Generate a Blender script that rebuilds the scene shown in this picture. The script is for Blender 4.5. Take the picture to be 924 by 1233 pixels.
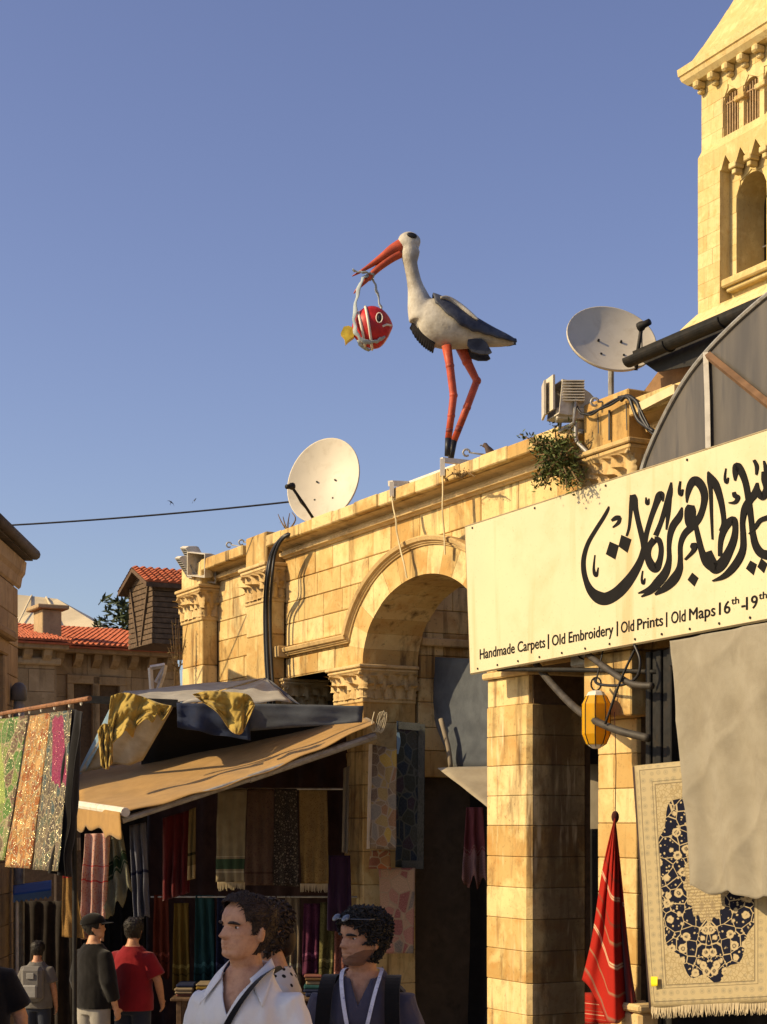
import bpy, bmesh, math, random
from mathutils import Vector, Matrix, noise
random.seed(7)
for o in list(bpy.data.objects):
    bpy.data.objects.remove(o)
scene = bpy.context.scene
COL = scene.collection

# ------------------------------------------------------------------ camera
F, CX, HZ, EYE = 2000.0, 462.0, 990.0, 1.65      # focal length, centre column, horizon row (photo px), eye height (m)
cam_data = bpy.data.cameras.new('camera')
cam = bpy.data.objects.new('camera', cam_data)
COL.objects.link(cam)
cam.location = (0, 0, EYE)
cam.rotation_euler = (math.radians(90), 0, 0)
cam_data.sensor_fit = 'AUTO'
cam_data.sensor_width = 36
cam_data.lens = F / 1233 * 36
cam_data.shift_y = (HZ - 616.5) / 1233
cam_data.clip_end = 2000
scene.camera = cam

# ------------------------------------------------------------------ sun and sky
AL = math.atan(1062 / 2000)                       # the arcade runs at this angle to the view axis
UX = Vector((math.sin(AL), -math.cos(AL), 0))     # along the arcade, towards the camera
NX = Vector((-math.cos(AL), -math.sin(AL), 0))    # out of the arcade, into the street
SUN_EL, SUN_BETA = math.radians(31), math.radians(16)
sh = NX * math.cos(SUN_BETA) - UX * math.sin(SUN_BETA)
SUN = Vector((sh.x * math.cos(SUN_EL), sh.y * math.cos(SUN_EL), math.sin(SUN_EL)))
sun_d = bpy.data.lights.new('sun', 'SUN')
sun_d.energy = 3.7
sun_d.angle = math.radians(0.5)
sun_d.color = (1.0, 0.78, 0.45)
sun_o = bpy.data.objects.new('sun', sun_d)
sun_o.rotation_euler = SUN.to_track_quat('Z', 'Y').to_euler()
COL.objects.link(sun_o)

world = bpy.data.worlds.new('World')
scene.world = world
world.use_nodes = True
wn, wl = world.node_tree.nodes, world.node_tree.links
wn.clear()
sky = wn.new('ShaderNodeTexSky')
sky.sky_type = 'NISHITA'
sky.sun_disc = False
sky.sun_elevation = SUN_EL
sky.sun_rotation = math.atan2(SUN.x, SUN.y)
sky.altitude = 100
sky.air_density = 1.0
sky.dust_density = 1.4
sky.ozone_density = 2.0
bg = wn.new('ShaderNodeBackground')
bg.inputs['Strength'].default_value = 0.088
hs = wn.new('ShaderNodeHueSaturation')
hs.inputs['Hue'].default_value = 0.523
hs.inputs['Saturation'].default_value = 0.98
hs.inputs['Value'].default_value = 1.0
wo = wn.new('ShaderNodeOutputWorld')
wl.new(sky.outputs[0], hs.inputs['Color'])
wl.new(hs.outputs[0], bg.inputs['Color'])
wl.new(bg.outputs[0], wo.inputs['Surface'])

scene.view_settings.view_transform = 'Standard'
scene.view_settings.look = 'None'
scene.view_settings.exposure = 0.68
scene.view_settings.gamma = 1.0
scene.view_settings.use_curve_mapping = False
scene.render.engine = 'CYCLES'
scene.cycles.use_denoising = True
scene.cycles.max_bounces = 6
scene.cycles.diffuse_bounces = 3
scene.cycles.transparent_max_bounces = 8

# ------------------------------------------------------------------ helpers
def W(px, py, d):
    """photo pixel + distance -> place in the world"""
    return Vector(((px - CX) / F * d, d, EYE + (HZ - py) / F * d))

def ground_z(y):
    return -0.06 * min(max(y, -20), 60)

P0 = Vector((153 / 2000 * 17, 17, 0))
def FAC(px, py, off=0.0, base=None):
    """pixel -> (u, z) on the plane parallel to the arcade, off metres out in the street"""
    b = P0 if base is None else base
    r = Vector(((px - CX) / F, 1, 0))
    t = (off + b.dot(NX)) / r.dot(NX)
    p = r * t
    return (p - b).dot(UX), EYE + (HZ - py) / F * t
def FW(u, off, z):
    p = P0 + UX * u + NX * off
    return Vector((p.x, p.y, z))
FROT = math.atan2(UX.y, UX.x)

class MB:
    def __init__(s):
        s.v, s.f, s.m, s.uv, s.sm = [], [], [], {}, []
        s.mi, s.smooth = 0, False
    def add(s, verts, faces, uvs=None):
        b = len(s.v)
        s.v += [Vector(p) for p in verts]
        if uvs:
            for i, q in enumerate(uvs):
                s.uv[b + i] = q
        for f in faces:
            s.f.append(tuple(b + i for i in f)); s.m.append(s.mi); s.sm.append(s.smooth)
        return s
    def box(s, c, d, M=None):
        x, y, z = d[0] / 2, d[1] / 2, d[2] / 2
        vs = [Vector((sx * x, sy * y, sz * z)) for sz in (-1, 1) for sy in (-1, 1) for sx in (-1, 1)]
        if M is not None:
            vs = [M @ p for p in vs]
        c = Vector(c)
        return s.add([p + c for p in vs], [(0, 2, 3, 1), (4, 5, 7, 6), (0, 1, 5, 4), (2, 6, 7, 3), (0, 4, 6, 2), (1, 3, 7, 5)])
    def b2(s, a, b):
        a, b = Vector(a), Vector(b)
        return s.box((a + b) / 2, (abs(b.x - a.x), abs(b.y - a.y), abs(b.z - a.z)))
    def bbox(s, a, b, bev=0.01):
        """box with bevelled edges"""
        bm = bmesh.new()
        a, b = Vector(a), Vector(b)
        bmesh.ops.create_cube(bm, size=1)
        for v in bm.verts:
            v.co = Vector(((a.x + b.x) / 2 + v.co.x * abs(b.x - a.x), (a.y + b.y) / 2 + v.co.y * abs(b.y - a.y), (a.z + b.z) / 2 + v.co.z * abs(b.z - a.z)))
        bmesh.ops.bevel(bm, geom=bm.edges[:], offset=bev, segments=1, affect='EDGES')
        return s.bm(bm)
    def bm(s, bm):
        bm.verts.index_update()
        s.add([v.co.copy() for v in bm.verts], [tuple(v.index for v in f.verts) for f in bm.faces])
        bm.free()
        return s
    def tube(s, pts, r, seg=8, caps=True, flat=1.0):
        pts = [Vector(p) for p in pts]
        n = len(pts)
        rs = r if isinstance(r, (list, tuple)) else [r] * n
        t0 = (pts[1] - pts[0]).normalized()
        up = Vector((0, 0, 1)) if abs(t0.z) < 0.9 else Vector((1, 0, 0))
        a = t0.cross(up).normalized()
        rings = []
        for i, p in enumerate(pts):
            t = (pts[min(i + 1, n - 1)] - pts[max(i - 1, 0)])
            if t.length < 1e-9: t = t0
            t.normalize()
            a = (a - t * a.dot(t))
            if a.length < 1e-6: a = t.orthogonal()
            a.normalize()
            b = t.cross(a)
            rings.append([p + (a * math.cos(2 * math.pi * k / seg) + b * flat * math.sin(2 * math.pi * k / seg)) * rs[i] for k in range(seg)])
        return s.loft(rings, caps)
    def loft(s, rings, caps=True, close=True):
        n = len(rings[0]); vs = [p for r in rings for p in r]; fs = []
        for i in range(len(rings) - 1):
            for k in range(n if close else n - 1):
                k2 = (k + 1) % n
                fs.append((i * n + k, i * n + k2, (i + 1) * n + k2, (i + 1) * n + k))
        if caps:
            fs.append(tuple(range(n - 1, -1, -1)))
            fs.append(tuple((len(rings) - 1) * n + k for k in range(n)))
        return s.add(vs, fs)
    def grid(s, fn, nu, nv):
        vs, uv, fs = [], [], []
        for j in range(nv + 1):
            for i in range(nu + 1):
                vs.append(fn(i / nu, j / nv)); uv.append((i / nu, j / nv))
        for j in range(nv):
            for i in range(nu):
                a = j * (nu + 1) + i
                fs.append((a, a + 1, a + nu + 2, a + nu + 1))
        return s.add(vs, fs, uv)
    def prism(s, poly, y0, y1, axes='xz'):
        """polygon (a,b) extruded along the remaining axis"""
        n = len(poly)
        def mk(p, y):
            return Vector((p[0], y, p[1])) if axes == 'xz' else (Vector((p[0], p[1], y)) if axes == 'xy' else Vector((y, p[0], p[1])))
        vs = [mk(p, y0) for p in poly] + [mk(p, y1) for p in poly]
        fs = [tuple(range(n)), tuple(range(2 * n - 1, n - 1, -1))]
        for i in range(n):
            j = (i + 1) % n
            fs.append((i, i + n, j + n, j))
        return s.add(vs, fs)
    def sphere(s, c, r, seg=12, rings=8, M=None):
        c = Vector(c); r = Vector(r) if isinstance(r, (tuple, list, Vector)) else Vector((r, r, r))
        vs, fs = [], []
        for i in range(rings + 1):
            th = math.pi * i / rings
            for k in range(seg):
                ph = 2 * math.pi * k / seg
                p = Vector((r.x * math.sin(th) * math.cos(ph), r.y * math.sin(th) * math.sin(ph), r.z * math.cos(th)))
                if M is not None: p = M @ p
                vs.append(c + p)
        for i in range(rings):
            for k in range(seg):
                k2 = (k + 1) % seg
                fs.append((i * seg + k, (i + 1) * seg + k, (i + 1) * seg + k2, i * seg + k2))
        return s.add(vs, fs)
    def mesh(s, name, mats):
        me = bpy.data.meshes.new(name)
        me.from_pydata([tuple(p) for p in s.v], [], s.f)
        for m in (mats if isinstance(mats, (list, tuple)) else [mats]):
            me.materials.append(m)
        for i, p in enumerate(me.polygons):
            p.material_index = s.m[i]; p.use_smooth = s.sm[i]
        if s.uv:
            ul = me.uv_layers.new(name='UVMap')
            for l in me.loops:
                ul.data[l.index].uv = s.uv.get(l.vertex_index, (0, 0))
        bm = bmesh.new(); bm.from_mesh(me)
        bmesh.ops.remove_doubles(bm, verts=bm.verts, dist=1e-6)
        bmesh.ops.recalc_face_normals(bm, faces=bm.faces)
        bm.to_mesh(me); bm.free()
        return me
    def build(s, name, mats, parent=None, loc=None, rotz=None, smooth=None):
        if smooth is not None: s.sm = [smooth] * len(s.f)
        o = bpy.data.objects.new(name, s.mesh(name, mats))
        COL.objects.link(o)
        if parent: o.parent = parent
        if loc is not None: o.location = loc
        if rotz is not None: o.rotation_euler = (0, 0, rotz)
        return o

def tag(o, label=None, cat=None, group=None, kind=None):
    if label: o['label'] = label
    if cat: o['category'] = cat
    if group: o['group'] = group
    if kind: o['kind'] = kind
    return o
def thing(name, label, cat, loc=(0, 0, 0), rotz=0, group=None):
    o = bpy.data.objects.new(name, None)
    o.empty_display_size = 0.2
    COL.objects.link(o)
    o.location = loc; o.rotation_euler = (0, 0, rotz)
    return tag(o, label, cat, group)
def solid(o, t, off=0):
    m = o.modifiers.new('solidify', 'SOLIDIFY'); m.thickness = t; m.offset = off
    return o
def subsurf(o, n=1):
    m = o.modifiers.new('subdivision', 'SUBSURF'); m.levels = n; m.render_levels = n
    return o
def smoothed(pts, n=6, closed=False):
    """Catmull-Rom through points of any dimension"""
    out = []; N = len(pts)
    rng = range(N if closed else N - 1)
    for i in rng:
        p = [pts[(i + k - 1) % N] if closed else pts[min(max(i + k - 1, 0), N - 1)] for k in range(4)]
        for j in range(n):
            t = j / n
            out.append(tuple(0.5 * (2 * b + (c - a) * t + (2 * a - 5 * b + 4 * c - d) * t * t + (3 * b - a - 3 * c + d) * t ** 3) for a, b, c, d in zip(*p)))
    if not closed: out.append(tuple(pts[-1]))
    return out
def rnd(a, b): return random.uniform(a, b)

# ------------------------------------------------------------------ materials
MATS = {}
def new_mat(name, rough=0.8, spec=0.3, metal=0.0):
    m = bpy.data.materials.new(name); m.use_nodes = True
    nt = m.node_tree; b = nt.nodes['Principled BSDF']
    b.inputs['Roughness'].default_value = rough
    b.inputs['Specular IOR Level'].default_value = spec
    b.inputs['Metallic'].default_value = metal
    MATS[name] = m
    return m, nt, b
class NT:
    """small node-building helper"""
    def __init__(s, nt): s.nt = nt; s.n = nt.nodes; s.l = nt.links
    def node(s, t, **kw):
        n = s.n.new(t)
        for k, v in kw.items(): setattr(n, k, v)
        return n
    def put(s, sock, val):
        if isinstance(val, bpy.types.NodeSocket): s.l.new(val, sock)
        elif isinstance(val, (tuple, list)) and len(val) == 3 and sock.type == 'RGBA': sock.default_value = (*val, 1)
        else: sock.default_value = val
    def pos(s): return s.node('ShaderNodeNewGeometry').outputs['Position']
    def obj(s): return s.node('ShaderNodeTexCoord').outputs['Object']
    def uv(s): return s.node('ShaderNodeTexCoord').outputs['UV']
    def rand(s): return s.node('ShaderNodeObjectInfo').outputs['Random']
    def scale(s, vec, sc, rot=(0, 0, 0), loc=(0, 0, 0)):
        m = s.node('ShaderNodeMapping'); s.put(m.inputs[0], vec)
        m.inputs['Scale'].default_value = sc; m.inputs['Rotation'].default_value = rot; m.inputs['Location'].default_value = loc
        return m.outputs[0]
    def noise(s, vec, sc=5, det=4, rough=0.55, dist=0.0):
        n = s.node('ShaderNodeTexNoise'); s.put(n.inputs['Vector'], vec)
        n.inputs['Scale'].default_value = sc; n.inputs['Detail'].default_value = det; n.inputs['Roughness'].default_value = rough; n.inputs['Distortion'].default_value = dist
        return n.outputs['Fac']
    def voro(s, vec, sc=5, feat='F1', out='Distance', rnd=1.0):
        n = s.node('ShaderNodeTexVoronoi'); n.feature = feat; s.put(n.inputs['Vector'], vec)
        n.inputs['Scale'].default_value = sc; n.inputs['Randomness'].default_value = rnd
        return n.outputs[out]
    def wave(s, vec, sc=5, dist=0, det=2, typ='BANDS', direc='X'):
        n = s.node('ShaderNodeTexWave'); n.wave_type = typ
        if typ == 'BANDS': n.bands_direction = direc
        s.put(n.inputs['Vector'], vec); n.inputs['Scale'].default_value = sc; n.inputs['Distortion'].default_value = dist; n.inputs['Detail'].default_value = det
        return n.outputs['Fac']
    def ramp(s, fac, stops, interp='LINEAR'):
        n = s.node('ShaderNodeValToRGB'); s.put(n.inputs[0], fac); cr = n.color_ramp; cr.interpolation = interp
        while len(cr.elements) < len(stops): cr.elements.new(0.5)
        for e, (p, c) in zip(cr.elements, stops):
            e.position = p; e.color = (*c, 1) if isinstance(c, (tuple, list)) else (c, c, c, 1)
        return n.outputs['Color']
    def mix(s, fac, a, b, mode='MIX'):
        n = s.node('ShaderNodeMix'); n.data_type = 'RGBA'; n.blend_type = mode; n.clamp_result = False
        s.put(n.inputs[0], fac); s.put(n.inputs[6], a); s.put(n.inputs[7], b)
        return n.outputs[2]
    def math(s, op, a, b=0.0, c=0.0):
        n = s.node('ShaderNodeMath'); n.operation = op
        s.put(n.inputs[0], a); s.put(n.inputs[1], b)
        if op in ('MULTIPLY_ADD', 'SMOOTH_MIN', 'COMPARE', 'WRAP'): s.put(n.inputs[2], c)
        return n.outputs[0]
    def sep(s, v):
        n = s.node('ShaderNodeSeparateXYZ'); s.put(n.inputs[0], v); return n.outputs
    def comb(s, x, y, z=0.0):
        n = s.node('ShaderNodeCombineXYZ'); s.put(n.inputs[0], x); s.put(n.inputs[1], y); s.put(n.inputs[2], z); return n.outputs[0]
    def bump(s, h, strength=0.3, dist=0.01, b=None):
        n = s.node('ShaderNodeBump'); n.inputs['Strength'].default_value = strength; n.inputs['Distance'].default_value = dist
        s.put(n.inputs['Height'], h)
        if b is not None: s.l.new(n.outputs[0], b.inputs['Normal'])
        return n.outputs[0]

def stone(name, tones, dark, grain=26, stain=0.5, bumpd=0.006, rough=0.88):
    """weathered limestone: each block its own tone, blotches, vertical streaks, pits"""
    m, nt, b = new_mat(name, rough, 0.2); k = NT(nt)
    p = k.pos()
    r = k.rand()
    base = k.ramp(k.math('ADD', k.math('MULTIPLY', r, 0.62), k.math('MULTIPLY', k.noise(p, 1.7, 3), 0.42)), [(0.25, tones[0]), (0.5, tones[1]), (0.75, tones[2])])
    blotch = k.ramp(k.noise(p, 4.2, 5, 0.62, 0.4), [(0.50, 0.0), (0.70, 1.0)])
    c = k.mix(k.math('MULTIPLY', blotch, 0.62), base, tones[3])
    pale = k.ramp(k.noise(p, 2.6, 4, 0.6, 0.5), [(0.52, 0.0), (0.66, 1.0)])
    c = k.mix(k.math('MULTIPLY', pale, 0.45), c, tuple(min(0.75, x * 1.25) for x in tones[2]))
    streak = k.noise(k.scale(p, (7, 7, 0.7)), 1.0, 5, 0.6)
    st = k.ramp(streak, [(0.54, 0.0), (0.72, 1.0)])
    c = k.mix(k.math('MULTIPLY', st, stain), c, dark)
    soot = k.ramp(k.noise(k.scale(p, (1.6, 1.6, 1.0)), 1.3, 7, 0.72, 0.6), [(0.55, 0.0), (0.72, 1.0)])
    c = k.mix(k.math('MULTIPLY', soot, stain * 0.75), c, dark)
    pits = k.ramp(k.noise(p, grain, 5, 0.7), [(0.30, 0.0), (0.42, 1.0)])
    c = k.mix(pits, k.mix(0.55, c, dark), c)
    k.put(b.inputs['Base Color'], c)
    h = k.math('ADD', k.math('MULTIPLY', k.noise(p, 9, 5), 0.6), k.math('MULTIPLY', k.noise(p, grain * 1.6, 4, 0.7), 0.5))
    k.bump(k.math('ADD', h, k.math('MULTIPLY', pits, 0.3)), 0.55, bumpd, b)
    return m
def plain(name, col, rough=0.6, var=0.15, sc=8, spec=0.3, metal=0.0, dirt=None, dsc=3.0, bump=0.0, dlo=0.5, dhi=0.75):
    m, nt, b = new_mat(name, rough, spec, metal); k = NT(nt)
    p = k.pos()
    n = k.noise(p, sc, 5, 0.6)
    lo = tuple(x * (1 - var) for x in col); hi = tuple(min(1, x * (1 + var)) for x in col)
    c = k.ramp(n, [(0.3, lo), (0.7, hi)])
    if dirt:
        d = k.ramp(k.noise(p, dsc, 6, 0.65, 0.3), [(dlo, 0.0), (dhi, 0.85)])
        c = k.mix(d, c, dirt)
    k.put(b.inputs['Base Color'], c)
    k.put(b.inputs['Roughness'], k.math('ADD', k.math('MULTIPLY', n, 0.2), rough - 0.1))
    if bump: k.bump(k.noise(p, sc * 4, 4), 0.4, bump, b)
    return m
def fabric(name, col, col2=None, rough=0.95, weave=350, var=0.2, dirt=None, translucent=0.0):
    m, nt, b = new_mat(name, rough, 0.08); k = NT(nt)
    p = k.pos()
    n = k.noise(p, 5, 5, 0.6)
    col2 = col2 or tuple(x * (1 - var) for x in col)
    c = k.ramp(n, [(0.35, col2), (0.65, col)])
    if dirt:
        c = k.mix(k.ramp(k.noise(p, 2.6, 6, 0.66, 0.6), [(0.5, 0.0), (0.8, 0.8)]), c, dirt)
    k.put(b.inputs['Base Color'], c)
    k.put(b.inputs['Sheen Weight'], 0.15)
    k.bump(k.math('ADD', k.noise(p, weave / 3, 2), k.math('MULTIPLY', k.noise(p, 22, 4), 1.6)), 0.3, 0.004, b)
    if translucent:
        t = k.node('ShaderNodeBsdfTranslucent'); k.put(t.inputs[0], c)
        mx = k.node('ShaderNodeMixShader'); mx.inputs[0].default_value = translucent
        out = nt.nodes['Material Output']
        nt.links.new(b.outputs[0], mx.inputs[1]); nt.links.new(t.outputs[0], mx.inputs[2]); nt.links.new(mx.outputs[0], out.inputs[0])
    return m

LIME = stone('limestone_gold', [(0.44, 0.275, 0.095), (0.57, 0.40, 0.165), (0.66, 0.50, 0.245), (0.43, 0.205, 0.05)], (0.095, 0.055, 0.026), stain=0.85)
LIME_PALE = stone('limestone_pale', [(0.52, 0.39, 0.17), (0.58, 0.45, 0.205), (0.63, 0.50, 0.25), (0.52, 0.34, 0.12)], (0.27, 0.17, 0.075), stain=0.34, grain=14)
LIME_CARVE = stone('limestone_carved', [(0.52, 0.36, 0.16), (0.56, 0.40, 0.19), (0.60, 0.44, 0.22), (0.42, 0.25, 0.09)], (0.13, 0.08, 0.04), stain=0.45)
LIME_GREY = stone('limestone_brown', [(0.30, 0.205, 0.11), (0.36, 0.25, 0.14), (0.42, 0.30, 0.17), (0.25, 0.16, 0.08)], (0.10, 0.065, 0.035))
MORTAR = plain('mortar_dark', (0.12, 0.075, 0.04), 0.95, 0.3, 14)
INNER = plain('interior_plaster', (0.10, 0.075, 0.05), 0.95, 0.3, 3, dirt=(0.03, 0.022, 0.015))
METAL_DARK = plain('black_painted_metal', (0.016, 0.015, 0.014), 0.6, 0.4, 20, 0.2, dirt=(0.04, 0.03, 0.022), dsc=9)
METAL_GREY = plain('grey_galvanised_metal', (0.34, 0.33, 0.31), 0.5, 0.2, 15, 0.4, 0.3, dirt=(0.16, 0.11, 0.07), dsc=7)
METAL_WHITE = plain('white_painted_metal', (0.66, 0.61, 0.52), 0.55, 0.1, 9, 0.4, dirt=(0.26, 0.19, 0.12), dsc=8, dlo=0.55, dhi=0.85)
DISH = plain('satellite_dish_enamel', (0.54, 0.48, 0.38), 0.5, 0.05, 4, 0.35, dirt=(0.34, 0.27, 0.18), dsc=6, dlo=0.52, dhi=0.95)
CABLE = plain('black_cable_rubber', (0.014, 0.013, 0.014), 0.45, 0.3, 30, 0.4)
WOOD = plain('weathered_brown_wood', (0.10, 0.06, 0.035), 0.85, 0.4, 14, dirt=(0.04, 0.025, 0.015))
# ------------------------------------------------------------------ masonry helpers (local frame: x along wall, -y out of the wall, z up)
def hole_int(h, u):
    """vertical extent of an opening at u: ('rect',u0,u1,z0,z1) or ('arch',uc,a,zs,b,z0)"""
    if h[0] == 'rect':
        return (h[3], h[4]) if h[1] < u < h[2] else None
    uc, a, zs, b, z0 = h[1:]
    t = (u - uc) / a
    return (z0, zs + b * math.sqrt(1 - t * t)) if abs(t) < 1 else None
def slab(mb, u0, u1, z0, z1, off0, off1, holes, step=0.06):
    """wall body with openings, cut in narrow vertical strips"""
    cuts = {u0, u1}
    for h in holes:
        if h[0] == 'rect': cuts |= {h[1], h[2]}
        else:
            N = max(8, int(2 * h[2] / step))
            cuts |= {h[1] - h[2] * math.cos(math.pi * i / N) for i in range(N + 1)}
    cs = sorted(c for c in cuts if u0 <= c <= u1)
    for a, b in zip(cs, cs[1:]):
        if b - a < 1e-4: continue
        spans = [(z0, z1)]
        for h in holes:
            ia, ib, im = hole_int(h, a + 1e-5), hole_int(h, b - 1e-5), hole_int(h, (a + b) / 2)
            if im is None: continue
            ta = ia[1] if ia else im[0]; tb = ib[1] if ib else im[0]
            new = []
            for lo, hi in spans:
                lo2 = lo if not isinstance(lo, tuple) else lo
                l0, l1 = (lo, lo) if not isinstance(lo, tuple) else lo
                h0, h1 = (hi, hi) if not isinstance(hi, tuple) else hi
                if im[0] > min(l0, l1) + 1e-4 and im[0] < max(h0, h1): new.append((lo, im[0]))
                if im[1] < max(h0, h1): new.append(((ta, tb), hi))
            spans = new
        for lo, hi in spans:
            l0, l1 = (lo, lo) if not isinstance(lo, tuple) else lo
            h0, h1 = (hi, hi) if not isinstance(hi, tuple) else hi
            mb.prism([(a, l0), (b, l1), (b, h1), (a, h0)], -off0, -off1)
def clip_half(poly, p, n):
    out = []
    for i in range(len(poly)):
        a, b = poly[i], poly[(i + 1) % len(poly)]
        da = (a[0] - p[0]) * n[0] + (a[1] - p[1]) * n[1]; db = (b[0] - p[0]) * n[0] + (b[1] - p[1]) * n[1]
        if da >= 0: out.append(a)
        if da * db < 0:
            t = da / (da - db); out.append((a[0] + (b[0] - a[0]) * t, a[1] + (b[1] - a[1]) * t))
    return out
def block(parent, poly, off, thick, mat, name='stone_block', ch=0.007, gap=0.003):
    cx = sum(p[0] for p in poly) / len(poly); cz = sum(p[1] for p in poly) / len(poly)
    def inset(d):
        q = []
        for x, z in poly:
            dx, dz = x - cx, z - cz
            q.append((x - math.copysign(min(d, abs(dx) * 0.6), dx), z - math.copysign(min(d, abs(dz) * 0.6), dz)))
        return q
    A, B = inset(gap), inset(gap + ch)
    B = [(x + rnd(-0.4, 0.4) * ch, z + rnd(-0.4, 0.4) * ch) for x, z in B]
    n = len(poly); mb = MB()
    vs = [Vector((x, -off, z)) for x, z in B] + [Vector((x, -off + ch, z)) for x, z in A] + [Vector((x, -off + thick, z)) for x, z in A]
    fs = [tuple(range(n))]
    for i in range(n):
        j = (i + 1) % n
        fs += [(i, i + n, j + n, j), (i + n, i + 2 * n, j + 2 * n, j + n)]
    mb.add(vs, fs)
    return mb.build(name, mat, parent)
def ashlar(parent, u0, u1, zs, off, mat, lens=(0.45, 0.8), holes=(), thick=0.12, name='stone_block', jit=0.005, ch=0.009, gap=0.0035, ret=False):
    """courses of separate stones between the heights zs; stones are cut where an opening passes"""
    for r in range(len(zs) - 1):
        z0, z1 = zs[r], zs[r + 1]
        x = u0
        first = True
        while x < u1 - 1e-3:
            L = rnd(*lens) * (rnd(0.4, 0.8) if first and r % 2 else 1)
            first = False
            e = x + L
            if u1 - e < lens[0] * 0.5: e = u1
            polys = [[(x, z0), (e, z0), (e, z1), (x, z1)]]
            for h in holes:
                nxt = []
                for P in polys:
                    a0, a1 = min(p[0] for p in P), max(p[0] for p in P); b0, b1 = min(p[1] for p in P), max(p[1] for p in P)
                    if h[0] == 'rect':
                        _, hu0, hu1, hz0, hz1 = h
                        if hu1 <= a0 or hu0 >= a1 or hz1 <= b0 or hz0 >= b1: nxt.append(P); continue
                        for half in (((hu0, 0), (-1, 0)), ((hu1, 0), (1, 0))):
                            q = clip_half(P, *half)
                            if len(q) > 2: nxt.append(q)
                        mid = clip_half(clip_half(P, (hu0, 0), (1, 0)), (hu1, 0), (-1, 0))
                        for half in (((0, hz0), (0, -1)), ((0, hz1), (0, 1))):
                            q = clip_half(mid, *half)
                            if len(q) > 2: nxt.append(q)
                    else:
                        _, uc, a, zc, b, hz0 = h
                        if b1 <= zc:
                            if a1 <= uc - a or a0 >= uc + a or b1 <= hz0: nxt.append(P); continue
                            for half in (((uc - a, 0), (-1, 0)), ((uc + a, 0), (1, 0))):
                                q = clip_half(P, *half)
                                if len(q) > 2: nxt.append(q)
                        else:
                            # nearest corner to the arch centre decides the cutting tangent
                            cu = min(max(uc, a0), a1); cz = min(max(zc, b0), b1)
                            if ((cu - uc) / a) ** 2 + ((cz - zc) / b) ** 2 >= 1: nxt.append(P); continue
                            mu, mz = (a0 + a1) / 2 - uc, max((b0 + b1) / 2 - zc, 0.02)
                            th = math.atan2(mz / b, mu / a)
                            pt = (uc + a * math.cos(th), zc + b * math.sin(th)); nn = (math.cos(th) / a, math.sin(th) / b)
                            q = clip_half(P, pt, nn)
                            if len(q) > 2: nxt.append(q)
                polys = nxt
            for P in polys:
                w = max(p[0] for p in P) - min(p[0] for p in P); hh = max(p[1] for p in P) - min(p[1] for p in P)
                if w > 0.04 and hh > 0.04:
                    block(parent, P, off + rnd(-jit, jit), thick, mat, name, ch, gap)
            x = e

# ------------------------------------------------------------------ ground
g = MB()
g.grid(lambda a, b: Vector((-150 + 300 * a, -20 + 300 * b, ground_z(-20 + 300 * b))), 2, 75)
m, nt, bs = new_mat('paving_limestone', 0.7, 0.3); k = NT(nt)
p = k.pos()
br = k.node('ShaderNodeTexBrick'); k.put(br.inputs[0], p); br.inputs['Scale'].default_value = 1.2
br.inputs['Color1'].default_value = (0.34, 0.28, 0.20, 1); br.inputs['Color2'].default_value = (0.40, 0.335, 0.24, 1); br.inputs['Mortar'].default_value = (0.06, 0.05, 0.04, 1)
k.put(bs.inputs['Base Color'], k.mix(k.math('MULTIPLY', k.noise(p, 3, 5), 0.4), br.outputs[0], (0.14, 0.11, 0.08)))
k.bump(k.noise(p, 12, 4), 0.3, 0.01, bs)
tag(g.build('ground', m), kind='structure')

# ------------------------------------------------------------------ the arcade: golden limestone market hall
ARC = thing('arcade_building', 'golden limestone arcade building with an arch, carved pilasters and a cornice', 'building', (P0.x, P0.y, 0), FROT)
Z_COPE, Z_COPB = 5.40, 5.255
Z_CAP0, Z_CAP1 = 4.585, 5.06
Z_SPR = 3.54
U_END = FAC(1040, 600)[0]
uc = FAC(508, 700)[0]
AA, AB = 1.40, 0.88           # opening: half span, rise
OA, OB = 1.80, 1.20           # outside of the voussoirs
p1l, p1r = FAC(219.6, 700, 0.24)[0], FAC(243.7, 700, 0.24)[0]
p2l, p2r = FAC(297, 700, 0.24)[0], FAC(323, 700, 0.24)[0]
p3l, p3r = FAC(703, 500, 0.24)[0], FAC(760, 500, 0.24)[0]
pal, par = FAC(404, 850, 0.02)[0], uc - AA        # pier carrying the arch, far side
pbl, pbr = uc + AA + 0.02, FAC(641, 900, 0)[0]    # pier carrying the arch, near side
pcl, pcr = FAC(722, 900, 0)[0], FAC(769, 900, 0)[0]
PD = 0.72
holes_core = [('arch', uc, AA + 0.1, Z_SPR, AB + 0.1, -3), ('rect', p2r + 0.12, pal, -3, Z_SPR), ('rect', pbr - 0.02, pcl, -3, 3.2), ('rect', pcr, U_END - 0.4, -3, 3.2)]
core = MB()
slab(core, p1l + 0.02, U_END, -1.6, 5.24, -0.03, -PD, holes_core)
core.build('wall_core', MORTAR, ARC)
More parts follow.
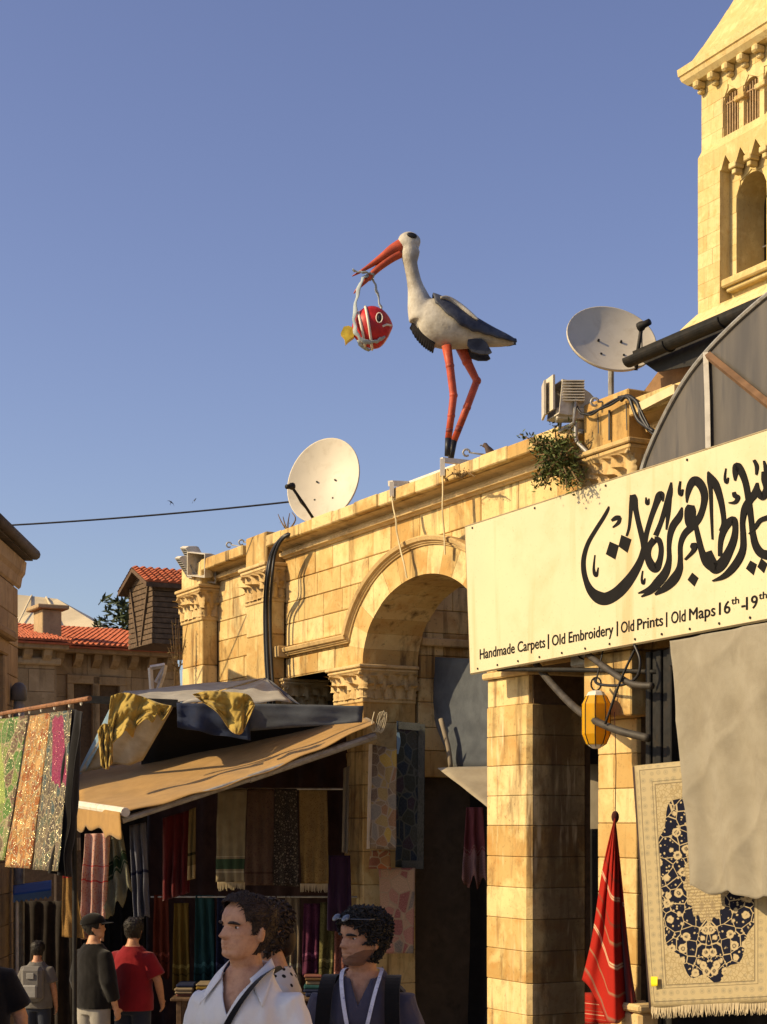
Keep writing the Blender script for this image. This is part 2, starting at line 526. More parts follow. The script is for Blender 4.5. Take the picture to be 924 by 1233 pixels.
# separate stones of the front
zs_top = [3.96, 4.25, 4.53, 4.81, 5.12]
zs_low = [-1.0, -0.68, -0.36, -0.04, 0.3, 0.62, 0.94, 1.26, 1.58, 1.9, 2.2, 2.5, 2.8, 3.09, 3.38, 3.67, 3.96]
ring = ('arch', uc, (AA + OA) / 2 + 0.05, Z_SPR, (AB + OB) / 2 + 0.05, -3)
ashlar(ARC, p1r, p2l, zs_low + zs_top[1:], 0.0, LIME, (0.5, 0.85))
ashlar(ARC, p2r + 0.02, U_END, zs_top, 0.0, LIME, (0.42, 0.75), [ring])
ashlar(ARC, p2r + 0.02, uc, [Z_SPR + 0.01, 3.80, 3.96], 0.0, LIME, (0.45, 0.7), [ring])
ashlar(ARC, uc, U_END, [3.2, Z_SPR, 3.80, 3.96], 0.0, LIME, (0.45, 0.7), [ring, ('rect', uc - 5, pbr, 3.0, Z_SPR)])
# voussoirs of the arch, each with its soffit
NV = 15
for i in range(NV):
    t0, t1 = math.pi - math.pi * i / NV, math.pi - math.pi * (i + 1) / NV
    mb = MB()
    q = []
    sub = 3
    for s_ in range(sub + 1):
        t = t0 + (t1 - t0) * s_ / sub
        q.append((uc + AA * math.cos(t), Z_SPR + AB * math.sin(t)))
    for s_ in range(sub, -1, -1):
        t = t0 + (t1 - t0) * s_ / sub
        q.append((uc + OA * math.cos(t), Z_SPR + OB * math.sin(t)))
    cxm = sum(a for a, b in q) / len(q); czm = sum(b for a, b in q) / len(q)
    q = [(a + (cxm - a) * 0.008, b + (czm - b) * 0.008) for a, b in q]
    mb.prism(q, -0.022 - rnd(0, 0.006), PD + rnd(0, 0.01))
    mb.build('voussoir', LIME, ARC)
# hood mould: runs level from the pilaster, then round the arch
path = []
zh = 3.83
ue = uc - OA * math.sqrt(1 - ((zh - Z_SPR) / OB) ** 2)
us = p2r + 0.0
for i in range(7): path.append((us + (ue - us) * i / 6, zh, 0, 1))
ts = math.pi - math.asin((zh - Z_SPR) / OB)
for i in range(1, 60):
    t = ts + (0.02 - ts) * i / 59
    nn = Vector((math.cos(t) / OA, math.sin(t) / OB)).normalized()
    path.append((uc + OA * math.cos(t), Z_SPR + OB * math.sin(t), nn.x, nn.y))
prof = [(0.0, 0.005), (0.0, 0.045), (0.012, 0.05), (0.022, 0.07), (0.034, 0.066), (0.046, 0.10), (0.085, 0.115), (0.10, 0.10), (0.104, 0.005)]
mb = MB()
mb.loft([[Vector((x + nx * r, -o, z + nz * r)) for r, o in prof] for x, z, nx, nz in path], True)
mb.build('hood_moulding', LIME_CARVE, ARC)
mb = MB()
mb.bbox((us - 0.03, -0.16, zh - 0.02), (us + 0.14, 0.0, zh + 0.13), 0.01)
mb.build('moulding_stop', LIME_CARVE, ARC)
# string course under the cornice and the cornice itself
def cornice(ua, ub):
    mb = MB()
    pr = [(0.0, 5.11), (0.03, 5.11), (0.05, 5.13), (0.09, 5.135), (0.10, 5.165), (0.09, 5.18), (0.05, 5.185), (0.05, 5.215), (0.12, 5.235), (0.20, 5.25), (0.0, 5.25)]
    mb.prism([(-o, z) for o, z in pr], ua, ub, 'yz')
    mb.build('cornice_moulding', LIME_CARVE, ARC)
    x = ua
    while x < ub - 0.01:
        e = min(x + rnd(0.38, 0.62), ub)
        if ub - e < 0.2: e = ub
        c = MB()
        pf = 0.285 + rnd(-0.008, 0.008)
        c.bbox((x + 0.002, -pf, Z_COPB + rnd(-0.004, 0.004)), (e - 0.002, 0.35, Z_COPE + rnd(-0.012, 0.008)), 0.012)
        c.build('coping_stone', LIME, ARC)
        x = e
cornice(p1r + 0.03, p2l - 0.03)
cornice(p2r + 0.03, p3l - 0.02)
cornice(p3r + 0.02, U_END)
# carved capital
LEAF = None
def leaf_mesh():
    """acanthus leaf: lobed tongue that curls outward at the tip; 1 high, about 0.55 wide, grows along z, curls to -y"""
    mb = MB(); nu, nv = 6, 9
    def fn(a, b):
        s = a * 2 - 1
        lob = 1 + 0.22 * math.cos(b * math.pi * 7)
        w = 0.30 * (1 - 0.55 * b ** 2) * lob
        curl = max(0, b - 0.55) / 0.45
        y = -0.06 - 0.34 * curl ** 2 - 0.07 * math.cos(s * math.pi / 2) * (1 - 0.4 * b) + 0.05 * abs(s) ** 2
        z = b - 0.20 * curl ** 3
        y -= 0.03 * math.cos(s * math.pi * 3)
        return Vector((s * w, y, z))
    mb.grid(fn, nu, nv)
    mb.smooth = True
    mb.sm = [True] * len(mb.f)
    return mb.mesh('acanthus_leaf', LIME_CARVE)
LEAF = leaf_mesh()
def put_leaf(parent, loc, rot, sx, sz, dy=None):
    o = bpy.data.objects.new('acanthus_leaf', LEAF); COL.objects.link(o); o.parent = parent
    o.location = loc; o.rotation_euler = (rnd(-0.12, 0.12), rnd(-0.14, 0.14), rot + rnd(-0.2, 0.2)); f_ = rnd(0.85, 1.18); o.scale = (sx * f_, (dy or sz) * rnd(0.8, 1.35), sz * rnd(0.9, 1.1))
def capital(u0, u1, off, dep, z0, z1, ab=0.09, fl=0.09, name='capital'):
    """bell + abacus on a pilaster/pier from u0..u1, front at off, going dep deep; leaves on front and near return"""
    h = z1 - z0
    c = MB()
    rings = []
    for t, e in ((0, 0.012), (0.05, 0.02), (0.06, 0.0), (0.45, 0.008), (0.72, 0.35 * fl), (0.8, 0.6 * fl)):
        z = z0 + h * t
        rings.append([Vector((u0 - e, -off - e, z)), Vector((u1 + e, -off - e, z)), Vector((u1 + e, -off + dep, z)), Vector((u0 - e, -off + dep, z))])
    c.loft(rings)
    o = c.build(name, LIME_CARVE, ARC)
    a = MB()
    e1, e2 = fl * 0.75, fl
    a.bbox((u0 - e1, -off - e1, z1 - h * 0.2), (u1 + e1, -off + dep, z1 - h * 0.1), 0.012)
    a.bbox((u0 - e2, -off - e2, z1 - h * 0.098), (u1 + e2, -off + dep, z1), 0.01)
    a.build('abacus', LIME_CARVE, o)
    bz = MB(); bz.bbox((u0 - 0.02, -off - 0.02, z0 - 0.035), (u1 + 0.02, -off + dep, z0 + 0.012), 0.01)
    bz.build('necking', LIME_CARVE, o)
    w = u1 - u0
    n = max(3, round(w / 0.15))
    for r_, (zz, lh, sh) in enumerate(((0.04, 0.46, 0.0), (0.30, 0.48, 0.5))):
        for i in range(n + (1 if r_ else 0)):
            x = u0 + w * (i + 0.5 - sh) / n
            if u0 - 0.01 <= x <= u1 + 0.01:
                put_leaf(o, (x, -off - 0.0, z0 + h * zz), 0, w / n * 1.7, h * lh * 1.1, 0.3)
    m_ = max(2, round(min(dep, 0.75) / 0.15))
    for r_, (zz, lh, sh) in enumerate(((0.04, 0.46, 0.0), (0.30, 0.48, 0.5))):
        for i in range(m_):
            y = -off + min(dep, 0.75) * (i + 0.5 + sh * 0.9) / m_
            put_leaf(o, (u1, y, z0 + h * zz), math.pi / 2, min(dep, 0.75) / m_ * 1.7, h * lh * 1.1, 0.3)
    for sx in (u0 - 0.02, u1 + 0.02):      # corner scrolls
        s = MB()
        pts = [Vector((sx, -off - 0.02 - 0.05 * math.cos(t) * (1 - t / 12), z1 - h * 0.30 + 0.05 * math.sin(t) * (1 - t / 12))) for t in [i * 0.6 for i in range(16)]]
        s.tube(pts, 0.018, 6); s.build('scroll', LIME_CARVE, o, smooth=True)
    return o
def pilaster(u0, u1, zlo, ped_top):
    off = 0.24
    z = zlo
    while z < Z_CAP0 - 0.05:
        e = min(z + rnd(0.5, 0.62), Z_CAP0)
        if Z_CAP0 - e < 0.2: e = Z_CAP0
        b = MB(); b.bbox((u0, -off + rnd(-0.004, 0.004), z + 0.003), (u1, 0.0, e - 0.003), 0.012)
        b.build('stone_block', LIME, ARC)
        z = e
    capital(u0, u1, off, 0.26, Z_CAP0, Z_CAP1)
    b = MB(); b.bbox((u0 + 0.02, -off - 0.02, Z_CAP1 + 0.003), (u1 - 0.02, 0.34, ped_top), 0.015)
    b.build('pedestal_block', LIME, ARC)
pilaster(p1l, p1r, -1.6, 5.40)
pilaster(p2l, p2r, -1.6, 5.47)
pilaster(p3l, p3r, 2.6, 5.52)
# piers
def pier(u0, u1, off, dep, zs, name='pier', cham=0.0, mat=None):
    mat = mat or LIME
    for a, b in zip(zs, zs[1:]):
        if cham:
            q = MB()
            j = rnd(-0.004, 0.004)
            pl = [(u0 + cham, -off + j), (u1 - cham, -off + j), (u1, -off + cham), (u1, -off + dep - cham), (u1 - cham, -off + dep), (u0 + cham, -off + dep), (u0, -off + dep - cham), (u0, -off + cham)]
            r = []
            for z, e in ((a + 0.002, 0.006), (a + 0.008, 0), (b - 0.008, 0), (b - 0.002, 0.006)):
                cx_, cy_ = (u0 + u1) / 2, -off + dep / 2
                r.append([Vector((x - math.copysign(e, x - cx_), y - math.copysign(e, y - cy_), z)) for x, y in pl])
            q.loft(r); q.build('stone_block', mat, ARC)
        else:
            split = random.random() < 0.4
            segs = [(u0, u1)] if not split else [(u0, u0 + (u1 - u0) * 0.42), (u0 + (u1 - u0) * 0.42, u1)]
            for sa, sb in segs:
                q = MB(); q.bbox((sa + 0.001, -off + rnd(-0.004, 0.004), a + 0.002), (sb - 0.001, -off + dep, b - 0.002), 0.008)
                q.build('stone_block', LIME, ARC)
PIER_STONE = LIME.copy(); PIER_STONE.name = 'limestone_soot_and_shade'
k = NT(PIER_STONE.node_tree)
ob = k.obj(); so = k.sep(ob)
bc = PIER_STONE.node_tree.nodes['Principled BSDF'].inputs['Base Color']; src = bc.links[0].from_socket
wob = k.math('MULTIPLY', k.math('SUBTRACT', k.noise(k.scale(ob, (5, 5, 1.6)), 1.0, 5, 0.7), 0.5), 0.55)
band = k.math('ADD', k.math('ABSOLUTE', k.math('SUBTRACT', so[1], 0.36)), wob)          # sooty water track down the middle of the return face, also painting in its shade
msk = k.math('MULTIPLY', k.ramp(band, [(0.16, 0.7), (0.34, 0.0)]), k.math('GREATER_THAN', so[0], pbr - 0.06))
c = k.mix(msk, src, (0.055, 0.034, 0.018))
grime_shade = k.ramp(k.noise(ob, 2.2, 6, 0.7, 0.8), [(0.46, 0.0), (0.66, 0.6)])  # dirt blotches kept to the return face, partly its shade put into colour
c = k.mix(k.math('MULTIPLY', grime_shade, k.math('GREATER_THAN', so[0], pbr - 0.05)), c, (0.15, 0.095, 0.05))
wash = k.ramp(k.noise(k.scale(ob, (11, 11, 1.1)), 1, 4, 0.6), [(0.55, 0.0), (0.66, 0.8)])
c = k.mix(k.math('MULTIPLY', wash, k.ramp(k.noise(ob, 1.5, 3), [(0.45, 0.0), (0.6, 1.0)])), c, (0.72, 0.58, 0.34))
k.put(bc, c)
zp = [-1.3, -0.9, -0.6, -0.29, 0.03, 0.35, 0.67, 0.987, 1.30, 1.616, 1.92, 2.228, 2.53, 2.84]
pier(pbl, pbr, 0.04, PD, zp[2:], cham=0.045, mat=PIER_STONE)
pier(pbl + 0.02, pbr - 0.04, 0.02, PD - 0.03, [2.84, 3.13], cham=0.0)
q = MB(); q.bbox((pbl - 0.02, -0.07, 3.132), (pbr + 0.0, PD, 3.20), 0.015); q.build('impost', LIME_CARVE, ARC)
pier(pbl + 0.01, pbr - 0.02, 0.03, PD - 0.03, [3.203, Z_SPR - 0.003])
q = MB(); q.bbox((pbl - 0.035, -0.085, -1.6), (pbr + 0.045, PD + 0.03, -0.62), 0.03); q.build('pier_base', LIME, ARC)
q = MB(); q.bbox((pbl - 0.02, -0.065, -0.617), (pbr + 0.03, PD + 0.02, -0.50), 0.03); q.build('base_moulding', LIME, ARC)
pier(pcl, pcr, 0.02, 0.7, [-1.3, -0.95, -0.6, -0.29, 0.03, 0.35, 0.68, 1.0, 1.32, 1.64, 1.96, 2.28, 2.6, 2.9, 3.197])
pier(pal, par, 0.02, PD, [-1.6, -1.1, -0.7, -0.3, 0.1, 0.5, 0.9, 1.3, 1.7, 2.1, 2.5, 2.85, 3.118])
capital(pal, par, 0.02, 0.72, 3.12, Z_SPR - 0.003, fl=0.10)
# small capital and jamb of the flat-headed opening beside the pilaster
capital(p2r - 0.06, p2r + 0.12, 0.03, 0.6, 3.14, Z_SPR - 0.003, fl=0.06)
pier(p2r - 0.05, p2r + 0.11, 0.02, 0.6, [-1.6, -0.9, -0.3, 0.3, 0.9, 1.5, 2.1, 2.7, 3.10])
q = MB(); q.bbox((p2r + 0.10, -0.002, Z_SPR - 0.0), (pal + 0.1, PD, Z_SPR + 0.008), 0.002); q.build('lintel_soffit', LIME, ARC)
# rooms behind
q = MB()
ul = p1l - 0.3
q.b2((ul, 5.0, -2.2), (U_END, 5.2, 5.2))
q.b2((ul - 0.2, 0.0, -2.2), (ul, 5.2, 5.2))
q.b2((U_END, 0.0, -2.2), (U_END + 0.2, 5.2, 5.2))
q.b2((p2r + 0.3, PD + 0.05, -2.2), (p2r + 0.45, 5.0, 5.2))
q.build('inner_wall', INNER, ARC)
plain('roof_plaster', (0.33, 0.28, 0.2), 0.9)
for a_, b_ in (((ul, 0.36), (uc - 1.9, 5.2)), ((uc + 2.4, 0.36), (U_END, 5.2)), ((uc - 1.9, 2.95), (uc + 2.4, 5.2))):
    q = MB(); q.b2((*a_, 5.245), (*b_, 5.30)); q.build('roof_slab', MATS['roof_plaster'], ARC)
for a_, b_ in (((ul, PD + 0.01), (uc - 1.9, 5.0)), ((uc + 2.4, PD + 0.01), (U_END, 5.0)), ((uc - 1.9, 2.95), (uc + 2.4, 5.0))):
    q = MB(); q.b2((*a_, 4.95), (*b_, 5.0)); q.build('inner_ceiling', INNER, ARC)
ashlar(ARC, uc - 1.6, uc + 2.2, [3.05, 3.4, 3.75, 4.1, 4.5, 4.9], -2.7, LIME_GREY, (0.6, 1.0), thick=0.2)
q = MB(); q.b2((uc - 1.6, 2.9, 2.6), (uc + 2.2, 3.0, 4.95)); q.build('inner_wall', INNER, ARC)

# inner cross wall seen through the arch: courses of stones facing along the arcade
uw = par - 0.02
zz_ = 2.2
row = 0
while zz_ < 4.9:
    h_ = rnd(0.27, 0.33); y = PD + 0.03 - (0.25 if row % 2 else 0)
    while y < 3.6:
        L_ = rnd(0.5, 0.8); a_ = max(y, PD + 0.03)
        if y + L_ - a_ > 0.1:
            q = MB(); q.bbox((uw - 0.14, a_ + 0.003, zz_ + 0.003), (uw + rnd(-0.004, 0.004), y + L_ - 0.003, zz_ + h_ - 0.003), 0.008); q.build('stone_block', LIME, ARC)
        y += L_
    zz_ += h_; row += 1
q = MB(); q.bbox((uw - 0.12, PD + 0.04, 3.80), (uw + 0.07, 3.6, 3.90), 0.015); q.build('inner_string_course', LIME_CARVE, ARC)
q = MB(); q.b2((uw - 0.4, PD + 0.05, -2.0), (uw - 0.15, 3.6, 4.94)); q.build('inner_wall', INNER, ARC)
# ------------------------------------------------------------------ bell tower
TB = W(843, 990, 45); TB.z = 0
def T(px, py, off=0.0): return FAC(px, py, off, TB)
TOW = thing('bell_tower', 'tall pale yellow stone bell tower with arched belfry windows and a stone spire', 'tower', TB, FROT)
TW = 7.6
tul = T(840.5, 300)[0]
ubl = T(844.8, 150, -0.25)[0]
tur = tul + TW
z_set0 = T(838, 193)[1]; z_set1 = T(844, 184, -0.25)[1]
z_eave = T(843, 113, -0.25)[1]
rec_l = T(867, 280)[0]
z_rec0 = T(868, 365)[1]
z_zig = T(866, 206)[1]
# main shaft: left pier, corbel-table band, recessed panel
fh = [('rect', rec_l, tur - (rec_l - tul), z_rec0, z_zig + 0.5)]
core = MB()
slab(core, tul + 0.02, tur - 0.02, 0, z_set0 - 0.01, -0.04, -0.5, fh)
core.b2((tul + 0.02, 0.45, 0), (tul + 0.5, TW, z_set0 - 0.01))
core.build('shaft_core', LIME_PALE, TOW)
cz0 = T(843, 385)[1]
zz = [cz0 - 2.0 + i * 0.42 for i in range(60)]
zz = [z for z in zz if z < z_set0 - 0.2] + [z_set0]
ashlar(TOW, tul, rec_l, zz, 0.0, LIME_PALE, (0.5, 0.95), thick=0.2, jit=0.003, gap=0.0012, ch=0.005)
ashlar(TOW, rec_l, tul + 4.6, [z for z in zz if z <= z_rec0 + 0.1] + [z_rec0], 0.0, LIME_PALE, (0.6, 1.1), thick=0.2, jit=0.003, gap=0.0012, ch=0.005)
per = 0.60
nz = 11
# zigzag corbel table
pts = [(rec_l, z_set0)]
for i in range(nz):
    a = rec_l + i * per
    if i == 0: pts += [(a, z_zig)]
    pts += [(a + 0.05, z_zig), (a + 0.22, z_zig + 0.34), (a + 0.42, z_zig + 0.06), (a + per, z_zig + 0.06)]
pts.append((rec_l + nz * per, z_set0))
mb = MB()
for a, b in zip(pts[1:-1], pts[2:-1]):
    if b[0] - a[0] > 1e-3: mb.prism([(a[0], a[1]), (b[0], b[1]), (b[0], z_set0 - 0.002), (a[0], z_set0 - 0.002)], 0.0, 0.32)
mb.build('corbel_table', LIME_PALE, TOW)
for i in range(nz - 1):
    a = rec_l + i * per + 0.48
    mb = MB(); mb.bbox((a - 0.12, -0.02, z_zig - 0.10), (a + 0.16, 0.3, z_zig + 0.057), 0.02); mb.bbox((a - 0.06, 0.04, z_zig - 0.24), (a + 0.10, 0.3, z_zig - 0.103), 0.02)
    mb.build('corbel', LIME_PALE, TOW)
# recessed panel with twin arched window
wl_, wr_ = T(887, 300, -0.35)[0], T(925, 300, -0.35)[0]
hw = (wr_ - wl_) / 2 * 0.95
wz0 = T(887, 333, -0.35)[1]; wzs = T(887, 243, -0.35)[1]; wzt = T(905, 217, -0.35)[1]
win = [('arch', wl_ + hw, hw, wzs, hw * 1.0, wz0), ('arch', wl_ + hw * 3 + 0.45, hw, wzs, hw * 1.0, wz0)]
panel = MB()
slab(panel, rec_l - 0.1, tul + 5.4, z_rec0 - 0.1, z_zig + 0.6, -0.38, -1.3, win)
panel.build('recessed_panel', LIME_PALE, TOW)
ashlar(TOW, rec_l, tul + 4.9, [z_rec0] + [z for z in zz if z_rec0 + 0.1 < z < z_zig + 0.5], -0.35, LIME_PALE, (0.6, 1.0), win, thick=0.06, jit=0.002, gap=0.0012, ch=0.005)
mb = MB(); mb.bbox((rec_l + 0.02, 0.0, wz0 - 0.30), (tul + 5.2, 0.5, wz0 - 0.08), 0.04); mb.bbox((rec_l + 0.10, 0.12, wz0 - 0.42), (tul + 5.2, 0.5, wz0 - 0.30), 0.03)
mb.build('window_sill', LIME_PALE, TOW)
uc2 = wl_ + 2 * hw + 0.225
mb = MB()
for r0, r1, z0, z1 in ((0.17, 0.15, wz0, wz0 + 0.2), (0.12, 0.12, wz0 + 0.2, wzs - 0.3), (0.13, 0.24, wzs - 0.3, wzs - 0.12), (0.27, 0.27, wzs - 0.12, wzs)):
    mb.tube([(uc2, 0.75, z0), (uc2, 0.75, z1)], [r0, r1], 10)
mb.build('window_column', LIME_PALE, TOW)
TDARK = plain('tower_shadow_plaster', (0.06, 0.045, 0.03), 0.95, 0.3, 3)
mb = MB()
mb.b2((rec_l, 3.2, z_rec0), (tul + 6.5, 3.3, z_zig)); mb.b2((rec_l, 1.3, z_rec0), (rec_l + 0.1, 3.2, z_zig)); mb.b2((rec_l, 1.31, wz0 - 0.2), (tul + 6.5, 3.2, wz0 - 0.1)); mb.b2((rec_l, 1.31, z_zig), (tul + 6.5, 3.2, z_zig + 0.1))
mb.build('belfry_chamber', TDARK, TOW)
rail = MB()
for i in range(9):
    x = wl_ + 0.45 + i * 0.13
    rail.tube([(x, 1.25, wz0 - 0.05), (x, 1.25, wz0 + 0.95)], 0.016, 5)
rail.tube([(wl_, 1.25, wz0 + 0.93), (wr_ + 1.0, 1.25, wz0 + 0.93)], 0.02, 5); rail.tube([(wl_, 1.25, wz0 + 0.1), (wr_ + 1.0, 1.25, wz0 + 0.1)], 0.02, 5)
rail.build('railing', METAL_WHITE, TOW)
# set-off
mb = MB()
mb.loft([[Vector((tul, 0.0, z_set0)), Vector((tur, 0.0, z_set0)), Vector((tur, TW, z_set0)), Vector((tul, TW, z_set0))], [Vector((ubl, 0.25, z_set1)), Vector((tur, 0.25, z_set1)), Vector((tur, TW, z_set1)), Vector((ubl, TW, z_set1))]])
mb.build('weathering', LIME_PALE, TOW)
# belfry
bw = T(889, 140, -0.25)[0] - T(870.5, 140, -0.25)[0]
bl = T(870.5, 140, -0.25)[0]
bper = T(894.5, 130, -0.25)[0] - bl
bz0 = T(870, 168, -0.25)[1]; bzt = T(879, 107, -0.25)[1]
bzs = bzt - bw / 2
bh = [('arch', bl + bw / 2 + i * bper, bw / 2, bzs, bw / 2, bz0) for i in range(4)]
mb = MB()
slab(mb, ubl, ubl + 6.6, z_set1 - 0.4, z_eave + 0.5, -0.28, -0.85, bh)
mb.b2((ubl, 0.86, z_set1 - 0.4), (ubl + 0.4, TW - 0.5, z_eave + 0.5))
mb.build('belfry_core', LIME_PALE, TOW)
zb = [z_set1 - 0.05 + i * 0.40 for i in range(7)]
zb = [z for z in zb if z < z_eave + 0.1] + [z_eave + 0.4]
ashlar(TOW, ubl, ubl + 6.0, zb, -0.25, LIME_PALE, (0.5, 0.95), bh + [('rect', bl, bl + 4 * bper, bz0, bzs)], thick=0.05, jit=0.002, gap=0.0012, ch=0.005)
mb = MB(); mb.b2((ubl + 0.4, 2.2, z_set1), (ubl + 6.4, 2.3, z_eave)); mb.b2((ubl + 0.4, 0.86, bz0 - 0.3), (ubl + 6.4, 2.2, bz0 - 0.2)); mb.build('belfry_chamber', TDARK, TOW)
mb = MB(); mb.bbox((bl - 0.1, 0.12, bz0 - 0.22), (ubl + 6.2, 0.6, bz0 - 0.02), 0.03); mb.build('belfry_sill', LIME_PALE, TOW)
for i in range(4):
    x0 = bl + i * bper
    mb = MB()
    for j in range(6):
        x = x0 + bw * (j + 0.5) / 6
        mb.tube([(x, 0.38, bz0 - 0.02), (x, 0.38, bzt - 0.05)], 0.02, 5)
    mb.tube([(x0, 0.36, bz0 + 0.95), (x0 + bw, 0.36, bz0 + 0.95)], 0.02, 5)
    mb.build('window_bars', plain('rusty_bars', (0.45, 0.30, 0.16), 0.6, 0.3) if i == 0 else MATS['rusty_bars'], TOW)
    xc = x0 + (bw + bper) / 2
    mb = MB()
    for r0, r1, z0, z1 in ((0.16, 0.14, bz0, bz0 + 0.14), (0.115, 0.11, bz0 + 0.14, bzs - 0.28), (0.11, 0.19, bzs - 0.28, bzs - 0.14)):
        mb.tube([(xc, 0.42, z0), (xc, 0.42, z1)], [r0, r1], 12)
    mb.bbox((xc - 0.2, 0.18, bzs - 0.14), (xc + 0.2, 0.8, bzs + 0.0), 0.02)
    mb.build('belfry_column', LIME, TOW)
# corbelled cornice, spire
for i in range(12):
    x = ubl + 0.1 + i * 0.60
    mb = MB()
    mb.bbox((x - 0.11, -0.08, z_eave + 0.03), (x + 0.11, 0.26, z_eave + 0.24), 0.05)
    mb.bbox((x - 0.085, 0.08, z_eave - 0.09), (x + 0.085, 0.26, z_eave + 0.028), 0.03)
    mb.build('corbel', LIME_PALE, TOW)
def frame4(e, z): return [Vector((ubl - e, 0.25 - e, z)), Vector((ubl + 6.6 + e, 0.25 - e, z)), Vector((ubl + 6.6 + e, 0.25 + 6.6 + e, z)), Vector((ubl - e, 0.25 + 6.6 + e, z))]
mb = MB()
mb.loft([frame4(*q) for q in ((0.26, z_eave + 0.24), (0.30, z_eave + 0.28), (0.38, z_eave + 0.36), (0.42, z_eave + 0.46), (0.40, z_eave + 0.48), (0.45, z_eave + 0.51), (0.47, z_eave + 0.70), (0.30, z_eave + 0.72), (0.30, z_eave + 0.78))])
mb.build('eaves_cornice', LIME_PALE, TOW)
mb = MB()
NSP = 17
ax, ay = ubl + 3.3, 0.25 + 3.3
z0s, hs_ = z_eave + 0.78, 7.9
for i in range(NSP):
    ta, tb = i / NSP, (i + 1) / NSP
    e0, e1 = 3.3 * (1 - ta) + 0.25 * (1 - ta) ** 6, 3.3 * (1 - tb) + 0.25 * (1 - tb) ** 6
    rr = [[Vector((ax + sx * e, ay + sy * e, z)) for sx, sy in ((-1, -1), (1, -1), (1, 1), (-1, 1))] for e, z in ((e0, z0s + hs_ * ta), (e1 + 0.012, z0s + hs_ * tb - 0.01), (e1 + 0.0, z0s + hs_ * tb))]
    q = MB(); q.loft(rr); q.build('spire_course', LIME_PALE, TOW)
# plinth of the tower shaft, low
mb = MB()
zpl = T(843, 378)[1]
mb.loft([[Vector((tul - e, -e, z)), Vector((tur + e, -e, z)), Vector((tur + e, TW, z)), Vector((tul - e, TW, z))] for e, z in ((0.34, 0), (0.34, zpl - 0.38), (0.02, zpl))])
mb.build('plinth', LIME_PALE, TOW)

# ------------------------------------------------------------------ planes for the houses across the square (front faces towards +UX)
MX = -NX
def PL(px, py, base, off=0.0):
    r = Vector(((px - CX) / F, 1, 0))
    b = Vector((base.x, base.y, 0))
    t = (off + b.dot(UX)) / r.dot(UX)
    p_ = r * t
    return (p_ - b).dot(MX), EYE + (HZ - py) / F * t
HROT = math.atan2(MX.y, MX.x)
TILE = plain('red_roof_tile', (0.40, 0.105, 0.045), 0.85, 0.35, 6, dirt=(0.17, 0.07, 0.04), dsc=4)
def tiled(parent, A, B, C, D, rows, cols, name='tile_course'):
    """A,B eave left/right, C,D ridge left/right: rows of overlapping tiles, one part per row"""
    n = (B - A).cross(C - A).normalized()
    if n.z < 0: n = -n
    for r in range(rows):
        mb = MB()
        for c in range(cols):
            for (t0, t1, s0, s1) in ((r / rows, (r + 1.08) / rows, c / cols, (c + 0.96) / cols),):
                t1 = min(t1, 1.0)
                def P(s_, t_): return (A.lerp(B, s_)).lerp(C.lerp(D, s_), t_)
                j = rnd(0, 0.02)
                m_ = (s0 + s1) / 2
                lo = 0.045 + j * 0.7; hi = 0.018
                mb.add([P(s0, t0) + n * (lo - 0.03), P(m_, t0) + n * (lo + 0.03), P(s1, t0) + n * (lo - 0.03), P(s0, t1) + n * (hi - 0.015), P(m_, t1) + n * (hi + 0.03), P(s1, t1) + n * (hi - 0.015),
                        P(s0, t0), P(s1, t0)],
                       [(0, 1, 4, 3), (1, 2, 5, 4), (6, 7, 2, 1, 0)])
        mb.build(name, TILE, parent)
# red roofed house
HB = W(18, 990, 36); HB.z = 0
HOU = thing('stone_house', 'brown stone house with a red tiled roof, bracketed eaves and a chimney', 'house', HB, HROT)
def H(px, py, off=0.0): return PL(px, py, HB, off)
xl, xm, xr = H(-30, 800)[0], H(66, 800)[0], H(212, 800, -1.2)[0]
zeL = H(40, 772, 0.3)[1]; zeR = H(150, 781, -0.9)[1]
zridge = H(60, 749, -5.0)[1]
zw0 = -3.0
body = MB(); body.b2((xl, 0.06, zw0), (xm, 6, zeL - 0.15)); body.b2((xm, 1.26, zw0), (xr, 6, zeR - 0.15)); body.build('wall_core', MORTAR, HOU)
zc = [1.0 + 0.5 * i for i in range(12)]
zcL = [z for z in zc if z < zeL - 0.25] + [zeL - 0.15]; zcR = [z for z in zc if z < zeR - 0.25] + [zeR - 0.15]
w1 = [H(88, 823, -1.2), H(111, 837, -1.2)]; w2 = [H(119, 825, -1.2), H(143, 838, -1.2)]
wh = [('rect', w1[0][0], w1[1][0], 1.3, w1[0][1]), ('rect', w2[0][0], w2[1][0], 1.3, w2[0][1])]
ashlar(HOU, xl, xm, zcL, 0.0, LIME_GREY, (0.7, 1.2), thick=0.06)
ashlar(HOU, xm, xr, zcR, -1.2, LIME_GREY, (0.7, 1.2), wh, thick=0.06)
q = MB(); q.b2((xm, 0.03, zw0), (xm + 0.05, 1.26, zeL - 0.15)); q.build('return_wall', LIME_GREY, HOU)
for a, b in ((w1[0], w1[1]), (w2[0], w2[1])):
    f = MB()
    for (x0, x1, z0, z1) in ((a[0] - 0.16, b[0] + 0.16, a[1], a[1] + 0.2), (a[0] - 0.16, a[0], 1.3, a[1] - 0.002), (b[0], b[0] + 0.16, 1.3, a[1] - 0.002)):
        f.bbox((x0, 1.12, z0), (x1, 1.28, z1), 0.015)
    fo = f.build('window', LIME_GREY, HOU)
    pn = MB(); pn.b2((a[0], 1.30, 1.3), (b[0], 1.33, a[1])); pn.build('pane', plain('grey_shutter', (0.20, 0.17, 0.12), 0.6) if 'grey_shutter' not in MATS else MATS['grey_shutter'], fo)
q = MB(); q.bbox((xl, -0.12, H(40, 797)[1] - 0.06), (xm + 0.12, 0.05, H(40, 797)[1] + 0.10), 0.03); q.build('string_course', LIME_GREY, HOU)
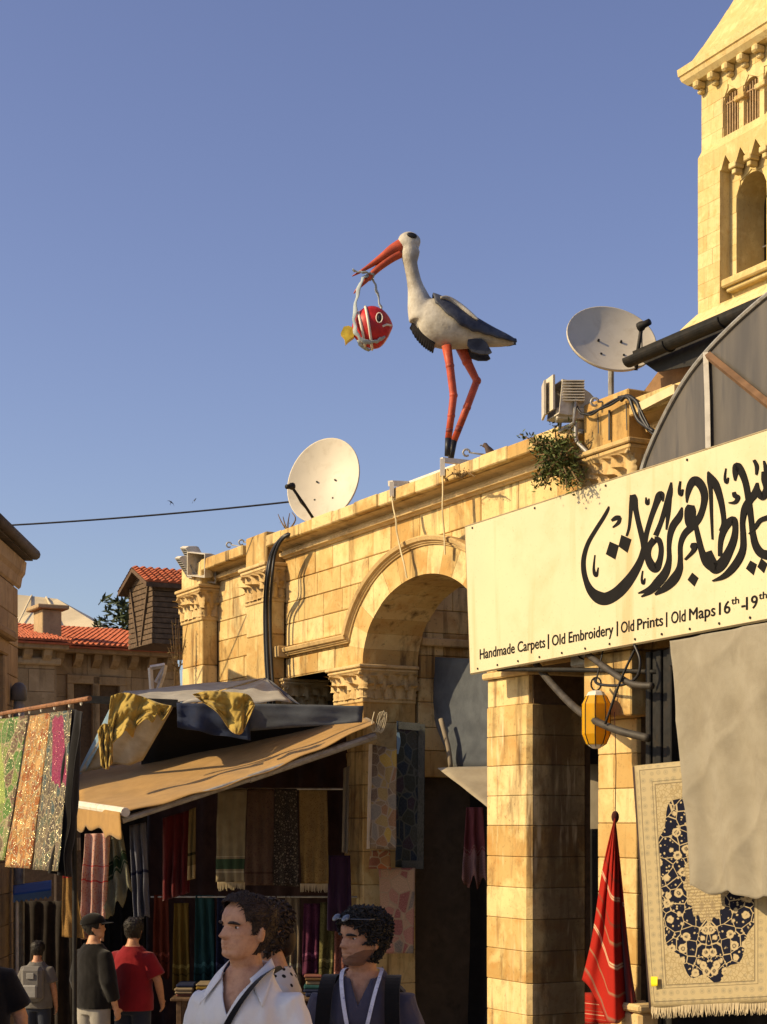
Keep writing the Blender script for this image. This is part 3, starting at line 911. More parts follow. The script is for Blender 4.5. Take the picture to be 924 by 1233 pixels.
for x0, x1, y, z in ((xl, xm, 0.0, zeL), (xm + 0.2, xr, 1.2, zeR)):
    n = int((x1 - x0) / 0.42)
    for i in range(n):
        x = x0 + (i + 0.5) * (x1 - x0) / n
        mb = MB(); mb.prism([(y - 0.30, z - 0.16), (y + 0.05, z - 0.16), (y + 0.05, z - 0.48), (y - 0.08, z - 0.42), (y - 0.26, z - 0.28)], x - 0.09, x + 0.09, 'yz')
        mb.build('eaves_bracket', LIME_GREY, HOU)
    mb = MB(); mb.bbox((x0 - 0.2, y - 0.42, z - 0.155), (x1 + 0.2, y + 0.2, z - 0.03), 0.02); mb.build('eaves_board', LIME_GREY, HOU)
roofp = MB()
roofp.prism([(-0.5, zeL - 0.02), (6.0, zridge - 0.06), (10.0, zeL), (10.0, zeL - 0.1), (-0.5, zeL - 0.06)], xl, xm + 0.25, 'yz')
roofp.prism([(0.7, zeR - 0.02), (6.0, zridge - 0.06), (10.0, zeR), (10.0, zeR - 0.1), (0.7, zeR - 0.06)], xm + 0.26, xr + 0.25, 'yz')
ro = roofp.build('roof', TILE, HOU)
tiled(ro, Vector((xl, -0.52, zeL)), Vector((xm + 0.27, -0.52, zeL)), Vector((xl, 6, zridge)), Vector((xm + 0.27, 6, zridge)), 18, 26)
tiled(ro, Vector((xm + 0.27, 0.68, zeR)), Vector((xr + 0.3, 0.68, zeR)), Vector((xm + 0.27, 6, zridge)), Vector((xr + 0.3, 6, zridge)), 18, 26)
cx0, cz0_ = H(49.5, 765, -1.5); cx1, cz1_ = H(73, 735, -1.5)
mb = MB(); mb.bbox((cx0, 1.4, cz0_ - 0.6), (cx1, 2.1, cz1_), 0.02); mb.bbox((cx0 - 0.14, 1.26, cz1_ + 0.002), (cx1 + 0.14, 2.24, cz1_ + 0.10), 0.02)
mb.build('chimney', LIME_GREY, HOU)
# wooden hut on top of the house
KB = W(184, 990, 35); KB.z = 0
HUT = thing('wooden_roof_hut', 'weathered timber hut with a small red tiled gable roof rising behind the arcade', 'hut', KB, FROT)
def K(px, py): return FAC(px, py, 0, KB)
ka = K(155.5, 740)[0]; kz0 = K(184, 775)[1]; kz1 = K(184, 697)[1]; kzl = K(156, 710)[1]; kap = K(166, 686)[1]
ke = (kz1 + kzl) / 2
kd = 2.3
kw = -ka
mb = MB(); mb.prism([(ka + 0.04, kz0), (-0.04, kz0), (-0.04, ke), (ka / 2, kap - 0.15), (ka + 0.04, ke)], 0.04, kd); mb.build('frame', WOOD, HUT)
PLANK = plain('grey_brown_plank', (0.11, 0.072, 0.043), 0.9, 0.4, 10, dirt=(0.06, 0.04, 0.025), dsc=8)
nb = 12
for i in range(nb):
    z0 = kz0 + (ke + 0.0 - kz0) * i / nb; z1 = kz0 + (ke - kz0) * (i + 1) / nb
    mb = MB(); mb.bbox((ka, -0.01 + rnd(-0.01, 0.01), z0 + 0.008), (0.0, 0.03, z1 - 0.008), 0.006); mb.build('plank', PLANK, HUT)
    mb = MB(); mb.bbox((-0.03, 0.035, z0 + 0.008), (0.0 + rnd(0, 0.012), kd, z1 - 0.008), 0.006); mb.build('plank', PLANK, HUT)
for i in range(3):
    z0 = ke + (kap - ke) * i / 3.4; z1 = ke + (kap - ke) * (i + 1) / 3.4
    s0 = 1 - i / 3.2; s1 = 1 - (i + 1) / 3.2
    mb = MB(); mb.prism([(ka / 2 - kw / 2 * s0, z0 + 0.008), (ka / 2 + kw / 2 * s0, z0 + 0.008), (ka / 2 + kw / 2 * s1, z1 - 0.004), (ka / 2 - kw / 2 * s1, z1 - 0.004)], -0.012, 0.03); mb.build('plank', PLANK, HUT)
mb = MB()
for i in (-1, 1):
    mb.box(((ka / 2) + i * 0.22 * kw, -0.03, (kz0 + ke) / 2), (0.05, 0.04, ke - kz0), Matrix.Rotation(i * 0.35, 4, 'Y'))
mb.build('brace', PLANK, HUT)
ov = 0.16
for sgn in (-1, 1):
    x_e = ka / 2 + sgn * (kw / 2 + ov); z_e = ke - ov * (kap - ke) / (kw / 2)
    mb = MB()
    mb.prism([(ka / 2, kap), (x_e, z_e), (x_e, z_e - 0.09), (ka / 2, kap - 0.09)], -0.2, kd + 0.2)
    r_ = mb.build('roof', WOOD, HUT)
    tiled(r_, Vector((x_e, -0.21, z_e + 0.01)), Vector((x_e, kd + 0.2, z_e + 0.01)), Vector((ka / 2, -0.21, kap + 0.01)), Vector((ka / 2, kd + 0.2, kap + 0.01)), 8, 16)
# big pale sheet roof behind
SB = W(20, 990, 52); SB.z = 0
SHED = thing('pale_roofed_hall', 'hall with a broad pale cream sheet roof behind the red roofed house', 'building', SB, 0)
def S(px, py, d): return W(px, py, d) - SB
PALE = plain('cream_roof_sheet', (0.62, 0.52, 0.34), 0.6, 0.08, 0.6, dirt=(0.42, 0.34, 0.22), dsc=0.5)
A_, B_, C_, D_, E_ = S(-60, 790, 50), S(135, 762, 50), S(22, 716, 55), S(69, 721, 55), S(160, 770, 62)
mb = MB(); mb.add([A_, B_, D_, C_, E_, S(-60, 800, 64)], [(0, 1, 2, 3), (1, 4, 2), (2, 4, 5, 3)]); mb.build('roof', PALE, SHED)
for t in (0.35, 0.72):
    mb = MB(); a, b = A_.lerp(B_, t), C_.lerp(D_, t); mb.tube([a + Vector((0, 0, 0.05)), b + Vector((0, 0, 0.02))], 0.03, 5); mb.build('roof_seam', PALE, SHED)
mb = MB()
for a, b in ((A_, B_), (B_, E_)):
    mb.add([Vector((a.x, a.y, -3)), Vector((b.x, b.y, -3)), b + Vector((0, 0.1, 0)), a + Vector((0, 0.1, 0))], [(0, 1, 2, 3)])
solid(mb.build('wall', LIME_GREY, SHED), 0.2, 1)

# ------------------------------------------------------------------ building on the near left
VL = Vector((-0.041, 1, 0)).normalized(); NL = Vector((VL.y, -VL.x, 0))      # along street (away), out of the wall (to the right)
LB = W(22, 990, 23); LB.z = 0
LEF = thing('stone_building', 'brown stone building with a deep dark eave at the left edge', 'building', LB, math.atan2(VL.y, VL.x))
# local x = away from the camera, local y = left (into the building)
mb = MB(); mb.b2((-3.2, 0.05, -2), (-0.05, 4, 5.03)); mb.build('wall_core', MORTAR, LEF)
zL = [-1.4 + 0.42 * i for i in range(15)] + [4.88]
ashlar(LEF, -3.2, 0.0, [z for z in zL if z <= 4.88], 0.0, LIME_GREY, (0.5, 0.95), [('rect', -2.6, -1.25, 1.6, 3.85)], thick=0.1)
mb = MB(); mb.b2((-0.048, 0.02, -1.5), (0.0, 4.0, 4.88)); mb.build('end_wall', LIME_GREY, LEF)
mb = MB(); mb.b2((-3.25, 0.02, -1.5), (-3.202, 4.0, 4.88)); mb.build('end_wall', LIME_GREY, LEF)
f = MB()
f.bbox((-2.85, -0.06, 3.85), (-1.0, 0.1, 4.05), 0.02); f.bbox((-2.95, -0.16, 4.05), (-0.9, 0.1, 4.17), 0.03)
f.bbox((-1.25, -0.05, 1.6), (-1.05, 0.1, 3.848), 0.02); f.bbox((-2.8, -0.05, 1.6), (-2.6, 0.1, 3.848), 0.02)
wo_ = f.build('window', LIME_GREY, LEF)
pn = MB(); pn.b2((-2.6, 0.12, 1.6), (-1.25, 0.16, 3.85)); pn.build('pane', plain('dark_glass', (0.03, 0.03, 0.035), 0.2, 0.2), wo_)
f = MB(); f.prism([(0.0, 4.88), (-0.03, 4.91), (-0.05, 5.03), (-0.09, 5.09), (-0.11, 5.25), (0.3, 5.25)], -3.2, 0.05, 'yz'); f.build('cornice', LIME_GREY, LEF)
EAVE = plain('dark_eave_board', (0.09, 0.07, 0.055), 0.85, 0.3, 9, dirt=(0.03, 0.025, 0.02))
f = MB(); f.prism([(-0.20, 5.27), (-0.20, 5.41), (4.2, 5.55), (4.2, 5.3)], -3.2, 0.02, 'yz'); f.build('roof', EAVE, LEF)
f = MB(); f.tube([(-3.2, -0.23, 5.36), (0.03, -0.23, 5.36)], 0.075, 10); f.build('gutter', EAVE, LEF, smooth=True)
# block behind the photographer's left shoulder: added unseen, sized to shade the near men
SH = thing('unseen_street_block', 'plain stone block added beyond the left edge to shade the men in front', 'building', (-6.2, 0, 0), 0)
mb = MB(); mb.b2((-4, 3.7, -2), (0, 7.5, 5.3)); mb.build('wall', LIME_GREY, SH)
mb = MB(); mb.b2((-4.2, 3.5, 5.302), (0.2, 7.7, 5.45)); mb.build('parapet', LIME_GREY, SH)

# ------------------------------------------------------------------ tree behind the hut
def tree(name, label, base, h, crown, seed, n=900, mat=None):
    random.seed(seed)
    t = thing(name, label, 'tree', base)
    tr = MB(); tr.tube([(0, 0, 0), (0.1, 0, h * 0.5), (0.0, 0.05, h * 0.9)], [0.28, 0.2, 0.06], 8)
    for i in range(9):
        a = i * 2.4; z = h * (0.45 + 0.05 * i)
        tr.tube([(0.05, 0, z), (math.cos(a) * crown * 0.6, math.sin(a) * crown * 0.6, z + 0.5)], [0.08, 0.02], 5)
    tr.build('trunk', WOOD, t, smooth=True)
    c = MB()
    for i in range(n):
        a = rnd(0, 6.28); zf = rnd(0, 1); r = crown * math.sqrt(rnd(0, 1)) * (1.0 - 0.75 * zf ** 1.3)
        cl = noise.noise(Vector((math.cos(a) * 2, math.sin(a) * 2, zf * 4)))
        if cl < -0.12: continue
        c0 = Vector((math.cos(a) * r, math.sin(a) * r, h * (0.42 + 0.6 * zf)))
        for j in range(4):
            d = Vector((rnd(-1, 1), rnd(-1, 1), rnd(-0.3, 0.9))).normalized(); s = d.orthogonal().normalized()
            L = rnd(0.16, 0.34)
            c.add([c0, c0 + d * L * 0.5 + s * L * 0.16, c0 + d * L, c0 + d * L * 0.5 - s * L * 0.16], [(0, 1, 2, 3)])
    c.build('crown', mat, t)
    return t
PINE = plain('dark_pine_needles', (0.045, 0.06, 0.022), 0.8, 0.5, 3)
b0 = W(143, 990, 47); b0.z = -2.8
tree('pine_tree', 'dark green pine tree showing between the pale roof and the wooden hut', b0, 10.5, 2.2, 3, 1500, PINE)


# the row of shops goes on along the right side of the street, unseen; added to bounce warm light
pr_ = P0 + UX * (U_END + 0.3)
SH3 = thing('unseen_street_block', 'plain sunlit limestone shop row continuing unseen beyond the right edge, added to bounce light', 'building', (pr_.x, pr_.y, 0), FROT)
mb = MB(); mb.b2((0.0, 0.0, -2), (15, 4, 5.2)); mb.build('wall', LIME, SH3)
mb = MB(); mb.b2((-0.1, -0.25, 5.202), (15.2, 4.2, 5.4)); mb.build('coping', LIME, SH3)
# ------------------------------------------------------------------ things on top of the arcade
def FP(px, py, off=0.0):
    u, z = FAC(px, py, off)
    return FW(u, off, z)
def basis(nrm, up=Vector((0, 0, 1))):
    n = Vector(nrm).normalized(); x = up.cross(n).normalized(); y = n.cross(x)
    return Matrix((x, y, n)).transposed().to_4x4()      # columns x, y(up), n
def dish(label, c, nrm, rx, ry, arm_dir, pole_to, mount_mat=METAL_DARK, group=None):
    t = thing('satellite_dish', label, 'satellite dish', pole_to, 0, group)
    M = basis(nrm); c = c - pole_to
    def R(x, y, z): return c + (M @ Vector((x, y, z)))
    mb = MB(); N, NR = 48, 8
    dep = 0.17 * max(rx, ry)
    rings = []
    for i in range(NR + 1):
        r = max(i / NR, 0.01)
        rings.append([R(rx * r * math.cos(2 * math.pi * k / N), ry * r * math.sin(2 * math.pi * k / N), dep * r * r - dep) for k in range(N)])
    rim = [(1.0, 0.0), (1.02, 0.004), (1.025, -0.012), (1.01, -0.03)]
    for r, z in rim: rings.append([R(rx * r * math.cos(2 * math.pi * k / N), ry * r * math.sin(2 * math.pi * k / N), z) for k in range(N)])
    for i in range(NR, -1, -1):
        r = max(i / NR, 0.01)
        rings.append([R(rx * r * math.cos(2 * math.pi * k / N), ry * r * math.sin(2 * math.pi * k / N), dep * r * r - dep - 0.02) for k in range(N)])
    mb.loft(rings); mb.build('reflector', DISH, t, smooth=True)
    b = MB()
    for sx, sy in ((-0.13, 0.02), (0.13, 0.02), (-0.13, -0.2), (0.13, -0.2)):
        b.tube([R(sx * rx / 0.5, sy * ry / 0.5, -dep * 0.9), R(sx * rx / 0.5, sy * ry / 0.5, -dep * 0.9 + 0.018)], 0.012, 6)
    b.build('bolt', METAL_DARK, t)
    foot = R(arm_dir[0] * rx, arm_dir[1] * ry, -0.02); tip = R(*arm_dir[2])
    a = MB(); a.tube([foot + (foot - R(0, 0, 0)) * 0.03, foot.lerp(tip, 0.5), tip], 0.018, 8); a.build('feed_arm', METAL_DARK, t, smooth=True)
    l = MB(); d = (R(0, 0.0, -dep) - tip).normalized()
    l.tube([tip - d * 0.09, tip - d * 0.02, tip, tip + d * 0.03], [0.03, 0.032, 0.045, 0.045], 10); l.sphere(tip + Vector((0, 0, 0.01)), 0.035, 8, 6)
    l.build('feed_horn', METAL_DARK, t, smooth=True)
    w = MB(); w.tube([tip, tip.lerp(foot, 0.3) + Vector((0.02, 0, -0.07)), tip.lerp(foot, 0.6) + Vector((0.0, 0, -0.02)), foot], 0.006, 5); w.build('feed_cable', CABLE, t)
    p = MB(); bk = R(0, 0, -dep - 0.07)
    p.tube([Vector((0, 0, 0)), Vector((0, 0, max(0.05, bk.z - 0.05)))], 0.028, 8)
    p.tube([Vector((0, 0, max(0.05, bk.z - 0.06))), bk], 0.03, 8); p.box(bk, (0.16, 0.16, 0.03), M); p.build('mast', METAL_GREY, t)
    return t
dl = FP(389, 578, 0.05)
dish('cream satellite dish standing on the cornice left of the stork', dl, (-0.42, -0.82, 0.22), 0.50, 0.555, (-0.05, -1.0, (-0.12, -0.30, 0.52)), Vector((dl.x + 0.1, dl.y + 0.12, Z_COPE)))
dr = FP(737, 407, 0.1)
dr_b = FP(736, 500, 0.05); 
dish('grey satellite dish on a pole beside the dark roof gutter', dr, (0.17, -0.84, 0.42), 0.42, 0.37, (0.42, -0.92, (0.20, -0.06, 0.24)), Vector((dr_b.x, dr_b.y, 5.52)))

# floodlights / horn speakers
BOXW = plain('off_white_box_enamel', (0.58, 0.53, 0.44), 0.55, 0.12, 12, dirt=(0.30, 0.22, 0.14), dsc=7)
GRILLE = plain('dark_grille', (0.05, 0.045, 0.04), 0.7, 0.4, 120)
def hood(name, label, c, nrm, w, h, dep, base, up=Vector((0, 0, 1)), group=None, solid_front=False, cat='loudspeaker'):
    t = thing(name, label, cat, base, 0, group)
    M = basis(nrm, up); c = c - base
    def R(x, y, z): return c + (M @ Vector((x, y, z)))
    def ring(sw, sh, z): return [R(-w / 2 * sw, -h / 2 * sh, z), R(w / 2 * sw, -h / 2 * sh, z), R(w / 2 * sw, h / 2 * sh, z), R(-w / 2 * sw, h / 2 * sh, z)]
    mb = MB()
    mb.loft([ring(0.45, 0.45, -dep), ring(0.62, 0.62, -dep * 0.85), ring(1.0, 1.0, -dep * 0.25), ring(1, 1, 0), ring(0.93, 0.93, 0), ring(0.9, 0.9, -dep * 0.2), ring(0.5, 0.5, -dep * 0.75)])
    mb.build('housing', BOXW, t)
    g = MB(); zz_ = -0.02 if solid_front else -dep * 0.55
    s_ = 0.91 if solid_front else 0.62
    g.add(ring(s_, s_, zz_), [(0, 1, 2, 3)])
    if solid_front:
        g.mi = 1
        for i in range(9):
            y = -h / 2 * 0.85 + h * 0.85 * i / 8
            g.tube([R(-w / 2 * 0.92, y, -0.006), R(w / 2 * 0.92, y, -0.006)], 0.006, 4)
    solid(g.build('grille', [GRILLE, METAL_GREY], t), 0.004)
    k_ = MB()
    ax_ = R(0, 0, -dep * 0.4)
    k_.tube([R(-w / 2 - 0.02, 0, -dep * 0.4), R(-w / 2 - 0.02, -h * 0.72, -dep * 0.4), R(w / 2 + 0.02, -h * 0.72, -dep * 0.4), R(w / 2 + 0.02, 0, -dep * 0.4)], 0.016, 6)
    k_.tube([R(0, -h * 0.72, -dep * 0.4), Vector((0, 0, 0))], 0.02, 6)
    k_.build('bracket', METAL_GREY, t)
    return t
b1 = FP(236, 694, 0.12); b1.z = 5.40
hood('horn_speaker', 'large square white horn speaker on the end pilaster, open mouth facing left', FP(236, 680, 0.35), (-0.62, -0.62, -0.12), 0.40, 0.34, 0.46, b1, Vector((0.25, 0, 1)), 'speakers on the end pilaster')
b2_ = b1 + Vector((-0.10, 0.12, 0))
hood('horn_speaker', 'small white speaker box tilted upwards, leftmost on the end pilaster', FP(221, 684, 0.4), (-0.75, -0.2, -0.55), 0.28, 0.34, 0.2, b2_, Vector((0.4, 0, 1)), 'speakers on the end pilaster', True)
b3_ = b1 + Vector((-0.02, 0.2, 0))
hood('horn_speaker', 'white speaker box half hidden behind the large one on the end pilaster', FP(227, 672, 0.2), (-0.75, -0.25, -0.5), 0.28, 0.34, 0.2, b3_, Vector((0.4, 0, 1)), 'speakers on the end pilaster', True)
b4 = FP(703, 520, 0.25)
hood('floodlight', 'white box floodlight with ribbed back above the green shrub', FP(668, 482, 0.45), (-0.92, -0.25, 0.10), 0.32, 0.32, 0.36, b4, group=None, cat='floodlight')
vis = MB()
fl = bpy.data.objects['floodlight']
for dx, dz, a in ((0, 0, 0.0), (0.10, 0.08, 0.25)):
    c = FP(655 + dx * 70, 482 - dz * 80, 0.5) - b4
    vis.box(c, (0.02, 0.24, 0.32), Matrix.Rotation(a, 4, 'Z'))
vis.build('glare_shield', plain('frosted_shield', (0.55, 0.48, 0.36), 0.4, 0.1, 8), fl)
rb = MB()
for i in range(8):
    p_ = FP(690, 470, 0.35) - b4
    rb.box(p_ + Vector((0.0, 0.0, -0.11 + i * 0.026)), (0.20, 0.16, 0.008))
rb.build('cooling_rib', BOXW, fl)
gb = MB(); pp = FP(690, 498, 0.3) - b4; gb.bbox(pp + Vector((-0.16, -0.08, -0.07)), pp + Vector((0.16, 0.08, 0.04)), 0.01); gb.build('gear_box', BOXW, fl)

# rods with loops (old cable holders)
def rod(label, a, b, r=0.009):
    t = MB(); a, b = Vector(a), Vector(b)
    t.tube([b, a], r, 6)
    lp = [a + Vector((0.035 * math.cos(i * 0.6) - 0.035, 0, 0.035 * math.sin(i * 0.6))) for i in range(10)]
    t.tube(lp, r * 1.3, 6)
    return tag(t.build('cable_hook', METAL_GREY, None, smooth=True), label, 'metal hook', 'hooked rods along the parapet')
rod('lower hooked metal rod beside the black cable at the corner pedestal', FP(279, 656, 0.25), FP(306, 661, 0.1))
rod('upper hooked metal rod beside the black cable at the corner pedestal', FP(294, 653, 0.2), FP(320, 652, 0.1))
rod('hooked metal rod next to the pigeon near the stork feet', FP(566, 545, 0.28), FP(588, 548, 0.1))
rod('hooked metal rod by the right hand dish pole', FP(721, 484, 0.3), FP(742, 482, 0.1))
# thick black cables running down the second pilaster
ch = thing('cable_bundle', 'thick black cables curving over the parapet and down the pilaster', 'cable', FW(p2r, 0.3, 2.9), 0)
base = FW(p2r, 0.3, 2.9)
for k_, (dx, r) in enumerate(((0, 0.026), (4.5, 0.02), (-3, 0.016))):
    pts = [(366, 641, 0.05), (356, 642, 0.2), (344, 645, 0.32), (334, 655, 0.36), (327, 672, 0.37), (323.5, 695, 0.40), (321.5, 725, 0.30), (321.5, 760, 0.28), (323, 800, 0.28), (325.5, 838, 0.28), (326, 870, 0.28)]
    P = [FP(x + dx * min(1, abs(i - 2) / 4 + 0.3), y, o) - base for i, (x, y, o) in enumerate(pts)]
    m_ = MB(); m_.tube(smoothed([tuple(p) for p in P], 5), r, 8); m_.build('cable', CABLE, ch, smooth=True)
# wires on the pedestal at the right
cw = thing('cable_tangle', 'tangled black cables draped over the right hand pedestal', 'cable', FP(760, 500, 0.2))
base = FP(760, 500, 0.2)
for k_, L in enumerate(([(700, 497), (712, 500), (725, 490), (740, 481), (752, 478), (760, 484), (766, 500), (778, 515), (790, 524)],
                        [(690, 478), (700, 498), (715, 495), (735, 487), (750, 480), (765, 482), (775, 500), (786, 522)],
                        [(745, 480), (757, 479), (763, 492), (770, 508), (788, 520)],
                        [(748, 483), (756, 477), (768, 486), (772, 502), (782, 518)])):
    P = [FP(x, y + rnd(-1, 1), 0.34) - base for x, y in L]
    m_ = MB(); m_.tube(smoothed([tuple(p) for p in P], 4), 0.011 + 0.006 * (k_ > 1), 6); m_.build('cable', CABLE, cw, smooth=True)
# thin down-wires and a rod on the pedestal
wr = MB()
for x, y0, y1 in ((720, 497, 522), (754, 483, 518)): wr.tube([FP(x, y0, 0.28) - base, FP(x + 1, y1, 0.28) - base], 0.005, 4)
wr.tube([FP(734, 494, 0.28) - base, FP(734, 530, 0.28) - base], 0.012, 5)
wr.build('down_wire', CABLE, cw)
# conduit below the floodlight
cd = MB()
cd.tube(smoothed([tuple(FP(*q)) for q in ((694, 508, 0.33), (694, 528, 0.33), (698, 535, 0.33), (708, 545, 0.3))], 5), 0.02, 8)
tag(cd.build('conduit', METAL_GREY, None, smooth=True), 'short grey conduit pipe below the floodlight', 'pipe')

# ------------------------------------------------------------------ steel frame under the stork, and the two strips hanging from it
fr = thing('steel_stand', 'pale welded steel stand clamped over the cornice under the stork', 'metal stand', FP(520, 590, 0.1))
base = FP(520, 590, 0.1)
def bar(n, pts, w=0.05, mat=METAL_WHITE, par=fr, hh=None):
    for (a, b) in zip(pts, pts[1:]):
        a = FP(*a) - base; b = FP(*b) - base
        d = (b - a); L = d.length
        M = d.to_track_quat('X', 'Z').to_matrix().to_4x4()
        m_ = MB(); m_.box((a + b) / 2, (L + w * 0.5, w, hh or w), M); m_.build(n, mat, par)
bar('rail', [(471, 582, 0.30), (493, 583, -0.10)], 0.06)
bar('rail', [(493, 584, -0.10), (552, 562, -0.10)], 0.10, hh=0.05)
bar('rail', [(533, 554, 0.30), (573, 558, -0.15)], 0.05)
bar('upright', [(472, 582, 0.31), (472, 597, 0.31)], 0.05)
bar('upright', [(533, 554, 0.31), (533, 572, 0.31)], 0.05)
bar('rail', [(472, 596, 0.30), (492, 593, -0.05)], 0.035)
bar('rail', [(533, 572, 0.30), (560, 568, -0.05)], 0.035)
for lab, L in (('left of the two pale cloth strips hanging from the steel stand', [(472, 598, 0.33), (474, 612, 0.33), (477, 626, 0.33), (478, 640, 0.20), (483, 664, 0.16), (487, 680, 0.16), (490, 696, 0.12)]),
               ('right of the two pale cloth strips hanging from the steel stand', [(533, 573, 0.33), (533.5, 590, 0.33), (533, 615, 0.33), (535, 640, 0.16), (536, 668, 0.12)])):
    P = [FP(*q) for q in L]
    m_ = MB(); m_.tube(smoothed([tuple(p) for p in P], 4), 0.028, 6, flat=0.35)
    tag(m_.build('hanging_strip', fabric('pale_strip_cloth', (0.60, 0.50, 0.30)) if 'pale_strip_cloth' not in MATS else MATS['pale_strip_cloth'], None), lab, 'strap', 'strips hanging from the stand')

# ------------------------------------------------------------------ stork
SD = 17.85
KP = SD / F / 3.696
sb = W(545, 552, SD)
STK = thing('stork_statue', 'large painted stork statue with red legs and bill standing on the cornice', 'statue', sb)
def Sp(x, y, lat=0.0): return Vector(((x - 573) * KP, lat * KP, (1079 - y) * KP))    # zoomed-photo coordinates -> statue space
def feather(name, cols, sc):
    m, nt, b = new_mat(name, 0.6, 0.3); k = NT(nt); p = k.pos()
    c = k.ramp(k.noise(p, sc, 5, 0.65), [(0.35, cols[0]), (0.6, cols[1])]); k.put(b.inputs['Base Color'], c)
    k.bump(k.noise(p, 30, 4), 0.4, 0.01, b)
    return m
ST_WHITE = feather('stork_white_paint', [(0.28, 0.245, 0.195), (0.50, 0.465, 0.40)], 4)
ST_DARK = feather('stork_navy_paint', [(0.020, 0.022, 0.035), (0.06, 0.065, 0.085)], 5)
ST_RED = plain('stork_red_paint', (0.42, 0.065, 0.025), 0.5, 0.25, 10, dirt=(0.22, 0.05, 0.03), dsc=8)
ST_BLACK = plain('stork_black_paint', (0.016, 0.016, 0.02), 0.45, 0.3, 10)
def ell_ring(c, t, hh, hw, n=28):
    t = Vector(t).normalized(); lat = Vector((0, 1, 0)); up = t.cross(lat).normalized()
    if up.z < 0: up = -up
    return [c + up * hh * math.sin(2 * math.pi * k / n) + lat * hw * math.cos(2 * math.pi * k / n) for k in range(n)]
body_s = smoothed([(402, 455, 28, 34), (428, 452, 70, 60), (470, 462, 98, 80), (525, 482, 106, 92), (580, 500, 96, 94), (640, 518, 74, 82), (700, 533, 52, 66), (760, 549, 34, 48), (815, 561, 18, 34), (850, 566, 4, 8)], 4)
neck_s = smoothed([(358, 132, 26, 28), (376, 118, 46, 40), (392, 128, 44, 42), (385, 170, 48, 44), (386, 210, 37, 38), (396, 260, 36, 37), (407, 310, 41, 40), (420, 360, 56, 52), (432, 410, 70, 66), (445, 460, 78, 78)], 4)
def voxel(mb, name, mats, size, parent=None, smooth_it=2):
    """fuse overlapping solids into one continuous surface"""
    o = mb.build(name, mats, parent)
    r = o.modifiers.new('r', 'REMESH'); r.mode = 'VOXEL'; r.voxel_size = size; r.use_smooth_shade = True
    if smooth_it:
        s_ = o.modifiers.new('s', 'SMOOTH'); s_.iterations = smooth_it; s_.factor = 0.5
    dg = bpy.context.evaluated_depsgraph_get(); dg.update()
    me = bpy.data.meshes.new_from_object(o.evaluated_get(dg))
    old = o.data; o.modifiers.clear(); o.data = me; bpy.data.meshes.remove(old)
    if not me.materials:
        me.materials.append(mats if not isinstance(mats, (list, tuple)) else mats[0])
    for p in me.polygons: p.use_smooth = True
    me.name = name
    return o
mb = MB()
def spine(L):
    P = [Sp(q[0], q[1]) for q in L]; rings = []
    for i, q in enumerate(L):
        t = P[min(i + 1, len(P) - 1)] - P[max(i - 1, 0)]
        rings.append(ell_ring(P[i], t, q[2] * KP, q[3] * KP))
    mb.loft(rings)
spine(body_s)
# head separate little loft, then neck
hd = smoothed([(345, 140, 24, 24), (365, 122, 46, 38), (385, 122, 50, 42), (402, 140, 40, 36), (410, 150, 16, 16)], 3)
spine(hd)
P = [Sp(q[0], q[1]) for q in neck_s[10:]]
rings = []
for i, q in enumerate(neck_s[10:]):
    t = P[min(i + 1, len(P) - 1)] - P[max(i - 1, 0)]; t = t.normalized()
    lat = Vector((0, 1, 0)); a = t.cross(lat).normalized()
    rr = 0.86
    rings.append([P[i] + a * q[2] * rr * KP * math.cos(2 * math.pi * k / 24) + lat * q[3] * rr * KP * math.sin(2 * math.pi * k / 24) for k in range(24)])
mb.loft(rings)
voxel(mb, 'body', ST_WHITE, 0.022, STK)
# wings: dark saddle over the back, one each side
for sgn in (-1, 1):
    w = MB()
    xs = [505 + (852 - 505) * i / 22 for i in range(23)]
    def bodyat(x):
        for a, b in zip(body_s, body_s[1:]):
            if a[0] <= x <= b[0]:
                t = (x - a[0]) / (b[0] - a[0]); return [a[j] + (b[j] - a[j]) * t for j in range(4)]
        return body_s[-1]
    def wf(a, b, sgn=sgn):
        x = 505 + (856 - 505) * a
        q = bodyat(min(x, 849))
        lo = 0.50 - 0.72 * math.sin(min(1, a * 2.2) * math.pi / 2) + 0.05 * a    # lower edge angle
        lo += 0.04 * math.sin(a * 40)
        ph = math.pi / 2 * (1 - b) + b * (lo)
        rh, rw = q[2] * 1.09 + 7, q[3] * 1.07 + 6
        return Sp(x - math.sin(ph) * rh * 0.18, q[1] - rh * math.sin(ph), sgn * rw * math.cos(ph))
    w.grid(wf, 34, 10)
    w.smooth = True; w.sm = [True] * len(w.f)
    o = w.build('wing', ST_DARK, STK); solid(o, 0.02, 1)
    st = MB()
    L = [(0.08, 0.62), (0.16, 0.40), (0.28, 0.30), (0.42, 0.42), (0.52, 0.60)]
    pts = [wf(a, b) + Vector((0, sgn * 0.03, 0.02)) for a, b in smoothed(L, 5)]
    st.tube(pts, [0.012 + 0.02 * math.sin(math.pi * i / (len(pts) - 1)) for i in range(len(pts))], 6)
    st.build('wing_band', ST_WHITE, o, smooth=True)
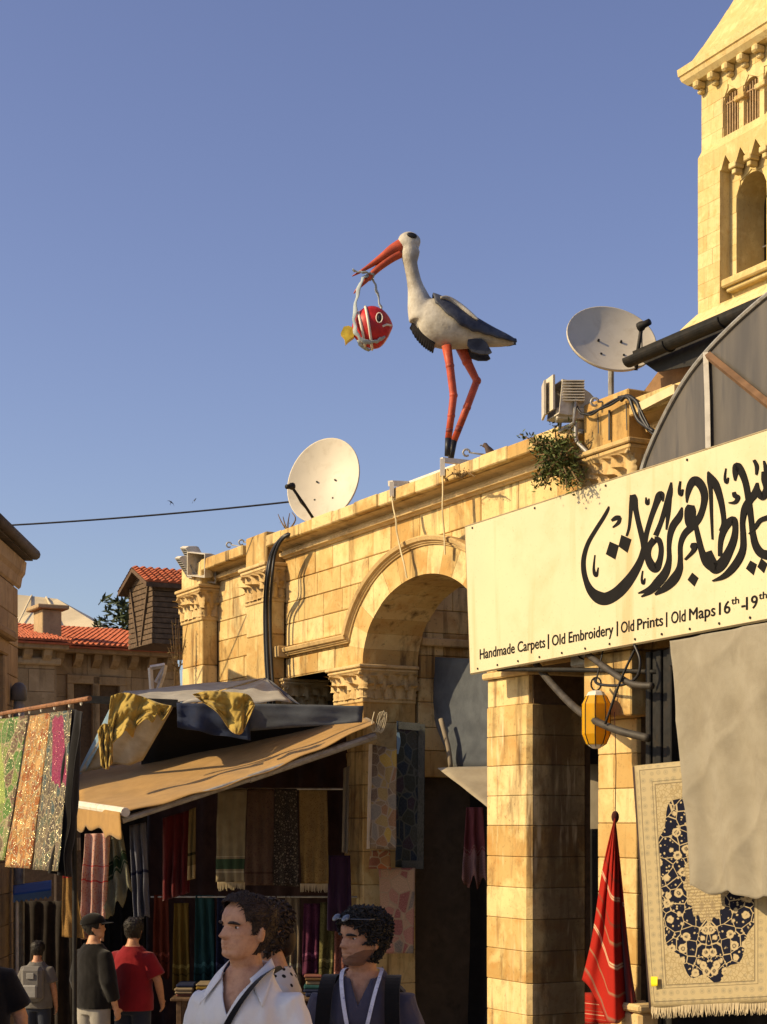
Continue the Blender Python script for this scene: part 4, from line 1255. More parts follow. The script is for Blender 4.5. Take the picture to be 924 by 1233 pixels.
# dark breast feathers with a jagged lower edge
for sgn in (-1, 1):
    br = MB()
    def bf(a, b, sgn=sgn):
        x = 402 + (505 - 402) * a
        q = bodyat(max(x, body_s[1][0]))
        top = -0.86 - 0.30 * a
        ph = top + (-1.45 - top) * b
        jag = 1 + (0.10 + 0.10 * abs(math.sin(a * 34))) * b ** 2
        return Sp(x - 10 - 8 * b, q[1] - (q[2] * 1.03 + 3) * math.sin(ph) * jag, sgn * (q[3] * 1.03 + 3) * math.cos(ph))
    br.grid(bf, 44, 6)
    solid(br.build('breast_feathers', ST_BLACK, STK), 0.015)
for sgn in (-1, 1):
    tl = MB()
    tl.prism([((x - 573) * KP, (1079 - y) * KP) for x, y in ((640, 560), (700, 563), (722, 580), (745, 622), (730, 630), (690, 630), (655, 618), (636, 590))], sgn * 0.10, sgn * 0.14)
    tl.build('under_tail_feathers', ST_DARK, STK)
# bill
def bill(L, name):
    m_ = MB(); rings = []
    P = [Sp(q[0], q[1]) for q in L]
    for i, q in enumerate(L):
        t = P[min(i + 1, len(P) - 1)] - P[max(i - 1, 0)]
        r_ = ell_ring(P[i], t, q[2] * KP, q[3] * KP, 14)
        rings.append(r_)
    m_.loft(rings); m_.build(name, ST_RED, STK, smooth=True)
bill(smoothed([(352, 130, 32, 26), (310, 150, 26, 22), (260, 185, 18, 17), (200, 225, 10, 11), (160, 250, 6, 7), (127, 268, 2, 3)], 4), 'upper_bill')
bill(smoothed([(345, 165, 20, 20), (300, 190, 18, 18), (240, 235, 15, 14), (190, 285, 11, 10), (150, 325, 6, 7), (134, 345, 2, 3)], 4), 'lower_bill')
for sgn in (-1, 1):
    e = MB(); e.sphere(Sp(392, 100, sgn * 40), (24 * KP, 6 * KP, 12 * KP), 12, 8, Matrix.Rotation(0.3, 3, 'Y')); e.build('eye_patch', ST_BLACK, STK, smooth=True)
def leg(L, lat):
    m_ = MB(); P = [Sp(x, y, lat) for x, y, r in L]
    m_.tube(smoothed([tuple(p) for p in P[:-1]], 1), [q[2] * KP for q in L[:-1]], 12)
    for q in L[1:-2]: m_.sphere(Sp(q[0], q[1], lat), q[2] * KP * 1.12, 12, 8)
    o = m_.build('leg', ST_RED, STK, smooth=True)
    f = MB(); a, b = P[-2], P[-1]
    f.tube([a + (a - b) * 0.02, b], [14.5 * KP, 13 * KP], 12); f.build('foot', ST_BLACK, o, smooth=True)
    bd = MB(); a = P[-2].lerp(P[-3], 0.25); b = P[-2].lerp(P[-3], 0.42); bd.tube([a, b], [15.5 * KP, 16 * KP], 12); bd.build('band', plain('leg_band_paint', (0.20, 0.04, 0.03), 0.6) if 'leg_band_paint' not in MATS else MATS['leg_band_paint'], o, smooth=True)
leg([(545, 590, 22), (560, 680, 18), (576, 810, 17), (566, 900, 16), (553, 1000, 15), (549, 1078, 13)], -45)
leg([(612, 570, 26), (640, 635, 21), (684, 722, 18), (640, 840, 17), (582, 990, 15), (566, 1079, 13)], 45)

# bundle hanging from the bill: a fish-shaped cradle in a sling
fb = W(448, 400, SD)
FSH = thing('fish_bundle', 'red fish-shaped bundle with white bands slung from the stork bill', 'bundle', fb)
o_f = Vector((573, 0, 1079))
def Fp(x, y, lat=0.0): return Sp(x, y, lat) + sb - fb
F_RED = plain('fish_red_paint', (0.46, 0.02, 0.02), 0.4, 0.3, 9, dirt=(0.25, 0.01, 0.01), dsc=7)
F_WHITE = plain('fish_white_paint', (0.66, 0.60, 0.5), 0.5, 0.1)
F_YEL = plain('fish_yellow_paint', (0.62, 0.46, 0.05), 0.5, 0.3, 12, dirt=(0.45, 0.12, 0.03), dsc=9)
SLING = fabric('pale_blue_sling_cloth', (0.42, 0.47, 0.49), (0.26, 0.30, 0.32))
L = smoothed([(126, 514, 16, 15), (142, 511, 46, 38), (168, 505, 74, 58), (200, 499, 92, 72), (235, 494, 92, 70), (265, 491, 74, 56), (288, 490, 46, 36), (302, 490, 18, 16), (307, 490, 4, 5)], 4)
m_ = MB(); P = [Fp(q[0], q[1]) for q in L]
m_.loft([ell_ring(P[i], P[min(i + 1, len(P) - 1)] - P[max(i - 1, 0)], q[2] * KP, q[3] * KP, 28) for i, q in enumerate(L)])
m_.build('fish_body', F_RED, FSH, smooth=True)
for xx in (8, 12):
    i = int(xx); q = L[i]; t = P[i + 1] - P[i - 1]
    r_ = ell_ring(P[i], t, q[2] * KP * 1.02, q[3] * KP * 1.02, 28)
    b_ = MB(); b_.tube(r_ + [r_[0]], 0.016, 6); b_.build('white_band', F_WHITE, FSH, smooth=True)
e = MB(); e.sphere(Fp(248, 474, -66), (11 * KP, 8 * KP, 18 * KP), 12, 8); eo = e.build('eye', ST_BLACK, FSH, smooth=True)
e = MB(); e.tube([Fp(248 + 14 * math.cos(a), 474 + 22 * math.sin(a), -71) for a in [i * 0.5 for i in range(14)]], 0.006, 5); e.build('eye_rim', F_WHITE, eo)
e = MB(); e.tube([Fp(*q) for q in ((264, 508, -60), (280, 498, -48), (301, 494, -22))], 0.012, 6); e.build('mouth', F_WHITE, FSH)
e = MB()
for pl_ in ([(135, 505), (135, 540), (108, 560), (96, 572), (92, 545), (76, 528), (90, 498), (112, 494)],):
    e.prism([(((x - 573) * KP + sb.x - fb.x), (1079 - y) * KP + sb.z - fb.z) for x, y in pl_], -0.05, 0.05)
e.build('tail_fin', F_YEL, FSH)
for L2 in ([(195, 262, 0), (172, 290, -20), (152, 350, -25), (140, 430, -40), (138, 500, -55), (152, 550, -62), (190, 577, -55), (235, 572, -50), (270, 548, -30)],
           [(205, 258, 0), (225, 290, 15), (240, 340, 25), (252, 390, 35), (262, 410, 45), (290, 470, 60), (270, 540, 50), (200, 590, 20), (150, 560, -20)],
           [(128, 245, -14), (150, 253, -16), (190, 258, -18), (215, 262, -10), (205, 275, 15), (175, 268, 16)]):
    m_ = MB(); m_.tube([Fp(*q) + Vector((0.006 * math.sin(i_ * 1.3), 0, 0.006 * math.sin(i_ * 2.1))) for i_, q in enumerate(smoothed(L2, 5))], [0.024 + 0.006 * math.sin(i_ * 0.9) for i_ in range(len(smoothed(L2, 5)))], 8, flat=0.35)
    m_.build('sling_strap', SLING, FSH, smooth=True)

# pigeon on the cornice
def bird_perched(name, label, base, s):
    t = MB(); t.smooth = True
    t.loft([ell_ring(Vector((x * s, 0, z * s)), (1, 0, -0.4), h * s, w * s, 10) for x, z, h, w in ((-0.5, 1.05, 0.05, 0.05), (-0.42, 1.1, 0.16, 0.15), (-0.25, 1.05, 0.2, 0.18), (-0.12, 0.75, 0.3, 0.28), (0.1, 0.5, 0.36, 0.33), (0.45, 0.3, 0.26, 0.24), (0.8, 0.1, 0.12, 0.16), (1.2, -0.1, 0.04, 0.12))])
    o = t.build(name, plain('pigeon_feathers', (0.09, 0.06, 0.05), 0.7, 0.4, 20), None, base)
    l = MB(); l.tube([(0.02 * 1, 0.04, 0.3 * s), (0.0, 0.04, -0.0)], 0.006, 5); l.tube([(0.02, -0.04, 0.3 * s), (0.0, -0.04, 0)], 0.006, 5); l.build('leg', ST_RED, o)
    b = MB(); b.tube([(-0.55 * s, 0, 1.08 * s), (-0.68 * s, 0, 1.02 * s)], [0.012, 0.002], 6); b.build('beak', ST_BLACK, o)
    return tag(o, label, 'bird')
pb = FP(589, 553, 0.1); pb.z = Z_COPE
bird_perched('pigeon', 'small dark pigeon perched on the cornice right of the stork', pb, 0.14)
# swallows in the sky
def swallow(label, c, s, rot):
    m_ = MB()
    for sg in (-1, 1):
        m_.loft([[Vector((sg * x, y - w, z)), Vector((sg * x, y, z + 0.03)), Vector((sg * x, y + w, z)), Vector((sg * x, y, z - 0.02))] for x, y, w, z in ((0.0, 0, 0.16, 0), (0.25, 0.05, 0.13, 0.1), (0.55, -0.05, 0.08, 0.12), (0.95, -0.35, 0.015, 0.02))])
    m_.loft([ell_ring(Vector((0, y, 0)), (0, 1, 0), r, r, 8) if False else [Vector((r * math.cos(a), y, r * math.sin(a))) for a in [k * math.pi / 4 for k in range(8)]] for y, r in ((0.4, 0.02), (0.3, 0.09), (0.1, 0.11), (-0.2, 0.07), (-0.5, 0.02))])
    m_.add([(0, -0.4, 0), (-0.16, -0.9, 0.02), (0, -0.6, 0.0), (0.16, -0.9, 0.02)], [(0, 1, 2), (0, 2, 3)])
    o = m_.build('swallow', ST_BLACK, None, c)
    o.scale = (s, s, s); o.rotation_euler = rot
    return tag(o, label, 'bird', 'swallows in the sky')
swallow('left of the two small dark birds flying above the wire', W(206, 605, 40), 0.12, (1.2, 0.5, 0.6))
swallow('right of the two small dark birds flying above the wire', W(235, 602, 40), 0.12, (1.0, -0.4, -0.9))
# overhead wire
A_, B_ = W(-60, 636, 23.3), FP(352, 604, 0.0)
wm = MB(); wm.tube([A_.lerp(B_, t) + Vector((0, 0, -0.16 * 4 * t * (1 - t) * 0.25)) for t in [i / 16 for i in range(17)]], 0.013, 5)
tag(wm.build('overhead_wire', CABLE, None), 'thin black wire strung across the sky to the left dish', 'wire')

# ------------------------------------------------------------------ plants
LEAFG = plain('shrub_leaf_green', (0.085, 0.11, 0.028), 0.75, 0.6, 14)
DRY = plain('dry_stem', (0.16, 0.10, 0.045), 0.9, 0.4, 20)
def leafy(name, label, base, stems, n, ls, mat=LEAFG, cat='plant', twig=True):
    """stems: list of polylines (world); leaves scattered along them"""
    t = thing(name, label, cat, base)
    s_ = MB(); l = MB()
    for P in stems:
        Q = [Vector(q) - base for q in smoothed([tuple(p) for p in P], 4)]
        s_.tube(Q, [0.012 * (1 - 0.8 * i / (len(Q) - 1)) + 0.002 for i in range(len(Q))], 5)
        for i in range(n):
            f = random.random() ** 0.8 * (len(Q) - 1); a = Q[int(f)].lerp(Q[min(int(f) + 1, len(Q) - 1)], f % 1)
            a = a + Vector((rnd(-1, 1), rnd(-1, 1), rnd(-1, 1))) * ls * 1.1
            d = Vector((rnd(-1, 1), rnd(-1, 1), rnd(-0.6, 1))).normalized(); o_ = d.orthogonal().normalized(); L = ls * rnd(0.6, 1.4)
            l.add([a, a + d * L * 0.5 + o_ * L * 0.25, a + d * L, a + d * L * 0.5 - o_ * L * 0.25], [(0, 1, 2, 3)])
    s_.build('stem', DRY, t)
    if n: l.build('foliage', mat, t)
    return t
random.seed(21)
b = FP(672, 560, 0.3)
stems = []
for i in range(46):
    x = rnd(640, 702); y = rnd(528, 592)
    a = FP(rnd(660, 690), rnd(545, 575), 0.28)
    m_ = FP((x + 675) / 2, (y + 560) / 2 - 6, rnd(0.3, 0.6))
    stems.append([a, m_, FP(x, y, rnd(0.3, 0.65))])
for x, y in ((626, 523), (640, 527), (668, 512), (655, 528), (690, 512), (648, 545)):
    stems.append([FP(672, 560, 0.3), FP((x + 672) / 2, (y + 548) / 2, 0.4), FP(x, y, 0.45)])
leafy('shrub', 'bushy green shrub growing out of the cornice below the floodlight', b, stems, 46, 0.045)
random.seed(5)
b = FP(556, 575, 0.3)
leafy('weed', 'thin dry weed growing on the cornice below the stork stand', b, [[b, FP(556 + dx, 570, 0.35), FP(556 + dx * 2, 566 + abs(dx), 0.36)] for dx in (-9, -5, -2, 2, 5, 8)], 9, 0.03, plain('dry_leaf', (0.14, 0.10, 0.03), 0.9, 0.5))
b = FP(347, 640, 0.1)
leafy('weed', 'bare twigs sprouting from the parapet left of the cream dish', b, [[b, FP(343 + dx, 630, 0.1), FP(341 + dx * 2, 622 - abs(dx), 0.12)] for dx in (-3, 0, 4)] + [[b, FP(356, 626, 0.1), FP(352, 617, 0.1)]], 3, 0.02, MATS['dry_leaf'])
b = W(214, 838, 24); stems = []
for i in range(12):
    x = 214 + rnd(-9, 9); stems.append([b + Vector((rnd(-.05, .05), 0, 0)), W((x + 214) / 2, 800, 24), W(x + rnd(-6, 6), rnd(742, 790), 24)])
leafy('tall_weed', 'tall dry weeds in front of the end pilaster', b + Vector((0, 0, -3.2)), [[s_[0] + Vector((0, 0, -3.2))] + s_ for s_ in stems], 8, 0.04, MATS['dry_leaf'])
# ------------------------------------------------------------------ signboard
SO = 0.40                                   # metres in front of the arcade
def SG(px, py): return FAC(px, py, SO)
sgu, sgz = SG(566, 810)
SGN = thing('signboard', 'long cream signboard with Arabic calligraphy and a line of English text', 'sign', FW(sgu, SO, 0), FROT)
def SL(px, py, out=0.0):
    u, z = SG(px, py); return Vector((u - sgu, -out, z))
CREAM = plain('cream_sign_panel', (0.60, 0.52, 0.33), 0.55, 0.04, 1.2, dirt=(0.48, 0.36, 0.17), dsc=1.3, dlo=0.52, dhi=0.9)
k = NT(CREAM.node_tree); bc = CREAM.node_tree.nodes['Principled BSDF'].inputs['Base Color']; src = bc.links[0].from_socket
st = k.ramp(k.noise(k.scale(k.pos(), (4.5, 4.5, 0.35)), 1.0, 4, 0.55), [(0.57, 0.0), (0.72, 0.5)])
c = k.mix(st, src, (0.50, 0.30, 0.11))
k.put(bc, k.mix(k.ramp(k.noise(k.pos(), 40, 3), [(0.28, 0.35), (0.36, 0.0)]), c, (0.30, 0.21, 0.10)))
k.bump(k.noise(k.scale(k.pos(), (1.1, 1.1, 0.8)), 1.4, 2), 0.25, 0.05, CREAM.node_tree.nodes['Principled BSDF'])
LET = plain('charcoal_sign_lettering', (0.014, 0.013, 0.013), 0.8, 0.15, 8, 0.05)
tl_, bl_ = SG(560, 634.5), SG(566.5, 811); sl_t = (634.5 - 519) / (924 - 560); sl_b = (811 - 746) / (924 - 567)
trt, brt = SG(1010, 634.5 - sl_t * 450 * 1.01), SG(1010, 811 - sl_b * 443.5 * 1.01)
quad = [(p_[0] - sgu, p_[1]) for p_ in (bl_, brt, trt, tl_)]
mb = MB(); mb.prism(quad, 0.0, 0.06); mb.build('panel', CREAM, SGN)
fm = MB()
for a, b in zip(quad, quad[1:] + quad[:1]):
    fm.tube([Vector((a[0], 0.01, a[1])), Vector((b[0], 0.01, b[1]))], 0.014, 4)
fm.build('frame', plain('sign_edge_metal', (0.30, 0.24, 0.14), 0.6), SGN)
for i in range(14):
    t = (i + 0.4) / 14
    for (a, b, dz) in ((quad[0], quad[1], 0.035), (quad[3], quad[2], -0.035)):
        if (i * 7) % 3 == 0 or dz > 0:
            s_ = MB(); c = Vector((a[0] + (b[0] - a[0]) * t, -0.003, a[1] + (b[1] - a[1]) * t + dz)); s_.tube([c, c + Vector((0, -0.006, 0))], 0.011, 8); s_.build('screw', METAL_DARK, SGN)
ZA, ZB, ZC = (690, 580, 7.7), (764, 560, 7.71), (834, 540, 7.71)
strokes = [
 (ZA, [(335,228,14),(325,262,30),(285,335,36),(215,445,38),(143,570,40),(104,700,44),(102,820,48),(128,930,54),(172,1015,80),(240,1072,115),(310,1085,118),(400,1040,112),(480,965,105),(560,860,86),(625,740,66),(655,640,54),(668,560,48)]),
 (ZA, [(662,620,48),(685,480,46),(725,340,48),(770,215,56),(805,130,72),(828,125,52),(838,185,14)]),
 (ZA, [(660,640,44),(652,560,50),(635,480,52),(608,370,48),(583,250,52),(565,165,76),(556,120,50)]),
 (ZA, [(556,125,52),(542,230,40),(533,340,30),(522,430,26),(500,505,22)]),
 (ZA, [(360,362,22),(405,335,44),(445,325,20)]), (ZA, [(440,330,30),(425,380,34),(372,425,14)]),
 (ZA, [(207,680,12),(196,790,20),(203,850,32),(222,868,28),(238,795,10)]),
 (ZA, [(680,145,12),(686,195,30),(700,200,28),(708,155,10)]),
 (ZA, [(650,825,12),(641,905,20),(656,942,30),(672,895,10)]),
 (ZB, [(190,690,66),(140,760,56),(128,850,62),(165,935,80),(205,955,80),(240,880,52),(252,780,46),(232,700,50),(190,690,60)]),
 (ZB, [(346,160,16),(330,270,54),(292,400,48),(247,540,42),(200,655,48)]),
 (ZB, [(332,280,40),(318,450,38),(300,600,14)]),
 (ZB, [(446,392,14),(420,480,62),(365,560,64),(335,650,52),(325,760,40),(325,880,48),(295,990,74),(230,1080,86),(150,1150,56),(38,1190,10)]),
 (ZB, [(230,1115,50),(150,1178,42),(68,1222,12)]),
 (ZB, [(490,350,12),(500,260,44),(530,175,66),(575,145,84),(630,200,76),(655,290,64),(640,400,54),(600,500,60),(540,570,64),(470,640,56),(432,740,44),(430,880,44),(420,970,64),(370,1060,86),(290,1140,66),(195,1202,20)]),
 (ZB, [(530,370,60),(524,410,98),(521,470,104),(525,540,94),(530,580,60)]),
 (ZB, [(572,555,40),(600,680,48),(630,800,56),(672,900,76),(740,950,90),(800,950,90)]),
 (ZC, [(150,955,60),(200,1095,100),(232,1105,104),(285,1058,96),(342,960,76),(386,850,64),(402,740,52),(385,662,62),(330,700,70),(287,780,58),(264,880,44),(260,1000,36)]),
 (ZC, [(148,214,10),(212,320,66),(255,440,58),(282,560,48),(295,690,42),(272,770,48)]),
 (ZC, [(152,220,20),(162,300,42),(173,400,34),(180,600,26),(190,845,16)]),
 (ZC, [(315,185,10),(305,270,20),(320,315,30),(338,270,10)]),
 (ZC, [(388,405,30),(400,440,44),(428,455,38),(400,500,32),(340,505,10)]),
 (ZC, [(400,300,14),(404,220,54),(420,165,70),(458,215,66),(495,310,56),(517,420,54),(537,560,52),(552,680,48),(567,800,54),(592,900,66),(640,970,80),(705,990,90)]),
 (ZC, [(605,325,22),(582,420,62),(540,475,64),(492,560,64),(470,680,46),(475,800,50),(475,920,56),(440,1020,68),(370,1120,66),(290,1190,46),(190,1230,12)]),
 (ZC, [(606,318,20),(612,390,44),(645,445,64),(672,430,64),(690,370,50),(668,290,44),(655,215,14)]),
 (ZC, [(720,420,60),(704,330,64),(692,210,46),(668,115,14)]),
 (ZC, [(576,108,24),(602,165,34),(598,245,16)]),
 (ZC, [(530,795,10),(590,730,32),(635,668,38),(710,640,46)]),
 (ZB, [(556,722,36),(558,755,64),(550,800,34),(475,878,16)]),
 (ZB, [(432,150,12),(422,230,22),(436,275,30),(456,225,12)]),
]
pol = [(ZA, [(345,555),(428,592),(395,722),(308,672)]), (ZA, [(452,493),(545,535),(508,660),(425,600)]), (ZB, [(540,998),(598,1048),(560,1128),(496,1065)]),
       (ZC, [(540,1040),(600,1075),(570,1178),(498,1115)]), (ZC, [(640,1020),(700,1070),(665,1158),(605,1100)])]
for i, (Z_, L) in enumerate(strokes):
    S_ = smoothed(L, 7)
    px = [(Z_[0] + x / Z_[2], Z_[1] + y / Z_[2], w / Z_[2]) for x, y, w in S_]
    left, right = [], []
    for j, (x, y, w) in enumerate(px):
        a, b = px[max(j - 1, 0)], px[min(j + 1, len(px) - 1)]
        d = Vector((b[0] - a[0], b[1] - a[1])); d = d.normalized() if d.length > 1e-6 else Vector((1, 0))
        left.append((x - d.y * w / 2, y + d.x * w / 2)); right.append((x + d.y * w / 2, y - d.x * w / 2))
    out = 0.0025 + 0.0003 * i
    m_ = MB(); n = len(px)
    A_ = [SL(*p_, out) for p_ in left]; B_ = [SL(*p_, out) for p_ in right]
    A0 = [SL(*p_, 0.001) for p_ in left]; B0 = [SL(*p_, 0.001) for p_ in right]
    m_.loft([[A_[j], B_[j], B0[j], A0[j]] for j in range(n)])
    m_.build('calligraphy_stroke', LET, SGN)
for Z_, L in pol:
    m_ = MB(); q = [SL(Z_[0] + x / Z_[2], Z_[1] + y / Z_[2]) for x, y in L]
    m_.prism([(p_.x, p_.z) for p_ in q], -0.004, -0.001); m_.build('calligraphy_dot', LET, SGN)
# English line
def lettering(txt, px0, px1, base_y, cap, bold=0.02):
    cu = bpy.data.curves.new('lettering', 'FONT'); cu.body = txt; cu.size = 1.0; cu.extrude = 0.0; cu.resolution_u = 3
    o = bpy.data.objects.new('tmp', cu); COL.objects.link(o)
    dg = bpy.context.evaluated_depsgraph_get(); dg.update()
    me = bpy.data.meshes.new_from_object(o.evaluated_get(dg)); bpy.data.objects.remove(o); bpy.data.curves.remove(cu)
    xs = [v.co.x for v in me.vertices]; x0, x1 = min(xs) - bold, max(xs) + bold
    pa, pb = SL(px0, base_y(px0)), SL(px1, base_y(px1))
    mb = MB()
    for q_, (dx, dy) in enumerate(((-bold, 0), (0, bold * 0.6), (bold, 0), (0, -bold * 0.6))):
        vs = []
        for v in me.vertices:
            p_ = pa.lerp(pb, (v.co.x + dx - x0) / (x1 - x0))
            vs.append(Vector((p_.x, -0.003 - 0.0004 * q_, p_.z + (v.co.y + dy) / 0.70 * cap)))
        mb.add(vs, [tuple(f.vertices) for f in me.polygons])
    bpy.data.meshes.remove(me)
    mb.build('lettering', LET, SGN)
base_y = lambda x: 793.8 - 0.186 * (x - 578.6)
mpx = 16.9 / 2000
for txt, a, b, cap in (('Handmade Carpets', 578, 657, 12.2), ('Old Embroidery', 665, 739, 12.8), ('Old', 748, 764, 13.4), ('Prints', 767.5, 799, 13.4), ('Old', 808.5, 826, 14.2), ('Maps', 830, 862, 14.2), ('16', 866, 880, 15.0), ('-', 893, 898, 15.5), ('19', 898.5, 913, 15.5)):
    u_, z_ = SG(a, 700); d_ = FW(u_, SO, 0).y
    lettering(txt, a, b, base_y, cap * d_ / 2000)
for txt, a, b in (('th', 881, 890.5), ('th', 914, 924)):
    u_, z_ = SG(a, 700); d_ = FW(u_, SO, 0).y
    lettering(txt, a, b, lambda x: base_y(x) - 9.5, 8.6 * d_ / 2000)
for x in (660.8, 743.8, 803.2):
    m_ = MB(); a, b = SL(x - 0.7, base_y(x) + 3), SL(x + 0.7, base_y(x) - 15); m_.b2((a.x, -0.005, a.z), (b.x, -0.001, b.z)); m_.build('text_divider', LET, SGN)

# ------------------------------------------------------------------ brackets, hoses and shutter under the sign
def pipe(name, label, cat, pts, r, mat=METAL_DARK, n=6, flat=1.0, group=None):
    m_ = MB(); m_.tube(smoothed([tuple(FP(*q)) for q in pts], n), r, 8, flat=flat)
    return tag(m_.build(name, mat, None, smooth=True), label, cat, group)
pipe('sign_bracket', 'straight black bar running under the cream signboard', 'bracket', [(600, 806, 0.36), (690, 806.5, 0.30), (792, 809, 0.20)], 0.022)
pipe('flexible_hose', 'long dark hose arching from the pier past the yellow lantern', 'hose', [(646, 800, 0.2), (668, 827, 0.3), (700, 858, 0.45), (740, 878, 0.5), (782, 889, 0.4)], 0.036, plain('dusty_hose', (0.05, 0.042, 0.034), 0.6, 0.4, 10))
pipe('flexible_hose', 'short dark hose curving below the signboard right of the lantern', 'hose', [(708, 788, 0.3), (732, 806, 0.4), (760, 823, 0.4), (786, 826, 0.35)], 0.03, MATS['dusty_hose'])
pipe('sign_stay', 'thin black diagonal rod in front of the yellow lantern', 'rod', [(768, 775, 0.3), (748, 818, 0.45), (729, 872, 0.55)], 0.012)
pipe('loop_cable', 'black cable hanging in a loop beneath the signboard', 'cable', [(764, 776, 0.4), (771, 795, 0.4), (767, 815, 0.4), (748, 825, 0.4), (722, 824, 0.4), (716, 818, 0.38)], 0.013, CABLE)
ac = MB(); u_, z_ = FAC(720, 792, 0.0)
acb = FP(722, 800, 0.05)
ACU = thing('air_conditioner', 'grey air conditioner box tucked behind the bottom of the signboard', 'air conditioner', acb, FROT)
ac.bbox((-0.26, -0.16, -0.02), (0.26, 0.14, 0.45), 0.02); ac.build('casing', METAL_GREY, ACU)
ac = MB(); ac.tube([(0.16 * math.cos(a), -0.165, 0.2 + 0.16 * math.sin(a)) for a in [i * 0.35 for i in range(19)]], 0.008, 5); ac.build('fan_guard', METAL_DARK, ACU)
sh_ = thing('folding_shutter', 'dark folded metal shutter standing beside the carpet', 'shutter', FP(795, 1200, 0.2), FROT)
sb_ = FP(795, 1200, 0.2)
uL = FAC(780, 900, 0.2)[0]; uR = FAC(812, 900, 0.2)[0]; u0_ = FAC(795, 1200, 0.2)[0]
for i in range(5):
    a = uL - u0_ + (uR - uL) * i / 5; b = uL - u0_ + (uR - uL) * (i + 1) / 5
    m_ = MB(); m_.bbox((a + 0.004, -0.03 + 0.02 * (i % 2), -sb_.z - 1.0), (b - 0.004, 0.05, 3.15 - sb_.z), 0.008); m_.build('shutter_leaf', METAL_DARK, sh_)
db = MB()
for i in range(1):
    pass
# dark fascia between sign and canvas
fa = thing('awning_box', 'dark awning cassette under the right end of the signboard', 'awning box', FP(860, 770, 0.3), FROT)
fb_ = FAC(860, 770, 0.3)
ua, ub = FAC(806, 780, 0.3)[0] - fb_[0], FAC(1030, 780, 0.3)[0] - fb_[0]
m_ = MB(); m_.bbox((ua, -0.02, FAC(806, 806, 0.3)[1] - FP(860, 770, 0.3).z), (ub, 0.25, 0.35), 0.03); m_.build('cassette', METAL_DARK, fa)

# ------------------------------------------------------------------ lantern
ln = FP(718, 866, 0.42)
LAN = thing('lantern', 'faceted amber glass lantern hanging in front of the stone pier', 'lantern', ln, FROT + 0.5)
m, nt, b = new_mat('amber_glass', 0.35, 0.5); k = NT(nt)
k.put(b.inputs['Base Color'], k.ramp(k.noise(k.scale(k.pos(), (10, 10, 2)), 1, 3), [(0.3, (0.90, 0.52, 0.015)), (0.7, (0.95, 0.64, 0.03))]))
t = k.node('ShaderNodeBsdfTranslucent'); t.inputs[0].default_value = (1.0, 0.74, 0.06, 1)
mx = k.node('ShaderNodeMixShader'); mx.inputs[0].default_value = 0.65
nt.links.new(b.outputs[0], mx.inputs[1]); nt.links.new(t.outputs[0], mx.inputs[2]); nt.links.new(mx.outputs[0], nt.nodes['Material Output'].inputs[0])
AMB = m
hL, rL = 0.245, 0.125
def octr(r, z, n=8): return [Vector((r * math.cos(2 * math.pi * (k + 0.5) / n), r * math.sin(2 * math.pi * (k + 0.5) / n), z)) for k in range(n)]
lv = [(0.05, hL), (0.088, hL * 0.86), (rL, hL * 0.55), (rL, -hL * 0.55), (0.088, -hL * 0.9), (0.05, -hL)]
for i in range(8):
    m_ = MB()
    for (r0, z0), (r1, z1) in zip(lv[1:], lv[2:]):
        A_, B_ = octr(r0, z0), octr(r1, z1)
        m_.add([A_[i], A_[(i + 1) % 8], B_[(i + 1) % 8], B_[i]], [(0, 1, 2, 3)])
    solid(m_.build('glass_pane', AMB, LAN), 0.006)
m_ = MB()
for i in range(8):
    m_.tube([octr(r + 0.003, z)[i] for r, z in lv[1:]], 0.005, 5)
m_.build('lead_frame', METAL_DARK, LAN)
m_ = MB(); m_.loft([octr(0.04, hL * 1.05), octr(0.07, hL), octr(0.090, hL * 0.86)]); m_.build('cap', METAL_WHITE, LAN)
m_ = MB(); m_.loft([octr(0.090, -hL * 0.9), octr(0.06, -hL), octr(0.03, -hL * 1.08)]); m_.build('base_cap', METAL_WHITE, LAN)
m_ = MB(); m_.tube([(0.05 * math.cos(a), 0, hL * 1.05 + 0.06 + 0.06 * math.sin(a)) for a in [i * 0.5 for i in range(14)]], 0.008, 6); m_.tube([(0, 0, hL + 0.1), (0.03, 0.1, hL + 0.42)], 0.008, 5); m_.build('hook', METAL_DARK, LAN)
m_ = MB(); m_.tube([(0, 0, -0.08), (0, 0, 0.08)], 0.03, 8); m_.build('bulb_holder', METAL_WHITE, LAN)

